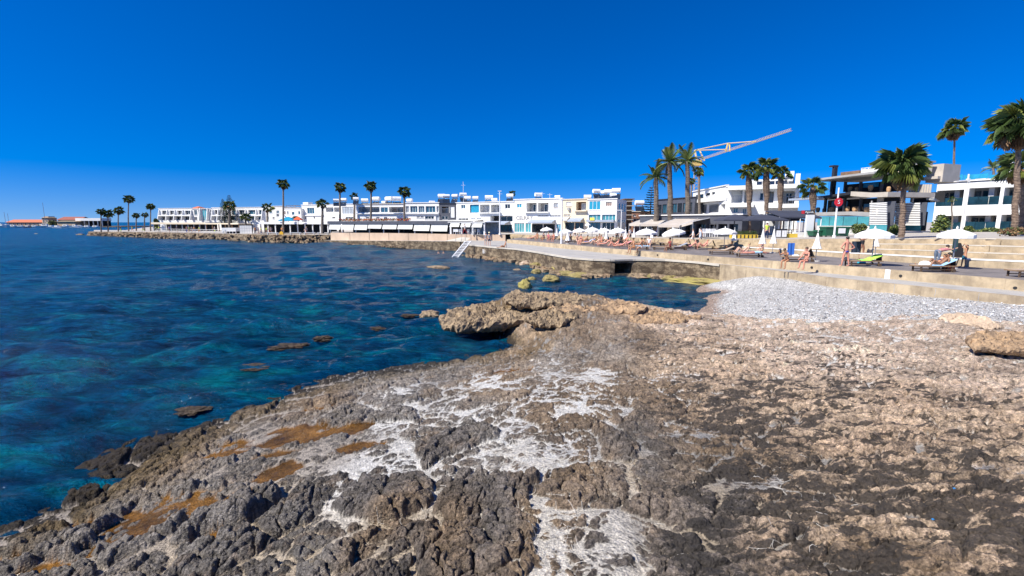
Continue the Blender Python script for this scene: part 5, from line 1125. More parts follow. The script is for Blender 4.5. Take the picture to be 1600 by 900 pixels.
for u in (1272,1290,1320,1345): kp('column', u-1, 310, u+1.2, 331, framed, -.2, .1)
kp('column', 1373,306,1378,352, tang, -.4, .1)
for u0, u1 in [(1293,1312),(1312.5,1334),(1334.5,1356),(1356.5,1376)]: kp('glass_balustrade', u0, 338.5, u1-.4, 352.5, tglass, -1.5, -1.46)
kp('low_wall', 1322,361.5,1376,371.5, white, -2.2, -1.8); kp('planter_wall', 1293,353,1376,361, shadew, -1.6, -1.4)
kp('window', 1324,286,1346,292, cyan, 2.3, 2.45); kp('window', 1325,318,1345,328, glass, 2.3, 2.45); kp('window', 1349,314,1371,327, dglass, 2.3, 2.45); kp('window', 1276,314,1300,326, glass, 2.3, 2.45)
wick = pm("tan wicker", (.50,.30,.15), .8, .3, 6, .3)
for u, v, w_ in [(1325,296,3),(1335,297,2.2),(1357,293.5,3.2),(1385,296,2.5),(1402,294,3),(1275,328,3),(1285,329,3),(1296,328,4),(1321,327,3),(1332,327,3),(1340,327,4),(1353,328,5),(1365,328,4.5)]:
    s_, h_ = b.loc(u, v); q = w_*.075; MB().lathe([(q*.5,-.35),(q,-.1),(q*1.05,.15),(q*.8,.3),(q*.2,.32)], 10, (s_, .3, h_)).build('wicker_chair', wick, r)
kp('chimney_pipe', 1299.5,260,1303.5,306, framed, -.1, .35); kp('chimney_cap', 1298,258.5,1305,261, framed, -.25, .5)
kp('roof_planter', 1320,268,1349,275, wood, -.6, .2); a, c, bb, d = b.rc(1350,261,1395,270); 
for i in range(9): x = a+(bb-a)*i/8; MB().box(x, -.4, c, x+.05, -.35, d).build('rail_post', steelw, r)
MB().box(a, -.42, d, bb, -.33, d+.05).build('handrail', steelw, r); MB().box(a, -.38, c+.1, bb, -.36, d-.1).build('rail_glass', shadew, r)
kp('penthouse', 1350,255,1400,270, cream, 1.5, 5); kp('penthouse_roof', 1348,252.6,1402,254.9, mgrey, 1.1, 5.3)
kp('penthouse_window', 1370,258,1392,266, dglass, 1.4, 1.49)
kp('awning', 1254,309.5,1300,312.5, awl, -2.2, -1.3)
for i in range(13): v = 317+2.7*i; kp('louvre_slat', 1377, v, 1404, v+1.5, white, -1.6, -1.5)
kp('louvre_post', 1376,314,1377.6,352, mgrey, -1.5, -1.4); kp('upper_glass', 1379,304,1404,314, dark, .5, .6); kp('glass_balustrade', 1377,351.5,1404,361, tglass, -1.6, -1.55)
kp('louvre_backing', 1378,315,1404,352, dgrey, -.6, -.5)
s_, h_ = b.loc(1309, 295); bn = thing('banner', 'bright blue rectangular banner hanging at the upper terrace of the dark restaurant', 'banner', tuple(b.A+b.t*s_+Vector((0,0,3.2+h_))), math.atan2(b.t.y, b.t.x)); bn.location = b.root.matrix_basis @ Vector((s_, -2.3, h_))
a, c, bb, d = b.rc(1299.5,285,1318.5,304.5); MB().box(-(bb-a)/2, 0, -(d-c)/2, (bb-a)/2, .04, (d-c)/2).build('cloth', pm("bright blue cloth", (.02,.27,.62), .7, .1), bn)
o = link('lettering', text_mesh("HERO", .50, pm("navy lettering", (.02,.05,.15), .6, .1)), bn); o.rotation_euler = (math.pi/2,0,0); o.location = (.05,-.02,-.12)
# concrete house, stair and louvres between the restaurant and the white villa
LA_, LB_ = UD(1405, 52, 3.3), UD(1458, 49, 3.3); b = PlaneB(LA_, LB_, 3.3); r = thing('louvred_house', 'grey house with white horizontal louvres and dark outside stair beside the near palm', 'building', (LA_.x, LA_.y, 3.3), math.atan2(b.t.y, b.t.x))
for i in range(13): v = 318+2.7*i; kp('louvre_slat', 1405.5, v, 1453, v+1.5, white, -1.7, -1.6)
kp('louvre_backing', 1406,317,1453,352, dgrey, -.7, -.6); kp('glass_balustrade', 1406,352,1441,361, tglass, -.1, -.05); kp('glass_balustrade', 1441.5,331,1449,361, dglass, -.12, -.07); kp('low_wall', 1405.5,363,1457,372.5, white, -.8, -.4)
for i in range(9): u = 1418+4*i; kp('timber_screen', u, 288, u+3.4, 301, tang, .2, .25)
kp('upper_wall', 1406,300,1456,316, dark, 2.2, 2.3); kp('roof_block', 1434,256,1460,284, tang, 1.5, 4.5); kp('roof_slab', 1420,276,1456,280, tang, 1, 5); kp('wall_panel', 1430,302,1442,312, shadew, 2.0, 2.1); kp('column', 1412,301,1415,316, tang, 1.2, 1.5)
for i in range(8): kp('stair_tread', 1436+2.4*i, 303+1.5*i, 1441+2.4*i, 303.7+1.5*i, rail, .1, 1.2)
# --- white villa
MA, MB_ = UD(1455, 60, 3.3), UD(1640, 51, 3.3)
b = Bld('white_villa', 'white modern two storey villa with deep glazed balconies at the right edge', 'building', MA[:2], MB_[:2], 3.3, P(1466, 283.5, d=59.6).z, 9, white)
vg = pm("deep blue balcony glass", (.015,.05,.075), .08, .5, .6, 0, spec=.8)
for u0, v0, u1, v1 in [(1463,297,1505,322),(1513,293,1562,320),(1568,292,1610,319),(1461,337,1503,359.5),(1508,336.5,1556,359.5),(1563,335,1608,359.5)]:
    a, c, bb, d = b.rc(u0, v0, u1, v1); bb = min(bb, b.W-.1); b.op.append((a, c, bb, d, 1.8, 'l')); dp = 1.8; MB().box(a, dp, c, bb, dp+.1, d).build('recess_wall', mgrey, b.root)
    n = 4
    for i in range(n):
        if i == 2: x = a+(bb-a)*.55; MB().box(x, dp-.9, c, x+.5, dp-.01, d-.01).build('partition', shadew, b.root); continue
        x0 = a+(bb-a)*i/n+.1; x1 = a+(bb-a)*(i+1)/n-.05; f = MB().box(x0, dp-.08, c, x0+.06, dp-.005, d-.3).box(x1-.06, dp-.08, c, x1, dp-.005, d-.3).box(x0+.06, dp-.07, d-.36, x1-.06, dp-.01, d-.3).build('window', framed, b.root); MB().box(x0+.01, dp-.04, c+.02, x1-.01, dp-.03, d-.32).build('pane', vg, f)
    for i in range(3): x0 = a+(bb-a)*i/3+.02; x1 = a+(bb-a)*(i+1)/3-.02; MB().box(x0, .1, c, x1, .12, c+1.0).build('glass_balustrade', tglass if False else vg, b.root)
b.part('chimney', 1556,249,1567,277, white, 3, 5); b.part('roof_edge', 1460,282.2,1600,283.4, framed, -.1, -.02); b.part('blue_screen', 1527,266,1540,277, pm("blue panel", (.03,.22,.45), .3, .1), 2, 2.2); b.part('roof_box', 1510,271,1526,279, cream, 3, 5); b.part('low_wall', 1441,363,1600,372.8, white, -3.2, -2.8)
b.part('dark_band', 1441,360,1600,362.6, mgrey, -3.3, -2.7)
for u0, u1 in [(1465,1500),(1501,1540),(1541,1580),(1581,1610)]: b.part('roof_rail_glass', u0, 271.5 if u0 > 1500 else 273, u1-.5, 281.5 if u0 < 1500 else 279, cyan, 1.0, 1.03)
b.finish(par=.5, cornice=False)
# --- dark parasols and sign of the cafe in front of the hotel
def sqcanopy(name, label, c, hw, zt, zb, z0, mat, n=4, group='dark cafe parasols', rz=0, posts=1):
    r = thing(name, label, 'parasol', (c[0], c[1], z0), rz, group); mb = MB()
    pr = [(hw,zb-z0-.14),(hw,zb-z0),(hw*.5,(zb+zt)/2-z0+.06),(.02,zt-z0)]; k = n; vs = []; 
    for rr_, z in pr:
        for i in range(k): a = 2*math.pi*(i+.5)/k; vs.append((rr_*1.41*math.cos(a), rr_*1.0*math.sin(a), z))
    fs = [(i*k+j, i*k+(j+1) % k, (i+1)*k+(j+1) % k, (i+1)*k+j) for i in range(3) for j in range(k)]
    mb.add(vs, fs); mb.add([(x, y, z-.03) for x, y, z in vs[k:]], [(i*k+j, (i+1)*k+j, (i+1)*k+(j+1) % k, i*k+(j+1) % k) for i in range(2) for j in range(k)]); mb.build('canopy', mat, r)
    MB().tube([(0,0,0),(0,0,zt-z0)], .05, 6).build('pole', framed, r); MB().box(-.35,-.35,.005,.35,.35,.1).build('base', framed, r)
    for i in range(4): a = 2*math.pi*(i+.5)/4; MB().tube([(0,0,zt-z0-.08),(hw*1.38*math.cos(a), hw*.98*math.sin(a), zb-z0-.02)], .02, 3).build('rib', framed, r)
    return r
for (u, d, hw, lab) in [(1146,50,1.75,'left charcoal parasol in front of the white hotel'),(1187,49,2.1,'middle charcoal parasol between the thick palm trunks'),(1222,49.5,1.6,'third charcoal parasol right of the palm trunks')]:
    p = UD(u, d, 2.95); sqcanopy('cafe_parasol', lab, (p.x, p.y), hw, 5.35, 4.75, 2.9, awb)
r = thing('cafe_canopy', 'wide flat charcoal canopy on posts right of the dark parasols', 'canopy', UD(1216, 48, 3.0)); W = UD(1302, 46, 3.0).x-UD(1216, 48, 3.0).x
MB().add([(0,0,2.05),(W,0,2.0),(W,3,2.75),(0,3,2.75),(0,0,1.9),(W,0,1.85)], [(0,1,2,3),(0,4,5,1)]).add([(0,0,2.02),(W,0,1.97),(W,3,2.72),(0,3,2.72)], [(3,2,1,0)]).build('cloth', awb, r)
for i in range(5):
    for y in (0.05, 2.9): MB().tube([(W*i/4,y,0),(W*i/4,y,2.0+.25*y)], .05, 6).build('post', framed if i % 2 else steelw, r)
MB().box(0,2.95,0,W*.42,3.05,2.4).build('back_screen', white, r)
p = UD(1247, 46.5, 3.0); r = thing('cafe_sign', 'dark sign board with a red square and white lettering on the canopy', 'sign', (p.x, p.y-.2, P(1256, 331.5, d=46.5).z)); W = 19*46.5/711
MB().box(0,0,-.17,W,.06,.17).build('board', framed, r); MB().box(0,-.02,-.16,.3,-.003,.16).build('emblem', pm("sign red", (.65,.03,.04), .5, .1), r); o = link('lettering', text_mesh("Agenda", .28, whitep), r); o.rotation_euler = (math.pi/2,0,0); o.location = (.78,-.02,0)
# far harbour
hz = 1.2
def farb(name, label, u0, v0, u1, vr, d, roofm, wallm, nw, dep=12, z0=.6, cat='building'):
    A, B = UD(u0, d, z0), UD(u1, d, z0); W = B.x-A.x; h = P((u0+u1)/2, vr, d=d).z-z0; hr = P((u0+u1)/2, v0, d=d).z-z0; r = thing(name, label, cat, A)
    MB().box(0,0,0,W,dep,h).build('wall', wallm, r); MB().add([(-1,-1,h),(W+1,-1,h),(W+1,dep+1,h),(-1,dep+1,h),(0,dep/2,hr),(W,dep/2,hr)], [(0,1,5,4),(1,2,5),(2,3,4,5),(3,0,4)]).build('roof', roofm, r)
    for i in range(nw):
        x = W*(i+.25)/nw; f = MB().box(x,-.12,h*.12,x+W/nw*.5,-.005,h*.8).build('window', shadew, r); MB().box(x+.3,-.16,h*.15,x+W/nw*.5-.3,-.1,h*.75).build('pane', dark, f)
    return r
farb('harbour_building', 'long low stone harbour building with an orange tiled roof', 12,343,70,347.4, 430, tile, stone, 9)
r = farb('harbour_castle', 'small square stone castle tower on the harbour mole', 67,339.2,77,340.2, 425, stone, stone, 2, 8); MB().box(1,1,5,5.2,7,P(72,338,d=425).z-.6).build('turret', stone, r)
farb('harbour_shed', 'harbour warehouse with a brown red roof', 92,338.6,126,343.6, 420, redtile, stone, 5)
farb('harbour_wall_building', 'low stone quay building beneath the warehouse', 90,345,118,346, 405, stone, stone, 0, 8)
r = thing('harbour_canopy', 'long white flat canopy over the harbour quay', 'canopy', UD(119, 410, .8)); W = UD(160,410,.8).x-UD(119,410,.8).x; z1 = P(140,340.8,d=410).z-.8; z2 = P(140,345,d=410).z-.8
MB().box(0,0,z2,W,10,z1).build('roof', white, r)
for i in range(7): MB().box(W*i/6-.3,0,0,W*i/6+.3,.6,z2-.002).build('post', rail, r)
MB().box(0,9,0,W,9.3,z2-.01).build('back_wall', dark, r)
MB().box(UD(-90,440,0).x, 404, -2, UD(175,400,0).x, 470, .7).build('harbour_mole', stain, kind='structure', label='low stone mole of the far harbour')
# boats
hull = pm("white boat hull", (.78,.78,.78), .35, .05)
def boat(u, d, L, label, cabin=True, mast=0, mat=None):
    p = UD(u, d, 0); r = thing('moored_boat', label, 'boat', (p.x, p.y, -.05), R(rng.uniform(-15, 15)), 'boats moored in the far harbour'); mb = MB(); n = 10; vs = []
    for i in range(n+1):
        t = i/n; w = L*.16*math.sin(math.pi*min(1, .25+t*.75))**.6 if t < 1 else .02; zt = L*(.10+.06*t*t); x = L*(t-.5); vs += [(x,-w,zt),(x*.94,-w*.6,-.1),(x*.94,w*.6,-.1),(x,w,zt)]
    fs = []
    for i in range(n):
        for k in range(3): fs.append((i*4+k, i*4+k+1, (i+1)*4+k+1, (i+1)*4+k))
        fs.append((i*4+3, i*4, (i+1)*4, (i+1)*4+3))
    fs.append((0,1,2,3)); mb.add(vs, fs); mb.build('hull', mat or hull, r, smooth=False)
    if cabin: MB().add([(-L*.22,-L*.09,L*.11),(L*.14,-L*.09,L*.11),(L*.14,L*.09,L*.11),(-L*.22,L*.09,L*.11),(-L*.2,-L*.08,L*.23),(L*.07,-L*.08,L*.23),(L*.07,L*.08,L*.23),(-L*.2,L*.08,L*.23)], [(0,1,5,4),(1,2,6,5),(2,3,7,6),(3,0,4,7),(4,5,6,7)]).build('cabin', white, r); MB().box(-L*.17,-L*.092,L*.15,L*.05,-L*.084,L*.2).build('cabin_window', dark, r)
    if mast: MB().tube([(0,0,L*.12),(0,0,mast)], .14, 5).build('mast', rail, r); MB().tube([(0,0,L*.2),(-L*.4,0,L*.2)], .1, 4).build('boom', rail, r)
boat(3,380,14,'large white motor yacht at the left edge of the far harbour'); boat(10,395,12,'sailing yacht with a pale mast near the left edge', mast=13); boat(22,390,10,'white motor boat left of the long harbour building'); boat(33,385,9,'white boat in front of the orange tiled roof'); boat(44,375,8,'small dark hulled boat before the middle of the harbour building', True, 0, dgrey)
boat(55,385,9,'white motor boat before the right end of the orange roof'); boat(72,395,13,'yacht with the tallest mast in front of the castle tower', mast=21); boat(80,385,8,'small white boat right of the castle tower'); boat(90,350,9,'white motor boat nearest the viewer left of the warehouse'); boat(104,385,11,'white cabin boat before the warehouse'); boat(118,380,10,'white boat at the left end of the white canopy'); boat(137,350,9,'white motor boat under the white canopy'); boat(150,345,9,'white boat touching the headland palms', mast=0)
boat(126,385,9,'small white boat between the warehouse and the white canopy'); boat(15,405,11,'sailing boat with a thin mast behind the yachts', mast=12)
# ================================================================ PALMS AND TREES
bark = pm("palm bark", (.24,.17,.12), .9, .4, 5, .8, 16, c2=(.11,.075,.055), bdist=.05); barkg = pm("grey palm bark", (.21,.17,.135), .9, .35, 5, .6, 16, bdist=.05)
leafm = pm("palm leaf green", (.085,.13,.032), .5, .45, 3, 0, c2=(.03,.055,.018)); leafl = pm("sunlit palm leaf", (.21,.24,.055), .5, .3, 3, 0); leafd = pm("dry palm leaf", (.34,.21,.10), .85, .4, 4, .2, c2=(.16,.09,.05))
greenm = pm("shrub leaf", (.07,.11,.03), .6, .5, 4, 0, c2=(.03,.05,.015)); pinem = pm("conifer needles", (.022,.05,.026), .7, .4, 3, 0)
def fan_frond(L, seed, drop):
    """one fan leaf: stalk and a pleated fan of pointed blades; x is outward, z up"""
    r_ = random.Random(seed); mb = MB(); pt = L*.48
    mb.tube([(0,0,0),(pt*.5,0,pt*.10),(pt,0,0)], [.03*L,.022*L,.015*L], 3, False); n = 17
    for i in range(n):
        a = (i/(n-1)-.5)*R(190); l = L*.58*(1-.25*abs(i/(n-1)-.5)*2)*r_.uniform(.88,1.08); w = L*.034
        d = Vector((math.cos(a), math.sin(a), -.06*abs(a))); s_ = Vector((-math.sin(a), math.cos(a), 0)); o = Vector((pt,0,0)); fold = (.03*L if i % 2 else -.02*L)
        m_ = o+d*l*.62+Vector((0,0,fold)); t_ = o+d*l+Vector((0,0,-L*.16*drop*1.5-.08*L)); 
        mb.add([o, m_+s_*w, t_, m_-s_*w], [(0,1,2),(0,2,3)])
    return mb
def feather_frond(L, seed, drop):
    r_ = random.Random(seed); mb = MB(); n = 26; pts = []
    for i in range(9): t = i/8; pts.append(Vector((L*t*(1-.18*t*drop), 0, L*(.30*t-.62*drop*t*t))))
    mb.tube(pts, [.028*L*(1-.8*i/8) for i in range(9)], 3, False)
    for i in range(n):
        t = .12+.88*i/n; k = min(7, int(t*8)); p = pts[k].lerp(pts[k+1], t*8-k); l = L*.26*math.sin(math.pi*min(.97, .18+.8*t))**.7
        for sd_ in (-1, 1):
            d = Vector((.55, sd_*.85, -.25+.15*r_.random())).normalized(); q = p+d*l+Vector((0,0,-l*.25)); w = Vector((.018*L, 0, .006*L)); mb.add([p-w, p+w, q], [(0,1,2)])
    return mb
FR_ = {}
def frond_mesh(kind, v, mat, drop):
    k = (kind, v, mat.name, drop)
    if k not in FR_: FR_[k] = (fan_frond if kind == 'fan' else feather_frond)(1.0, v*7+3, drop).mesh('frond', mat)
    return FR_[k]
def palm(u, vtop, r_px, vbase, d, z0, label, kind='fan', near=False, skirt=0.3, tr=.16, group=None, bulge=False, cut=None, lean=0, nf=None, bm=None):
    base = UD(u, d, z0); top = P(u+lean, vtop, d=d); tr = tr*WF(u); rad = r_px*d/711*(1.10 if near else .92)*(1+WF(u))/2; h = top.z-z0; ox = top.x-base.x
    r = thing('fan_palm' if kind == 'fan' else 'feather_palm', label, 'palm tree', base, 0, group); r_ = random.Random(int(u*13)); n = 14 if near else 7
    pts = [Vector((ox*(t/n)**1.3+ .06*math.sin(t*1.3+u)*h*.06, .03*math.cos(t*1.7+u), h*t/n)) for t in range(n+1)]
    rr = [tr*(1.15-.35*(t/n)) if not bulge else tr*(.85 if t/n < .5 else 1.5-abs(t/n-.76)*2.4) for t in range(n+1)]; rr = [max(.07, q) for q in rr]
    mb = MB()
    if near:
        # ringed trunk: stubs of old leaf bases
        N_ = int(h/.11); q = []; rad_ = []
        for i in range(N_*2): t = i/(N_*2-1); k = min(n-1, int(t*n)); q.append(pts[k].lerp(pts[k+1], t*n-k)); a = rr[k]+(rr[k+1]-rr[k])*(t*n-k); rad_.append(a*(1.10 if i % 2 else .92)*r_.uniform(.95,1.05))
        mb.tube(q, rad_, 10)
    else: mb.tube(pts, rr, 7)
    mb.build('trunk', bm or (bark if bulge or near else barkg), r)
    C0 = pts[-1]; N_ = int((nf or (46 if near else 34))*.56); wr = []
    for i in range(N_):
        g = (i+.5)/N_; el = R(86-118*g**1.0) if kind == 'fan' else R(80-112*g); azm = i*2.399+r_.uniform(-.25,.25); L = rad*(r_.uniform(.72,1.10))*(1.0 if kind == 'fan' else 1.12)*(.8 if g < .12 else 1)
        wr.append((azm, el, L, (leafl if r_.random() < ((.26 if g < .7 else .4) if kind == 'fan' else .08) else leafm), .4 if g < .4 else 1.0))
    if skirt:
        for i in range(int(N_*skirt)): wr.append((r_.uniform(0,6.28), R(r_.uniform(-80,-48)), rad*r_.uniform(.55,.85), leafd, 1.0))
    allm = MB(); cms = [leafm, leafl, leafd]; dead = MB()
    for i, (azm, el, L, mt, dp) in enumerate(wr):
        M = Matrix.Translation(C0+Vector((0,0,-.02))) @ Matrix.Rotation(azm, 4, 'Z') @ Matrix.Rotation(-el, 4, 'Y') @ Matrix.Rotation(r_.uniform(-.5,.5), 4, 'X') @ Matrix.Scale(L, 4)
        dq = (.45 if dp < .9 else 1.0) if kind != 'fan' else dp
        if near:
            o = link('frond', frond_mesh(kind, i % 3, mt, dq), r); o.matrix_local = M
        else:
            tgt = dead if mt is leafd else allm; tgt.M = M; tgt.m = cms.index(mt); f = (fan_frond if kind == 'fan' else feather_frond)(1.0, i % 3, dq); tgt.add(f.v, f.f)
    if not near:
        allm.build('crown', cms, r)
        if dead.v: dead.build('dead_fronds', cms, r)
    return r
gp_ = 'tall palms along the seafront'
for a in [(443,288,11.5,345,112,1.9,'tallest slim palm on the left, standing between the fin block and the chimney block'),(531.5,293,11.5,347,104,2,'slim tall palm between the railed balcony and the long dark balcony'),(580,291,12,347,100,2.1,'slim tall palm in front of the long dark balconies'),(632,300,12,347,94,2.2,'palm with a round crown left of the glazed upper floor'),
          (201,311,10,362,150,1.4,'tallest slim palm of the headland group'),(235.5,323,8.5,360,150,1.5,'round headed palm standing alone at the edge of the far apartments'),(158,331,9,362,152,1.3,'leftmost dense palm on the headland tip'),(169,334,9.5,362,153,1.3,'second dense palm from the left on the headland tip'),(185,329,10,362,150,1.35,'third palm from the left on the headland with brown dead leaves'),(213,337,7,361,158,1.5,'small palm at the foot of the tallest headland palm'),(226,336,6.5,361,160,1.5,'small palm right of the tallest headland palm')]:
    palm(*a, group=gp_, tr=.24, skirt=.35, nf=40)
for a in [(504,318,12,347,102,2,'spiky palm in front of the white chimney block'),(418,325,12,350,118,1.8,'spiky palm in front of the plain grey block'),(384,340,11,352,114,1.7,'low broad palm left of the white tiled wall'),(358.5,322,13,356,118,1.7,'spiky palm in front of the twin conifers'),(554,308,9,320,115,2,'palm crown showing behind the rooftop tanks left of the long balconies'),(800,303,8,320,112,2.2,'dark palm crown behind the rooftop tank above the lettered hotel')]:
    palm(*a, kind='fan', group=gp_, tr=.3, skirt=.2, nf=26)
palm(1025,277,26,350,63,2.7,'left feathery palm of the three behind the beige awnings', 'feather', True, 0, .34, gp_, nf=36, bm=barkg); palm(1047,254,29,350,62,2.7,'middle feathery palm of the three behind the beige awnings', 'feather', True, .05, .36, gp_, nf=36, bm=barkg, lean=-1); palm(1074,252,26,350,61,2.7,'right feathery palm of the three, with fronds bending left', 'feather', True, .05, .34, gp_, nf=34, bm=barkg)
palm(1092,268,11,350,72,2.7,'slender palm just right of the three feathery ones', 'fan', False, .4, .22, gp_); palm(1080,283,8,350,80,2.7,'small headed palm in front of the left end of the white hotel', 'fan', False, .3, .2, gp_)
palm(1170,270,18,365,55,2.95,'left of the three thick trunked palms before the white hotel', 'fan', True, .05, .30, gp_, True, nf=34); palm(1197,263,19,365,54,2.95,'middle of the three thick trunked palms before the white hotel', 'fan', True, .05, .30, gp_, True, nf=34); palm(1217,271,17,365,53,2.95,'right of the three thick trunked palms before the white hotel', 'fan', True, .05, .28, gp_, True, lean=3, nf=32)
palm(1270,293,22,350,50,3.1,'palm with a swollen brown trunk left of the dark terraced restaurant', 'fan', True, .05, .30, gp_, True, nf=22)
palm(1408,262,42,371,33,3.42,'near green palm with a straight brown trunk before the white louvres', 'fan', True, .35, .22, gp_, lean=4, nf=54)
palm(1487,202,22,270,85,3.4,'tall palm with a shaggy crown behind the white villa', 'fan', True, .8, .24, gp_, lean=4, nf=46)
palm(1583,196,47,366,34,3.47,'huge shaggy palm with a patterned trunk at the right edge of the photo', 'fan', True, 1.5, .26, gp_, lean=9, nf=62)
palm(1597,262,36,366,38,3.47,'second shaggy palm leaning in from the right edge below the huge one', 'fan', True, .9, .3, gp_, lean=-3, nf=40)
palm(1487,312,9,360,50,3.3,'thin young palm growing before the white villa', 'fan', False, 0, .10, gp_, nf=16); palm(1552,262,20,290,72,3.3,'feathery palm showing above the roof of the white villa', 'feather', False, 0, .3, gp_, nf=22)
def bush(u, v, w_, h_, d, z0, label, mat=None, n=900, seed=1, name='shrub', trunk=True, group=None, leaf=.12):
    base = UD(u, d, z0); s_ = d/711; W_, H_ = w_*s_/2, h_*s_; r = thing(name, label, 'shrub', base, 0, group); r_ = random.Random(seed); mb = MB()
    cl = [(r_.gauss(0,.42), r_.gauss(0,.42), r_.uniform(.15,.95)) for _ in range(22)]
    for i in range(n):
        c = r_.choice(cl); q = Vector((c[0]+r_.gauss(0,.2), c[1]+r_.gauss(0,.2), c[2]+r_.gauss(0,.12)))
        rr_ = math.hypot(q.x, q.y)
        if rr_ > 1 or q.z > 1.05*(1-.45*rr_*rr_) or q.z < 0: continue
        p = Vector((q.x*W_, q.y*W_*.8, q.z*H_)); a = Vector((r_.gauss(0,1), r_.gauss(0,1), r_.gauss(0,.6))).normalized()*leaf; b2 = a.cross(Vector((r_.gauss(0,1), r_.gauss(0,1), r_.gauss(0,1)))).normalized()*leaf*.5; mb.m = 0 if r_.random() < .7 else 1
        mb.add([p-a, p+b2, p+a, p-b2], [(0,1,2,3)])
    mb.build('foliage', mat or [greenm, leafl], r)
    if trunk:
        for i in range(4): MB().tube([(0,0,0),(r_.uniform(-.3,.3)*W_, r_.uniform(-.3,.3)*W_, H_*.6)], .03+.02*W_, 4).build('stem', bark, r)
    return r
bush(1341,360,24,17,47,3.3,'round clipped green shrub on the white planter wall', n=1600, seed=2, leaf=.10); bush(1396,370,16,16,37,3.4,'dark green bush left of the near palm trunk', seed=3, leaf=.12); bush(1468,361,26,28,49,3.3,'tall dark leafy bush in front of the white villa', seed=4, leaf=.2, n=700); bush(1512,361,14,12,49,3.3,'small bush beside the street lamp before the villa', seed=5); bush(1585,371,44,14,34,3.45,'low brownish planting at the foot of the shaggy palms', [leafd, greenm], 900, 6); bush(1545,360,50,8,50,3.3,'low dark hedge in front of the villa ground floor', n=900, seed=9, leaf=.15)
bush(1263,362,16,10,46,3.0,'small green shrub behind the cafe menu boards', seed=7); bush(1186,352,30,12,60,2.9,'green hedge behind the thick palm trunks', seed=8); bush(83,351,14,9,418,.8,'dark tree clump beside the castle tower', n=500, seed=12, leaf=.8); bush(27,347,22,5,440,1.0,'dark trees behind the long harbour building', n=500, seed=13, leaf=.9); bush(265,327,16,6,172,7,'dark tree crown above the leftmost apartments', n=500, seed=14, leaf=.4, trunk=False); bush(245,356,10,18,158,1.6,'dark tree beside the leftmost apartments', n=700, seed=15, leaf=.4); bush(388,327,6,9,185,6,'dark conifer top behind the fin block', n=300, seed=16, leaf=.4, trunk=False); bush(462,330,12,6,130,5,'green tree top behind the low white house', n=400, seed=17, leaf=.3, trunk=False)
def conifer(u, vt, vb, w_, d, z0, label, seed, open_=False):
    base = UD(u, d, z0); h = P(u, vt, d=d).z-z0; W_ = w_*d/711/2; r = thing('conifer', label, 'conifer tree', base, 0, 'conifers'); r_ = random.Random(seed)
    MB().tube([(0,0,0),(0,0,h)], [.22,.03], 6).build('trunk', bark, r); mb = MB(); lv = 15 if open_ else 22
    for i in range(lv):
        t = .22+.78*i/lv; z = h*t; rad = W_*(1-t)**.7*(1.3 if open_ else 1.35)+.12
        for k in range(8):
            a = 2*math.pi*k/8+i*.5; dr = Vector((math.cos(a), math.sin(a), .12)); sd_ = Vector((-math.sin(a), math.cos(a), 0)); L = rad*r_.uniform(.8,1.1)
            for m_ in range(5):
                f0 = .15+.17*m_; c = Vector((0,0,z))+dr*L*f0; w2 = L*.24*(1-f0*.6)
                for s2 in (-1, 1): mb.add([c, c+dr*L*.22+sd_*w2*s2+Vector((0,0,.05)), c+dr*L*.30], [(0,1,2)])
                mb.add([c, c+dr*L*.3+Vector((0,0,.12)), c+dr*L*.25-Vector((0,0,.12))], [(0,1,2)])
    mb.build('crown', pinem, r)
conifer(362.5,304,350,17,150,1.8,'taller of the twin dark conifers behind the spiky palm', 1); conifer(352,310,350,13,152,1.8,'shorter left one of the twin dark conifers', 2); conifer(1015,290,350,26,88,2.6,'open branched dark conifer beside the left feathery palm', 3, True)
# ================================================================ BEACH FURNITURE
canvas = pm("white parasol canvas", (.82,.81,.78), .8, .04, 2, .03); teak = pm("weathered teak", (.27,.175,.10), .7, .3, 5, .2, 16); teakd = pm("dark teak", (.10,.065,.04), .7, .3, 5, .2, 16)
sling = pm("tan sling fabric", (.46,.35,.25), .85, .12, 4, .1); slingd = pm("dark backrest support", (.04,.035,.035), .8, .2)
def mk_lounger(back):
    r = thing('sun_lounger', 'x', 'sun lounger', (0,0,0), 0, 'sun loungers on the deck')
    mb = MB(); 
    for y in (-.31, .27): mb.box(-1.0, y, .28, 1.0, y+.04, .34)
    for x in (-1.0, -.1, .95): mb.box(x, -.27, .285, x+.05, .27, .33)
    mb.build('frame', teak, r)
    for x in (-.85, .72):
        for y in (-.30, .24): MB().box(x, y, 0, x+.07, y+.06, .28).build('leg', teakd, r)
    for x in (-.80,): MB().box(-.78, -.28, .10, .72, -.25, .14).build('stretcher', teakd, r); MB().box(-.78, .25, .10, .72, .28, .14).build('stretcher', teakd, r)
    for y in (-.36, .31): w_ = MB().tube([(.80,y,.09),(.80,y+.045,.09)], .09, 12).build('wheel', teakd, r)
    MB().box(-.98, -.265, .335, .22, .265, .365).build('seat_panel', sling, r)
    c, s_ = math.cos(back), math.sin(back); L = .76; mb = MB(); mb.M = Matrix.Translation((.22,0,.35)) @ Matrix.Rotation(-back, 4, 'Y'); mb.box(0, -.265, -.012, L, .265, .018); mb.build('backrest', sling, r)
    if back > .1:
        mb = MB(); mb.add([(.22+L*c-.02,-.25,.33+L*s_),(.22+L*c-.02,.25,.33+L*s_),(.95,.25,.33),(.95,-.25,.33)], [(0,1,2,3)]).build('backrest_support', slingd, r)
    return r
LG = {}
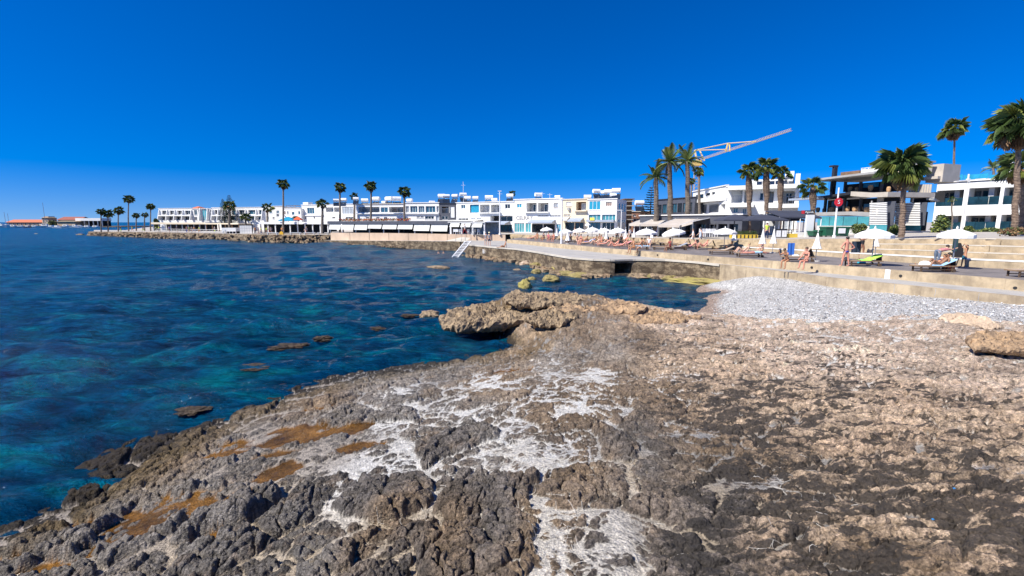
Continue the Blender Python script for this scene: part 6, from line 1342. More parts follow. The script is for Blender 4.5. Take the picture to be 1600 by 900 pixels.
def lounger(u, v, back, label, rz=0, towel=None, flip=False, loc=None):
    if back not in LG: LG[back] = mk_lounger(back); r = LG[back]; r['label'] = label
    else: r = dup(LG[back], (0,0,0), 0, label)
    p = loc or P(u, v, z=ZD); r.location = (p.x, p.y, ZD+.003); r.rotation_euler = (0, 0, rz + (math.pi if flip else 0)); r['label'] = label; r['group'] = 'sun loungers on the deck'
    if towel:
        c, s_ = math.cos(back), math.sin(back); L = .76; nm, mt = towel
        mb = MB(); mb.M = Matrix.Translation(r.location) @ Matrix.Rotation(r.rotation_euler.z, 4, 'Z'); n = 10; pr = []
        for i in range(n+1):
            t = i/n; x = -.3+t*1.30
            pr.append((x, .378+.006*math.sin(i*2)) if x < .22 else (.22+(x-.22)*c, .375+(x-.22)*s_))
        vs = []
        for x, z in pr: vs += [(x,-.30,z-.05),(x,-.275,z),(x,.275,z+.004),(x,.30,z-.05)]
        fs = [(i*4+k, i*4+k+1, (i+1)*4+k+1, (i+1)*4+k) for i in range(n) for k in range(3)]
        mb.add(vs, fs); tag(mb.build('beach_towel', mt), nm, 'towel')
    return r
def open_umbrella(u, vtop, hw_px, d, z0, label, tilt=None, val=True):
    rad = hw_px*d/711*WF(u); top = P(u, vtop, d=d).z; h = top-z0; base = UD(u, d, z0); r = thing('beach_parasol', label, 'parasol', (base.x, base.y, z0), 0, 'open white parasols')
    n = 8; drop = rad*.40; mb = MB(); T = Matrix.Translation((0,0,h))
    if tilt: T = T @ Matrix.Rotation(tilt, 4, 'Y')
    mb.M = T; rings = [(0.02,0),(.3,-.07),(.62,-.42*.5),(1,-1)]; vs = []
    prof = [(.015,0),(.35,-.22),(.7,-.55),(1.0,-1.0),(1.0,-1.0-.18/drop if drop else -1)]
    for q, z in prof:
        for k in range(n*2):
            a = 2*math.pi*(k+.5)/(n*2); sag = .965 if k % 2 else 1.0; vs.append((rad*q*sag*math.cos(a), rad*q*sag*math.sin(a), drop*z*(1 if k % 2 == 0 else .97)))
    k = n*2; fs = [(i*k+j, i*k+(j+1) % k, (i+1)*k+(j+1) % k, (i+1)*k+j) for i in range(len(prof)-1) for j in range(k)]
    mb.add(vs, fs); m2 = len(vs); mb.add([(x*.995, y*.995, z-.02) for x, y, z in vs], [f[::-1] for f in fs]); mb.build('canopy', canvas, r)
    for j in range(n):
        a = 2*math.pi*(2*j+.5)/(n*2); q = MB(); q.M = T; q.tube([(0,0,-.07),(rad*.97*math.cos(a), rad*.97*math.sin(a), -drop*.99-.03)], .012, 3, False).build('rib', rail, r)
    MB().tube([(0,0,.02),(0,0,h-.02)], .03, 8).build('pole', rail, r); q = MB(); q.M = T; q.lathe([(.04,0),(.05,.06),(.015,.16)], 8).build('finial', canvas, r)
    MB().lathe([(.0,.10),(.24,.09),(.27,.02),(.27,.0)], 12).build('base', mgrey, r); return r
CU = None
def closed_umbrella(u, vtop, vbot, w_px, d, z0, label):
    base = UD(u, d, z0); zt = P(u, vtop, d=d).z-z0; zb = P(u, vbot, d=d).z-z0; w_ = w_px*d/711/2*WF(u); zb = max(zb, .25); r = thing('closed_parasol', label, 'parasol', (base.x, base.y, z0), 0, 'closed white parasols'); n = 16; mb = MB(); vs = []; pr = [(.015,1),(.16,.86),(.42,.5),(.72,.2),(1,.02),(.93,0)]
    for q, t in pr:
        for k in range(n): a = 2*math.pi*k/n; f = w_*q*(1 if k % 2 else .78); vs.append((f*math.cos(a), f*math.sin(a), zb+(zt-zb)*t))
    mb.add(vs, [(i*n+j, (i+1)*n+j, (i+1)*n+(j+1) % n, i*n+(j+1) % n) for i in range(len(pr)-1) for j in range(n)]).build('canopy', canvas, r)
    MB().tube([(0,0,.02),(0,0,zt-.03)], .028, 7).build('pole', rail, r); MB().lathe([(.0,zt-.02),(.03,zt),(.012,zt+.12)], 8).build('finial', canvas, r); MB().lathe([(.0,.10),(.24,.09),(.27,.02),(.27,.0)], 12).build('base', mgrey, r); return r
def dk(u, v, z=ZD): return P(u, v, z=z).y
for a in [(1487,357.5,32,25.6,ZD,'open white parasol over the couple beside the bending man in a red shirt'),(1361,357,32,27.5,ZD,'large open white parasol over the woman in the black swimsuit'),(1131,356,19,44,ZD,'open white parasol behind the loungers left of the closed pair'),(1009,357,17.5,50,ZD,'open white parasol between two closed ones by the beige awnings'),
          (965,356,14,56,ZD,'open white parasol beside the standing person in dark clothes'),(944,356.5,11,60,ZD,'open white parasol in front of the cyan shopfront, third from its right end'),(925,355,12,62,ZD,'open white parasol in front of the left cyan shop window'),(905,356.5,11,64,ZD,'open white parasol in front of the cream house'),(884,358,11,62,ZD,'open white parasol just right of the white lamp post'),(854,355,10,71,ZD,'small open white parasol furthest left on the deck'),(918,349,4.5,76,2.5,'tiny tilted white parasol beside the cyan shop window')]:
    open_umbrella(*a)
open_umbrella(1050,357,19,46,ZD,'open white parasol tilted to the left before the dark restaurant', tilt=R(-9))
for a in [(1274,362,389,17,30.5,ZD+.0,'tall closed white parasol left of the man in blue trunks'),(1207,355,380.5,12,39,ZD,'right one of the closed pair by the menu boards'),(1190,356,381,12.5,38,ZD,'left one of the closed pair by the menu boards'),(1146,357,376,10,45,ZD,'closed white parasol right of the open one by the loungers'),(1366,366,385,12,31,ZD,'closed white parasol under the large open one'),(1018,358,372,7,54,ZD,'closed white parasol at the right of the open one by the awnings'),
          (990,354.5,371,6,56,ZD,'slim closed white parasol between the two seated groups'),(977,356,373,7.5,54,ZD,'closed white parasol behind the reclining pink bather'),(947,355,373,7,58,ZD,'closed white parasol in the crowded middle of the deck'),(870,355,369,6,68,ZD,'closed white parasol left of the lamp post'),(887,360,376,9,55,ZD,'closed white parasol with square folds right of the lamp post')]:
    closed_umbrella(*a)
tw = lambda n, c: pm(n, c, .95, .12, 8, .2)
lime = tw("lime green towel", (.42,.78,.10)); blu = tw("blue towel", (.03,.14,.50)); lbl = tw("light blue towel", (.35,.58,.78)); redt = tw("red orange towel", (.75,.13,.05)); whi = tw("white towel", (.8,.8,.8)); pnk = tw("pink towel", (.75,.32,.34)); gry = tw("grey towel", (.30,.32,.36)); blk = tw("black cloth", (.02,.02,.025)); teal_ = tw("turquoise cloth", (.03,.38,.48)); dgr = tw("dark green bag", (.03,.10,.05))
B0, B1, B2 = 0.0, R(24), R(52)
front = [(1457,424.3,B1,'lounger under the couple near the bending man in the red shirt',('blue towel hanging over the backrest behind the couple',lbl)),(1611,432.5,B0,'flat lounger cut off by the right edge of the photo',None),(1347,415.5,B1,'lounger spread with a lime green towel',('lime green towel on the lounger behind the man in blue trunks',lime)),(1246,408.5,B2,'front lounger shared by the two seated women',None),
 (1171,401.5,B0,'flat lounger under the bather lying with a blue patterned top',('pink towel under the lying bather with the blue patterned top',pnk)),(1127,397.5,B1,'empty front lounger with a raised tan back, left of the lying bather',None),(1057,390.5,B1,'front lounger covered by a dark grey towel',('dark grey towel over the front lounger by the dark potted plant',gry)),(1036,390.5,B0,'flat yellowish lounger left of the one with the grey towel',None),(998,390,B0,'lounger under the orange tanned seated pair',('light blue towel on the lounger of the seated pair',lbl)),
 (972,386.5,B1,'lounger under the pink sunburnt reclining bather',('pink towel of the reclining sunburnt bather',pnk)),(949,384.7,B0,'flat lounger in the crowded middle, right of the blue towel',None),(917,382,B1,'lounger with a blue and white towel in the crowded middle',('blue and white towel in the crowded middle of the deck',blu))]
back = [(1399,399.5,B2,'empty lounger with a steep tan back right of the lime green towel',None),(1370,398.5,B2,'empty lounger half hidden behind the parasol pole',None),(1300,396,B2,'empty lounger with a steep tan back directly left of the man in blue trunks',None),(1281,395.5,B2,'empty lounger with a steep back right of the second seated woman',None),(1214,392.5,B2,'lounger behind the pair, with a black bag against it',None),(1186,391,B2,'lounger behind the lying bather with a steep back',None),(1146,388.5,B2,'lounger at the foot of the closed parasol by the white step',None),(1101,389.5,B2,'lounger of the bather reclining below the two walkers',None),(1140,389,B0,'lounger under the dark dressed sunbather',None),
 (1044,384.5,B0,'back row lounger of the dark haired sunbather in red',None),(1026,383.5,B0,'back row lounger left of the dark haired sunbather',None),(1010,382.5,B1,'back row lounger between the seated pair and the open parasol',None),(985,381,B1,'back row lounger behind the slim closed parasol',None),(962,379.5,B0,'back row lounger near the standing person in dark clothes',None),(938,378.5,B1,'back row lounger in the crowded middle',None),(908,379,B1,'lounger of the cluster left of the blue and white towel',None),(893,378.5,B0,'flat lounger right of the lamp post',None),(866,375.3,B0,'lounger of the bathers left of the lamp post',None),(856,374.8,B1,'raised lounger of the bathers left of the lamp post',None),(838,373.8,B0,'leftmost lounger of the deck, with a seated bather',None)]
back += [(926,377.2,B1,'back row lounger behind the open parasol of the cream house',None),(951,378.6,B1,'back row lounger half under the open parasol of the cyan shop',None),(974,380.2,B2,'back row lounger with steep back beside the slim closed parasol',None),(999,382.2,B0,'flat back row lounger left of the open parasol by the awnings',None),(1064,386.5,B2,'steep backed lounger just right of the dark haired sunbather',None),(1079,387.5,B0,'flat back row lounger below the two walkers',None)]
for u, v, bk, lab, tl in front: lounger(u, v, bk, lab, R(-3) if u > 1200 else R(-7), tl)
for u, v, bk, lab, tl in back: lounger(u, v, bk, lab, R(-4) if u > 1200 else R(-10), tl)
# bags, hats, small things
def bag(u, v, w_, h_, mat, label, z=ZD, name='beach_bag', cat='bag', d=None):
    p = P(u, v, z=z) if d is None else UD(u, d, z); mb = MB(); mb.add([(-w_/2,-.12,0),(w_/2,-.12,0),(w_/2,.12,0),(-w_/2,.12,0),(-w_*.42,-.08,h_*.7),(w_*.42,-.08,h_*.7),(w_*.42,.08,h_*.7),(-w_*.42,.08,h_*.7),(-w_*.15,-.03,h_),(w_*.15,-.03,h_),(w_*.15,.03,h_),(-w_*.15,.03,h_)], [(0,1,5,4),(1,2,6,5),(2,3,7,6),(3,0,4,7),(4,5,9,8),(5,6,10,9),(6,7,11,10),(7,4,8,11),(8,9,10,11),(0,3,2,1)])
    o = mb.build(name, mat); o.location = (p.x, p.y, z+.003); tag(o, label, cat); return o
bag(1206,391.5,.45,.75,blk,'black bag leaning on the lounger left of the blue towelled chair'); bag(1346,412,.42,.3,teal_,'turquoise bag under the lounger with the lime towel'); bag(1353,400,1.0,.35,dgr,'dark green bag beside the legs of the woman in the black swimsuit'); bag(1361,400,.3,.45,blk,'small black rucksack at the parasol pole of the lime towel lounger'); bag(1445,420,.5,.2,whi,'white crumpled bag at the feet of the couple on the lounger', z=ZD+.37, d=P(1457,424.3,z=ZD).y); bag(1484,424,.35,.55,redt,'red orange towel bundle hanging behind the couple', z=ZD); bag(1494,413.5,.6,1.35,blk,'dark bag behind the bending man in the red shirt'); bag(1460,422,.5,.3,blk,'dark bag under the lounger of the couple')
bag(1321,415,.35,.18,tw("straw", (.75,.7,.45)),'pale straw hat lying on the lounger behind the man in blue trunks', z=ZD+.37, name='sun_hat', cat='hat', d=P(1347,415.5,z=ZD).y); bag(1243,408,.35,.12,whi,'white folded towel between the two seated women', z=ZD+.37, name='folded_towel', cat='towel', d=P(1246,408.5,z=ZD).y); bag(950,378,.4,.7,blk,'dark bag hanging under the closed parasol in the crowded middle')
# hanging towel panels
for u, d, w_, z0, z1, mt, lab in [(1234,29.3,.42,.55,1.3,blu,'bright blue towel hanging beside the left seated woman'),(1335,28.3,.55,.75,1.45,pm("dark navy cloth", (.03,.045,.08), .9, .2),'dark navy towel hanging behind the man in blue trunks'),(1488,27.2,.28,.9,2.0,pm("dark teal cloth", (.02,.06,.07), .9, .2),'dark folded cloth hanging from the parasol over the bending man')]:
    p = UD(u, d, ZD); mb = MB(); n = 6
    vs = []; 
    for i in range(n+1):
        x = -w_/2+w_*i/n; y = .02*math.sin(i*1.9); vs += [(x, y, z0), (x, y, z1), (x, y+.03, z1), (x, y+.03, z0)]
    mb.add(vs, [(i*4+k, i*4+(k+1) % 4, (i+1)*4+(k+1) % 4, (i+1)*4+k) for i in range(n) for k in range(4)] + [(0,3,2,1),(n*4,n*4+1,n*4+2,n*4+3)]); o = mb.build('hanging_towel', mt); o.location = p; tag(o, lab, 'towel')
# ================================================================ PEOPLE
SK = {'fair': pm("fair skin", (.62,.37,.26), .55, .08, 4, 0), 'tan': pm("tanned skin", (.45,.22,.12), .5, .1, 4, 0), 'red': pm("sunburnt skin", (.60,.26,.18), .55, .1, 4, 0), 'dark': pm("deep tanned skin", (.26,.12,.065), .5, .1, 4, 0)}
hairs = {'br': pm("brown hair", (.07,.04,.025), .6, .2), 'bk': pm("black hair", (.015,.012,.01), .6, .2), 'bl': pm("blond hair", (.45,.32,.16), .6, .2), 'gr': pm("grey hair", (.35,.34,.32), .6, .2)}
eyem = pm("eye", (.02,.015,.01), .2, .1, 3, 0)
def dirv(f, side=0): return Vector((math.sin(side), math.sin(f)*math.cos(side), -math.cos(f)*math.cos(side)))
POSES = {
 'stand': dict(), 'walk': dict(hip=(28,-20), knee=(10,25), sh=(-25,25), el=(15,20)),
 'hips': dict(hab=8, armpts=[(-.46,-.08,1.12),(-.16,-.03,.98)]),
 'armsup': dict(hip=(-4,6), armpts=[(-.34,.06,1.62),(-.10,.10,1.76)], lean=-6),
 'sit': dict(hip=(82,86), knee=(80,76), sh=(30,25), el=(30,35), pz=.50, lean=6), 'sitlean': dict(hip=(80,84), knee=(78,88), sh=(55,60), el=(95,90), pz=.50, lean=28, head=25),
 'recline': dict(hip=(86,88), knee=(4,6), sh=(-35,-30), el=(30,25), pz=.48, lean=-52), 'kneeup': dict(hip=(128,140), knee=(95,105), sh=(20,-30), el=(40,30), pz=.48, lean=-48),
 'lie': dict(hip=(90,90), knee=(2,4), sh=(-90,-85), el=(10,10), pz=.47, lean=-84), 'bend': dict(hip=(6,-4), knee=(12,8), sh=(95,88), el=(20,15), lean=78, head=10, pz=.93),
 'ground': dict(hip=(110,88), knee=(110,10), sh=(20,-20), el=(60,20), pz=.13, lean=-20)}
def skeleton(nm):
    q = POSES[nm]; ln = R(q.get('lean', 0)); up = Vector((0, math.sin(ln), math.cos(ln))); fw = Vector((0, math.cos(ln), -math.sin(ln))); V = []; E = []; rad = []
    def v(p, r_, par=None):
        V.append(Vector(p)); rad.append(r_ if isinstance(r_, tuple) else (r_, r_)); 
        if par is not None: E.append((par, len(V)-1))
        return len(V)-1
    pz = q.get('pz', .93); pel = v((0,0,pz), (.135,.10)); J = {'pel': pel}; J['sp'] = v(V[pel]+up*.17, (.125,.09), pel); J['ch'] = v(V[J['sp']]+up*.20, (.15,.105), J['sp']); J['sh'] = v(V[J['ch']]+up*.13, (.10,.075), J['ch']); J['nk'] = v(V[J['sh']]+up*.07, (.055,.055), J['sh'])
    hl = R(q.get('head', 0))+ln*.35; hu = Vector((0, math.sin(hl), math.cos(hl))); hf = Vector((0, math.cos(hl), -math.sin(hl)))
    J['h0'] = v(V[J['nk']]+hu*.07+hf*.01, (.065,.07), J['nk']); J['h1'] = v(V[J['h0']]+hu*.08, (.078,.092), J['h0']); J['h2'] = v(V[J['h1']]+hu*.075, (.062,.075), J['h1']); v(V[J['h1']]+hf*.105-hu*.03, .012, J['h1'])
    hip, knee, sh, el = q.get('hip', (3,-3)), q.get('knee', (0,4)), q.get('sh', (4,-2)), q.get('el', (12,10)); hab = R(q.get('hab', 3)); J['leg'] = []; J['arm'] = []
    for i, s_ in enumerate((-1, 1)):
        h_ = v(V[pel]+Vector((s_*.095, 0, 0))-up*.03, .088, pel); d = dirv(R(hip[i]), s_*hab); mid = v(V[h_]+d*.20, .078, h_); k = v(V[mid]+d*.22, .055, mid); d2 = dirv(R(hip[i]-knee[i]), s_*hab*.6); c_ = v(V[k]+d2*.14, .055, k); a = v(V[c_]+d2*.26, .036, c_)
        fd = dirv(R(hip[i]-knee[i]+88)) if abs(hip[i]-knee[i]) < 60 else dirv(R(hip[i]-knee[i]+75)); hl_ = v(V[a]+d2*.045, .034, a); t_ = v(V[hl_]+fd*.10, (.036,.024), hl_); v(V[t_]+fd*.08, (.03,.016), t_); J['leg'].append((h_, mid, k, c_, a))
        so_ = v(V[J['sh']]+Vector((s_*.165, 0, 0))-up*.01, .058, J['sh']); 
        if 'armpts' in q:
            e_, w_ = q['armpts']; pe = Vector((e_[0]*-s_ if False else s_*abs(e_[0]), e_[1], e_[2])); pw = Vector((s_*abs(w_[0]), w_[1], w_[2])); ee = v(pe, .038, so_); ww = v(pw, .027, ee); fd2 = (pw-pe).normalized()
        else:
            d = dirv(R(sh[i])+ln*0, s_*R(10)); ee = v(V[so_]+d*.29, .038, so_); fd2 = dirv(R(sh[i]+el[i]), s_*R(-4)); ww = v(V[ee]+fd2*.25, .027, ee)
        pm_ = v(V[ww]+fd2*.06, (.038,.018), ww); J['arm'].append((so_, ee, ww)); sdv = fd2.cross(Vector((0,0,1))); sdv = (sdv if sdv.length > .1 else Vector((0,1,0))).normalized(); nv = sdv.cross(fd2)
        for f in range(4):
            o = V[pm_]+sdv*(.026-.0175*f)+fd2*.03; f1 = v(o, .0095, pm_); f2 = v(o+fd2*(.035+.005*(f in (1,2)))+nv*.006, .0085, f1); v(V[f2]+fd2*.026+nv*.016, .007, f2)
        th_ = v(V[ww]+fd2*.035+sdv*.035, .012, ww); v(V[th_]+fd2*.035+sdv*.012, .009, th_)
    J['hf'] = hf; J['hu'] = hu; return V, E, rad, J
def skin_mesh(V, E, rad, name, sub=1):
    me = bpy.data.meshes.new(name); me.from_pydata([tuple(p) for p in V], E, []); o = bpy.data.objects.new(name, me); col.objects.link(o); sk = o.modifiers.new('s', 'SKIN'); sk.use_smooth_shade = True; sk.branch_smoothing = .4
    for i, r_ in enumerate(rad): me.skin_vertices[0].data[i].radius = r_; me.skin_vertices[0].data[i].use_root = (i == 0)
    sb = o.modifiers.new('b', 'SUBSURF'); sb.levels = sub; dg = bpy.context.evaluated_depsgraph_get(); m2 = bpy.data.meshes.new_from_object(o.evaluated_get(dg)); m2.name = name; bpy.data.objects.remove(o); bpy.data.meshes.remove(me); return m2
PM = {}
def pose_meshes(nm):
    if nm in PM: return PM[nm]
    V, E, rad, J = skeleton(nm); out = {'body': skin_mesh(V, E, rad, 'body')}
    def sub(chains, name, k=1.15, extra=0):
        idx = []; ed = []; 
        vs = []; rr = []
        for ch in chains:
            prev = None
            for it in ch:
                key = it if isinstance(it, int) else (it[0], it[1], it[2])
                if key in idx: j = idx.index(key)
                else:
                    idx.append(key); j = len(idx)-1
                    if isinstance(it, int): vs.append(V[it]); rr.append(tuple(x*k+extra for x in rad[it]))
                    else: vs.append(V[it[0]].lerp(V[it[1]], it[2])); rr.append(tuple((a*(1-it[2])+b_*it[2])*k+extra for a, b_ in zip(rad[it[0]], rad[it[1]])))
                if prev is not None and (prev, j) not in ed: ed.append((prev, j))
                prev = j
        return skin_mesh(vs, ed, rr, name)
    L, A, pel = J['leg'], J['arm'], J['pel']
    out['trunks'] = sub([[pel, (pel, J['sp'], .35)]] + [[pel, l[0], (l[0], l[1], .45)] for l in L], 'swim_trunks', 1.14)
    out['shorts'] = sub([[pel, (pel, J['sp'], .4)]] + [[pel, l[0], l[1], (l[1], l[2], .6)] for l in L], 'shorts', 1.22)
    out['trousers'] = sub([[pel, (pel, J['sp'], .4)]] + [[pel, l[0], l[1], l[2], l[3], (l[3], l[4], .8)] for l in L], 'trousers', 1.2)
    out['shirt'] = sub([[(pel, J['sp'], .1), J['sp'], J['ch'], J['sh']]] + [[J['sh'], a[0], (a[0], a[1], .5)] for a in A], 'shirt', 1.17)
    out['swimsuit'] = sub([[pel, J['sp'], J['ch'], (J['ch'], J['sh'], .45)]] + [[pel, l[0]] for l in L], 'swimsuit', 1.11)
    out['dress'] = sub([[pel, J['sp'], J['ch'], (J['ch'], J['sh'], .8)]] + [[pel, l[0], l[1], (l[1], l[2], .5)] for l in L], 'dress', 1.35)
    out['top'] = sub([[(J['sp'], J['ch'], .55), J['ch'], (J['ch'], J['sh'], .3)]], 'bikini_top', 1.1)
    h1, hf, hu = V[J['h1']], J['hf'], J['hu']; rt = Matrix.Translation(h1-hf*.014+hu*.045) @ hu.to_track_quat('Z', 'Y').to_matrix().to_4x4()
    mb = MB(); mb.M = rt; mb.ball((0,0,0), .092, .104, .088, 12); out['hair'] = mb.mesh('hair', eyem, True)
    mb = MB(); mb.M = rt; mb.ball((0,0,0), .092, .104, .088, 12); mb.M = Matrix.Translation(h1-hf*.085-hu*.07) @ hu.to_track_quat('Z', 'Y').to_matrix().to_4x4(); mb.ball((0,0,0), .07, .045, .15, 10); out['longhair'] = mb.mesh('hair', eyem, True)
    mb = MB(); mb.M = Matrix.Translation(h1+hu*.05) @ hu.to_track_quat('Z', 'Y').to_matrix().to_4x4(); mb.lathe([(.19,-.01),(.10,.015),(.10,.07),(.06,.115),(.005,.12)], 14); out['hat'] = mb.mesh('hat', eyem, True)
    mb = MB()
    for s_ in (-1, 1): mb.ball(h1+hf*.086+hu*.004+Vector((s_*.032,0,0)), .011, n=6)
    out['eyes'] = mb.mesh('eyes', eyem)
    mb = MB()
    for s_ in (-1, 1): mb.ball(h1+Vector((s_*.08,0,0))-hu*.005, .012,.02,.03, n=6)
    out['ears'] = mb.mesh('ears', eyem)
    mb = MB(); mb.ball(h1+hf*.083-hu*.062, .026,.010,.008, n=6); out['mouth'] = mb.mesh('mouth', pm("lips", (.42,.14,.12), .5, .1))
    PM[nm] = out; return out
def person(pose, u, v, z, rz, label, skin='fair', wear=(), hair='br', hs='hair', sc=1.0, d=None, group=None, loc=None, detail=True):
    p = loc or (P(u, v, z=z) if d is None else UD(u, d, z)); r = thing('person', label, 'person', (p.x, p.y, z), rz, group); r.scale = (sc,)*3; m_ = pose_meshes(pose)
    def pt(k, nm, mat):
        me = m_[k]
        if not me.materials: me.materials.append(mat)
        o = link(nm, me, r); o.material_slots[0].link = 'OBJECT'; o.material_slots[0].material = mat; return o
    b_ = pt('body', 'body', SK[skin])
    for k, mat in wear: pt(k, {'trunks':'swim_trunks','top':'bikini_top'}.get(k, k), mat)
    if hs: pt(hs, 'hair' if hs != 'hat' else 'hat', hairs[hair] if not hasattr(hair, 'name') else hair)
    if detail: pt('eyes', 'eyes', eyem); pt('ears', 'ears', SK[skin]); pt('mouth', 'mouth', MATS["lips"])
    return r
blueT = pm("royal blue cloth", (.03,.06,.42), .8, .1); blkS = pm("black swimwear", (.012,.012,.015), .7, .1); redS = pm("crimson striped shirt", (.42,.05,.07), .8, .35, 14, .05, c2=(.55,.35,.36)); jean = pm("grey blue denim", (.13,.17,.24), .85, .15); tealS = pm("teal shorts cloth", (.03,.20,.28), .8, .2)
whS = pm("white cloth", (.78,.78,.78), .85, .05); ylw = pm("yellow green vest", (.55,.72,.08), .8, .1); pnkS = pm("pink cloth", (.70,.22,.25), .85, .1); pat = pm("blue patterned cloth", (.05,.30,.50), .85, .5, 12, .05, c2=(.6,.7,.75)); orgS = pm("orange cloth", (.75,.30,.08), .85, .1); navy = pm("navy cloth", (.02,.03,.08), .85, .1); redS2 = pm("dark red cloth", (.30,.03,.04), .85, .1); grS = pm("grey cloth", (.3,.3,.32), .85, .1)
UPx, LF, RT, CM = 0, R(90), R(-90), R(180)
LZ = ZD+.0
person('hips', 1320, 416.0, ZD+.004, R(8), 'man in royal blue trunks standing with hands on hips, back to the viewer', 'red', [('trunks', blueT)], 'bk', sc=1.0)
person('armsup', 1345, 404.5, ZD+.004, R(160), 'woman in a black swimsuit with raised arms under the large parasol', 'dark', [('swimsuit', blkS)], 'bk', 'longhair', 1.0)
person('armsup', 1505, 417.3, ZD+.004, R(75), 'boy in teal shorts standing with his hands at his head', 'tan', [('shorts', tealS)], 'br', sc=.74)
person('bend', 1463, 416.5, ZD+.004, R(-78), 'man in a crimson striped shirt and denim bending over behind the couple', 'fair', [('shirt', redS), ('trousers', jean)], 'bk', sc=1.0)
lp = P(1457, 424.3, z=ZD)
person('kneeup', 0, 0, ZD-.1, R(87), 'tanned man of the couple, reclining with raised knees on the near lounger', 'dark', [('trunks', navy)], 'bk', loc=Vector((lp.x+.25, lp.y-.05, 0)))
person('recline', 0, 0, ZD-.09, R(84), 'tanned woman of the couple, sunglasses on, lying beside the man on the near lounger', 'tan', [('top', navy), ('trunks', navy)], 'br', 'longhair', loc=Vector((lp.x+.28, lp.y+.22, 0)), sc=.95)
person('sitlean', 1229, 408, ZD-.12, R(120), 'left seated woman leaning forward beside the bright blue towel', 'tan', [('top', blkS), ('trunks', blkS)], 'br', 'hair', d=27.8, sc=.95)
person('sit', 1259, 409, ZD-.11, R(115), 'right seated woman in a black bikini with her hair tied up', 'red', [('top', blkS), ('trunks', blkS)], 'br', 'hair', d=27.3, sc=.95)
person('lie', 1176, 401, ZD-.10, R(92), 'bather lying flat in a blue patterned top on the pink towel', 'red', [('shirt', pat), ('trunks', pnkS)], 'bl', d=34.0)
person('kneeup', 1160, 396, ZD-.1, R(88), 'bather with drawn up knees behind the lying one', 'fair', [('trunks', pnkS)], 'bl', d=36.0)
person('sit', 1191, 391, ZD+.0, R(100), 'fair bather sitting below the left closed parasol', 'fair', [('top', pnkS), ('trunks', pnkS)], 'bl', d=38.6, sc=.9)
person('recline', 1134, 388, ZD-.1, R(92), 'dark dressed sunbather with black hair behind the empty lounger', 'dark', [('shirt', blkS), ('trousers', blkS)], 'bk', 'longhair', d=40.5)
person('kneeup', 1098, 389, ZD-.1, R(92), 'sunburnt bather reclining below the two walkers', 'red', [('trunks', pnkS)], 'bl', d=44)
person('walk', 1082, 382, 2.05, R(70), 'walking person in a white shirt and white shorts', 'fair', [('shirt', whS), ('shorts', whS)], 'br', d=49)
person('walk', 1094, 380, 2.15, R(80), 'walking woman in a pale blue grey dress right of the man in white', 'fair', [('dress', pm("pale blue cloth", (.45,.52,.62), .85, .1))], 'bk', 'hat', d=50)
person('stand', 1197, 376, 2.75, R(180), 'worker in a yellow green vest and white cap between the closed parasols', 'fair', [('shirt', ylw), ('trousers', navy)], whS, 'hat', d=45)
person('stand', 759, 383, ZW+.004, R(170), 'left person of the couple standing on the quay, in a grey shirt', 'fair', [('shirt', grS), ('shorts', grS)], 'gr', d=60)
person('stand', 764.5, 383, ZW+.004, R(185), 'right person of the couple standing on the quay, in dark shorts and a hat', 'fair', [('shirt', grS), ('shorts', navy)], tw("straw", (.6,.45,.25)), 'hat', d=59.6)
person('ground', 788, 383.5, ZW+.004, R(95), 'bather sitting on the ground of the quay right of the standing couple', 'tan', [('trunks', orgS)], 'bk', d=55.5)
person('walk', 726.5, 369, 2.45, R(60), 'person in a white top and red trousers at the cafe terrace rail', 'fair', [('shirt', whS), ('trousers', redS2)], 'br', d=74)
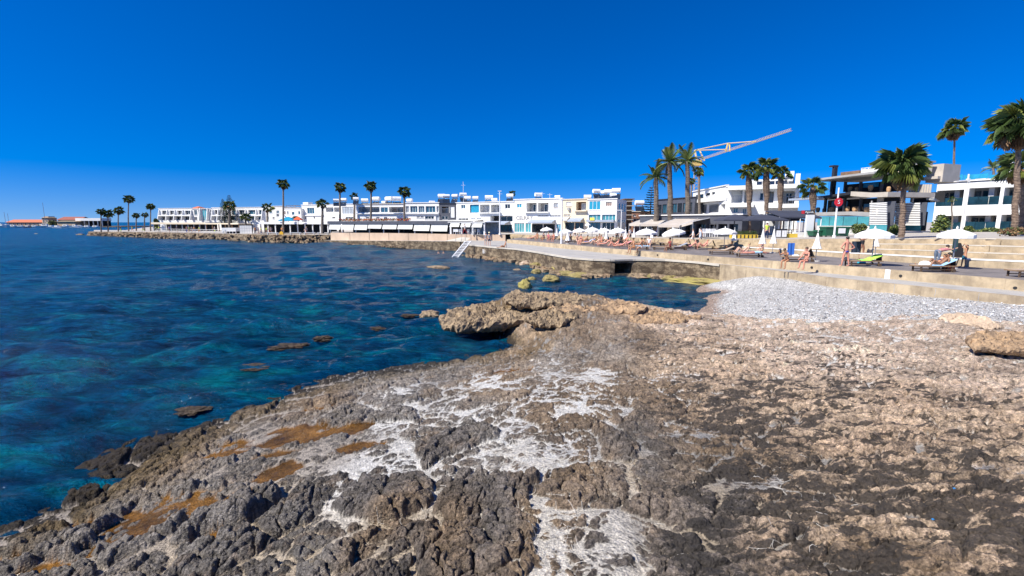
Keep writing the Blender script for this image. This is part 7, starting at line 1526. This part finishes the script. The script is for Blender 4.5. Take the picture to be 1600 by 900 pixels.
crowd = [('sit',1047,387,41.5,'dark haired sunbather in dark red sitting behind the grey towel','dark',[('shirt',redS2)],'bk',100),('sit',990,388,41,'left one of the orange tanned seated pair','tan',[('trunks',orgS)],'br',110),('sit',1003,387,41.5,'right one of the seated pair, wearing light blue','tan',[('trunks',pm("pale blue cloth",(.45,.52,.62),.85,.1))],'br',70),('recline',972,384,45.5,'pink sunburnt bather reclining in front of the closed parasol','red',[('trunks',pnkS)],'bl',85),
 ('kneeup',960,384,46,'sunburnt bather with raised knees left of the reclining pink one','red',[('trunks',redS2)],'br',85),('stand',964,372,58,'standing person in black clothes before the open parasol','dark',[('shirt',blkS),('trousers',blkS)],'bk',170),('sit',971,376,55,'dark clothed person sitting left of the closed parasol','dark',[('shirt',blkS),('trousers',blkS)],'bk',150),('sit',940,379,52,'tanned bather sitting at the open parasol by the cyan shop','red',[('trunks',orgS)],'bl',120),
 ('recline',946,382,49,'bather reclining on the flat lounger in the crowded middle','red',[('trunks',pnkS)],'br',85),('kneeup',931,380,51,'bather with raised knees right of the blue and white towel','fair',[('trunks',redS2)],'bl',85),('sit',936,375,57,'bather sitting upright at the back of the crowded middle','tan',[('trunks',navy)],'bk',200),('recline',920,380,52,'bather reclining on the blue and white towel','fair',[('shirt',pm("pale blue cloth",(.45,.52,.62),.85,.1))],'bl',85),
 ('sit',908,379,53.5,'seated bather left of the blue and white towel','red',[('top',navy),('trunks',navy)],'br',140),('sit',902,377,56,'seated bather under the cream house parasol','fair',[('trunks',whS)],'bk',190),('kneeup',912,376,57,'bather with raised knees behind the blue and white towel','tan',[('trunks',pnkS)],'bk',80),('sit',892,377,57,'person in black sitting just right of the square folded parasol','dark',[('shirt',blkS),('trunks',blkS)],'bk',120),('sit',865,374.5,62,'bather in orange sitting left of the lamp post','red',[('trunks',orgS)],'br',150),
 ('sit',857,374,63,'bather in pink sitting second left of the lamp post','red',[('shirt',pnkS)],'bl',170),('sit',850,374,64,'bather in navy sitting third left of the lamp post','tan',[('shirt',navy)],'bk',130),('sit',840,373.5,66,'bather sitting near the left end of the deck','tan',[('trunks',pnkS)],'br',150),('recline',833,373,67,'bather reclining at the very left end of the deck','red',[('trunks',navy)],'br',85),('stand',1026,369,62,'small figure in blue standing behind the open parasols','fair',[('shirt',blueT),('shorts',navy)],'br',90)]
crowd += [('recline',926,377,58,'bather reclining behind the open parasol of the cream house','tan',[('trunks',navy)],'bk',85),('kneeup',951,378.6,54,'bather with raised knees half under the cyan shop parasol','fair',[('trunks',blueT)],'br',85),('sit',980,380,51,'bather in orange top beside the slim closed parasol','red',[('top',orgS),('trunks',orgS)],'bl',130),('recline',999,382.2,48,'bather in pink reclining left of the parasol by the awnings','tan',[('trunks',pnkS)],'br',85),('sit',1014,383,47.5,'bather in white sitting under the open parasol by the awnings','fair',[('shirt',whS)],'bk',160),('recline',1079,387.5,43.5,'bather in blue trunks reclining below the two walkers','red',[('trunks',blueT)],'br',88),('stand',984,374,60,'standing person in white at the back of the crowded deck','fair',[('shirt',whS),('shorts',navy)],'br',30),('walk',898,370,70,'person in red walking on the promenade behind the cream house parasol','fair',[('shirt',redS2),('shorts',navy)],'br',80),('walk',1060,374,58,'person in white walking behind the tilted parasol','tan',[('shirt',whS),('shorts',grS)],'bk',-80)]
for po, u, v, d, lab, sk, we, ha, hd in crowd: person(po, u, v, (ZD-.1 if po in ('recline','kneeup','sit') else 2.0), R(hd), lab, sk, we, ha, d=d, detail=False)
# headland visitors
cl_ = [whS, navy, redS2, orgS, pnkS, blueT, blkS, grS, ylw]; cn = ['white','navy','dark red','orange','pink','royal blue','black','grey','yellow green']; r_ = random.Random(77)
places = [(292,'headland'),(296,'headland'),(300,'headland'),(265,'headland'),(277,'headland'),(304,'headland'),(336,'headland'),(312,'headland'),(404,'canopy'),(408,'canopy'),(417,'canopy'),(421,'canopy'),(424,'canopy'),(441,'canopy'),(443,'canopy'),(478,'canopy'),(479.5,'canopy'),(399,'canopy'),(224,'headland'),(189,'headland'),(249,'headland'),(207,'headland')]
marks = {292:'below the right end of the thin posted restaurant',296:'second from the left of the close trio on the headland',300:'rightmost of the close trio on the headland',265:'alone before the middle of the thin posted restaurant',277:'right of the middle of the thin posted restaurant',304:'just right of the close trio on the headland',336:'below the tan roofed restaurant',312:'before the right end of the thin posted restaurant',404:'at the left end of the white roofed restaurant',408:'second from the left before the white roofed restaurant',417:'left of the pair before the white roofed restaurant',421:'in the pair before the white roofed restaurant',424:'right beside the pair before the white roofed restaurant',441:'tall one near the yellow cloth under the slim palm',443:'beneath the tallest slim palm',478:'left of two at the middle posts of the white roofed restaurant',479.5:'right of two at the middle posts of the white roofed restaurant',399:'at the corner beside the white tiled wall',224:'near the small palms of the headland',189:'under the brown leaved headland palm',249:'beside the dark tree on the headland',207:'below the tallest headland palm'}
for u, k in places:
    i = r_.randrange(len(cl_)); j = r_.randrange(len(cl_)); e_ = pf(u); d = e_.y+r_.uniform(.6, 2.2); person(r_.choice(['stand','walk','stand']), u, 0, e_.z+.004, R(r_.uniform(0,360)), 'person in %s, %s' % (cn[i], marks[u]), r_.choice(['fair','tan']), [('shirt', cl_[i]), (r_.choice(['shorts','trousers']), cl_[j])], r_.choice(['br','bk','bl']), d=d, detail=False, group='people strolling on the headland promenade')
for u, v, lab in [(693,396,'swimmer with only head and shoulders showing left of the metal ladder'),(685,396,'second swimmer further left of the metal ladder')]:
    p = P(u, v, z=0); person('stand', u, v, -1.38, R(160), lab, 'fair', [], 'br', loc=p, detail=False)
# ================================================================ STREET THINGS
def chairset(name, label, cat, c, W, D, n, z, seed, mats, tall=.8, group='dining furniture of the seafront cafes'):
    pass
CH = None
def mk_chair():
    r = thing('cafe_chair', 'x', 'chair'); MB().box(-.22,-.22,.42,.22,.22,.47).build('seat', steelw, r); MB().box(-.22,.18,.472,.22,.22,.9).build('backrest', steelw, r)
    for x in (-.2,.16):
        for y in (-.2,.16): MB().box(x,y,0,x+.04,y+.04,.418).build('leg', steelw, r)
    return r
def mk_table():
    r = thing('cafe_table', 'x', 'table'); MB().box(-.4,-.4,.70,.4,.4,.74).build('tabletop', wood, r); MB().tube([(0,0,.03),(0,0,.70)], .04, 6).build('pedestal', framed, r); MB().box(-.25,-.25,0,.25,.25,.03).build('base', framed, r); return r
cs = [(1096,52,2.86,'leftmost white chair of the row before the dark restaurant'),(1099,52,2.86,'second white chair from the left before the dark restaurant'),(1102,51.8,2.86,'third white chair from the left before the dark restaurant'),(1105.5,51.5,2.86,'fourth white chair from the left before the dark restaurant'),(1109,51.5,2.86,'white chair at the end of the first four before the dark restaurant'),(1113,51.3,2.86,'white chair just right of the first five before the dark restaurant'),(1117,51,2.86,'last white chair of the row left of the dark parasols'),
      (710,79,2.42,'first chair from the left on the white canopied terrace'),(714,79,2.42,'second chair from the left on the white canopied terrace'),(720,78.5,2.42,'third chair from the left on the white canopied terrace'),(733,78,2.42,'chair right of the red trousered person on the terrace'),(740,77.5,2.42,'chair near the right end of the white canopied terrace'),(748,77,2.42,'last chair at the right end of the white canopied terrace')]
for i, (u, d, z, lab) in enumerate(cs):
    p = UD(u, d, z)
    if CH is None: CH = mk_chair(); CH.location = p; CH['label'] = lab; CH['group'] = 'white cafe chairs'
    else: dup(CH, p, R(r_.uniform(-40,40)), lab, 'white cafe chairs')
TB = None
for u, d, z, lab in [(1101,52.8,2.86,'wooden table among the left white cafe chairs'),(1111,52.3,2.86,'wooden table among the right white cafe chairs'),(1160,50.5,2.92,'wooden table under the left charcoal parasol'),(1177,50,2.94,'wooden table under the middle charcoal parasol'),(717,80,2.42,'left wooden table on the white canopied terrace'),(744,78.5,2.42,'right wooden table on the white canopied terrace'),(1236,47.5,3.0,'dark wooden table under the flat charcoal canopy'),(1070,56,2.72,'wooden table below the large beige awning')]:
    p = UD(u, d, z)
    if TB is None: TB = mk_table(); TB.location = p; TB['label'] = lab; TB['group'] = 'wooden cafe tables'
    else: dup(TB, p, R(r_.uniform(-20,20)), lab, 'wooden cafe tables')
yb = pm("yellow painted kerb", (.72,.50,.06), .7, .15)
for u0, u1, d, z, lab in [(1142,1184,47,2.84,'long yellow planter box left of the closed pair of parasols'),(1230,1246,44.5,3.0,'short yellow kerb piece right of the menu boards')]:
    a, b_ = UD(u0, d, z), UD(u1, d, z); r = thing('yellow_planter', lab, 'planter', a); W = b_.x-a.x; MB().box(0,0,0,W,.35,.38).build('box', yb, r)
    if W > 2:
        for i in range(7): x = W*(i+.5)/7; MB().box(x-.05,-.03,.02,x+.05,-.002,.36).build('post', framed, r)
        mb = MB()
        for i in range(260): x, y, z_ = r_.uniform(.05,W-.05), r_.uniform(.02,.33), r_.uniform(.38,.7); mb.add([(x-.07,y,z_),(x+.07,y+.02,z_),(x,y,z_+.12)], [(0,1,2)])
        mb.build('foliage', greenm, r)
# menu boards
p = UD(1211.5, 44.3, 3.0); r = thing('menu_board', 'black framed double menu board with two white sheets', 'menu board', p); W = 18*44.3/711; H = P(1220,357.5,d=44.3).z-3.0; MB().box(0,0,0,W,.08,H).build('frame', framed, r)
for i in range(2): x = .06+i*(W/2-.01); MB().box(x,-.02,.08,x+W/2-.12,-.003,H-.16).build('sheet', whitep, r)
for i in range(2): x = .12+i*(W/2-.01); MB().box(x+.1,-.03,.3,x+W/2-.4,-.021,.65).build('picture', shadew, r)
# bins
gm_ = pm("dark green plastic", (.015,.10,.055), .5, .15); 
def mkbin(u0, u1, v0, d, z, label, lidm):
    a, b_ = UD(u0, d, z), UD(u1, d, z); W = b_.x-a.x; H = P((u0+u1)/2, v0, d=d).z-z; r = thing('waste_container', label, 'bin', a); MB().add([(.06,0,.1),(W-.06,0,.1),(W-.06,.8,.1),(.06,.8,.1),(0,-.08,H*.85),(W,-.08,H*.85),(W,.88,H*.85),(0,.88,H*.85)], [(0,1,5,4),(1,2,6,5),(2,3,7,6),(3,0,4,7),(0,3,2,1)]).build('body', gm_, r)
    MB().box(-.03,-.12,H*.852,W+.03,.92,H).build('lid', lidm, r)
    for x in (.12, W-.2): MB().tube([(x,.1,.08),(x+.08,.1,.08)], .08, 8).build('wheel', framed, r)
    return r, W, H
mkbin(1269.5,1277,361,44,3.1,'small green bin left of the tall closed parasol',gm_); mkbin(1280,1287.5,359.5,44,3.1,'plain green wheeled bin right of the tall closed parasol',gm_); r1, W, H = mkbin(1289,1303,354,43.5,3.1,'large dark green container filled to the top left of the red signed pole',gm_); r2_, W, H = mkbin(1305.5,1326,354,43.5,3.1,'large green container with a white poster right of the red signed pole',gm_); MB().box(.12,-.16,H*.35,W*.62,-.125,H*.84).build('poster', whitep, r2_)
MB().box(0,0,0,.75,.2,2.2).build('cafe_screen', white, loc=UD(1258,45,3.0), label='tall white panel screen left of the green bins', cat='screen')
MB().box(0,0,0,2.2,.25,.5).build('kiosk_counter', white, loc=UD(1240,46,3.0), label='low white counter beneath the flat charcoal canopy', cat='counter')
# poles and lamps
def pole(u, vt, d, z, rad, label, name='lamp_post', cat='lamp post', mat=None):
    b_ = UD(u, d, z); h = P(u, vt, d=d).z-z; r = thing(name, label, cat, b_); MB().tube([(0,0,0),(0,0,h)], [rad, rad*.7], 8).build('pole', mat or steelw, r); MB().tube([(0,0,0),(0,0,.25)], rad*1.8, 8).build('base', mat or steelw, r); return r, h
r, h = pole(877, 312, 56, ZW, .13, 'thick white lamp post standing on the quay before the crowded deck'); MB().box(-.35,-.1,h-.02,.35,.1,h+.12).build('lamp_head', steelw, r)
r, h = pole(781, 299, 76, 2.4, .11, 'white lamp post before the dark ground floor recess'); MB().box(-.3,-.1,h,.3,.1,h+.1).build('lamp_head', steelw, r)
r, h = pole(818.5-81+0.5, 344, 77, 2.4, .07, 'thin white post at the right part of the canopied terrace', 'post', 'post')
r, h = pole(970, 328, 82, 2.5, .08, 'slim white lamp post at the shaded side of the corner shop'); MB().box(-1.3,-.08,h-.1,.1,.08,h+.02).build('lamp_arm', steelw, r)
r, h = pole(1303, 293, 41, 3.08, .085, 'white pole carrying a round red sign before the green containers', 'sign_post', 'sign post')
zc = P(1310, 316, d=41).z-3.08; MB().tube([(.0,-.12,zc),(.0,-.16,zc)], .37, 24).build('round_sign', pm("signal red", (.62,.015,.03), .5, .08), r); o = link('symbol', text_mesh("S", .48, whitep), r); o.rotation_euler = (math.pi/2,0,0); o.location = (0,-.175,zc)
r, h = pole(1501, 272, 49, 3.35, .11, 'tall pale street lamp with a side arm before the white villa', mat=shadew); zc = P(1501, 284.5, d=49).z-3.35; MB().add([(-1.35,-.15,zc),(-.05,-.1,zc+.1),(-.05,.1,zc+.1),(-1.35,.15,zc),(-1.35,-.15,zc+.1),(-.05,-.1,zc+.25),(-.05,.1,zc+.25),(-1.35,.15,zc+.1)], [(0,1,2,3),(4,7,6,5),(0,4,5,1),(2,6,7,3),(0,3,7,4)]).build('lamp_head', shadew, r); MB().box(-.12,-.12,zc,.12,.12,zc+.35).build('collar', shadew, r)
# ladder into the water
a, b_ = P(728, 376.5, z=ZW+.25), P(705, 403.5, z=-.1); a.y = b_.y+2.6; a = P(727, 377, d=b_.y+2.4); r = thing('bathing_stairs', 'pale metal bathing stairs slanting from the quay corner into the water', 'stairs', (a.x, a.y, a.z)); dv = b_-a; sdv = Vector((.75,.2,0))
for s_ in (Vector((0,0,0)), sdv): MB().tube([s_, dv+s_], .07, 5).build('side_rail', steelw, r)
for i in range(11): c = dv*((i+.5)/11); MB().tube([c, c+sdv], .06, 4).build('step', steelw, r)
for k in (0, 1): o_ = sdv*k; MB().tube([o_, o_+Vector((0,0,.95)), o_+Vector((-1.2,.1,.95))+dv*0, o_+Vector((-1.3,.1,0))], .035, 5).build('handrail', rail, r)
# bollards/buoys
for u, v, lab in [(56,365.5,'dark low rock awash far out on the left'),(125,367,'dark rock off the tip of the headland'),(34,389,'small dark float nearest the left edge')]:
    p = P(u, v, z=0); w_ = {56:3,125:6,34:1}[u]*p.y/711; blob('offshore_rock', lab, 'rock', (p.x, p.y, 0), (w_, w_*.5, w_*.35), brr, u, n=14)
# low railing + benches on the headland and by the white roofed restaurant
for i, (u, lab) in enumerate([(426,'leftmost white bench before the white roofed restaurant'),(462,'second white bench before the white roofed restaurant'),(484,'third white bench before the white roofed restaurant'),(505,'rightmost white bench before the white roofed restaurant')]):
    p = UD(u, 103.5, 1.7); r = thing('bench', lab, 'bench', p, 0, 'white benches'); MB().box(-1.3,-.25,.42,1.3,.25,.5).build('seat', white, r)
    for x in (-1.1,.95): MB().box(x,-.2,0,x+.15,.2,.418).build('leg', white, r)
mb = MB(); p0, p1 = pf(243), pf(350)
r = thing('railing', 'pale railing along the headland promenade in front of the restaurants', 'railing', (p0.x, p0.y+.5, p0.z)); dv = p1-p0; MB().box(0,0,0,.01,.01,.01)
for i in range(26): c = dv*(i/25); MB().tube([c, c+Vector((0,0,.95))], .05, 4).build('rail_post', shadew, r)
for z in (.45,.92): MB().tube([Vector((0,0,z)), dv+Vector((0,0,z))], .05, 4).build('rail_bar', shadew, r)
bag(440,366,.9,.7,ylw if False else tw("amber cloth", (.8,.45,.04)),'amber yellow cloth hung at the shore below the tallest slim palm', z=1.68, name='hanging_cloth', cat='cloth', d=105)
sqcanopy('cafe_parasol','wide cyan parasol left of the white chimney block', (UD(452,115,2).x,115), 1.9, P(450,338.5,d=115).z, P(450,344.5,d=115).z, 2.0, cyan, group=None); sqcanopy('cafe_parasol','white pointed parasol behind the cyan one', (UD(444,117.5,2).x,117.5), 1.0, P(448,335,d=117).z, P(448,341,d=117).z, 2.0, canvas, group=None); sqcanopy('cafe_parasol','red parasol between the cyan parasol and the chimney block', (UD(467,111.8,2).x,111.8), .9, P(466,338,d=112).z, P(466,343,d=112).z, 2.0, redt, group=None)
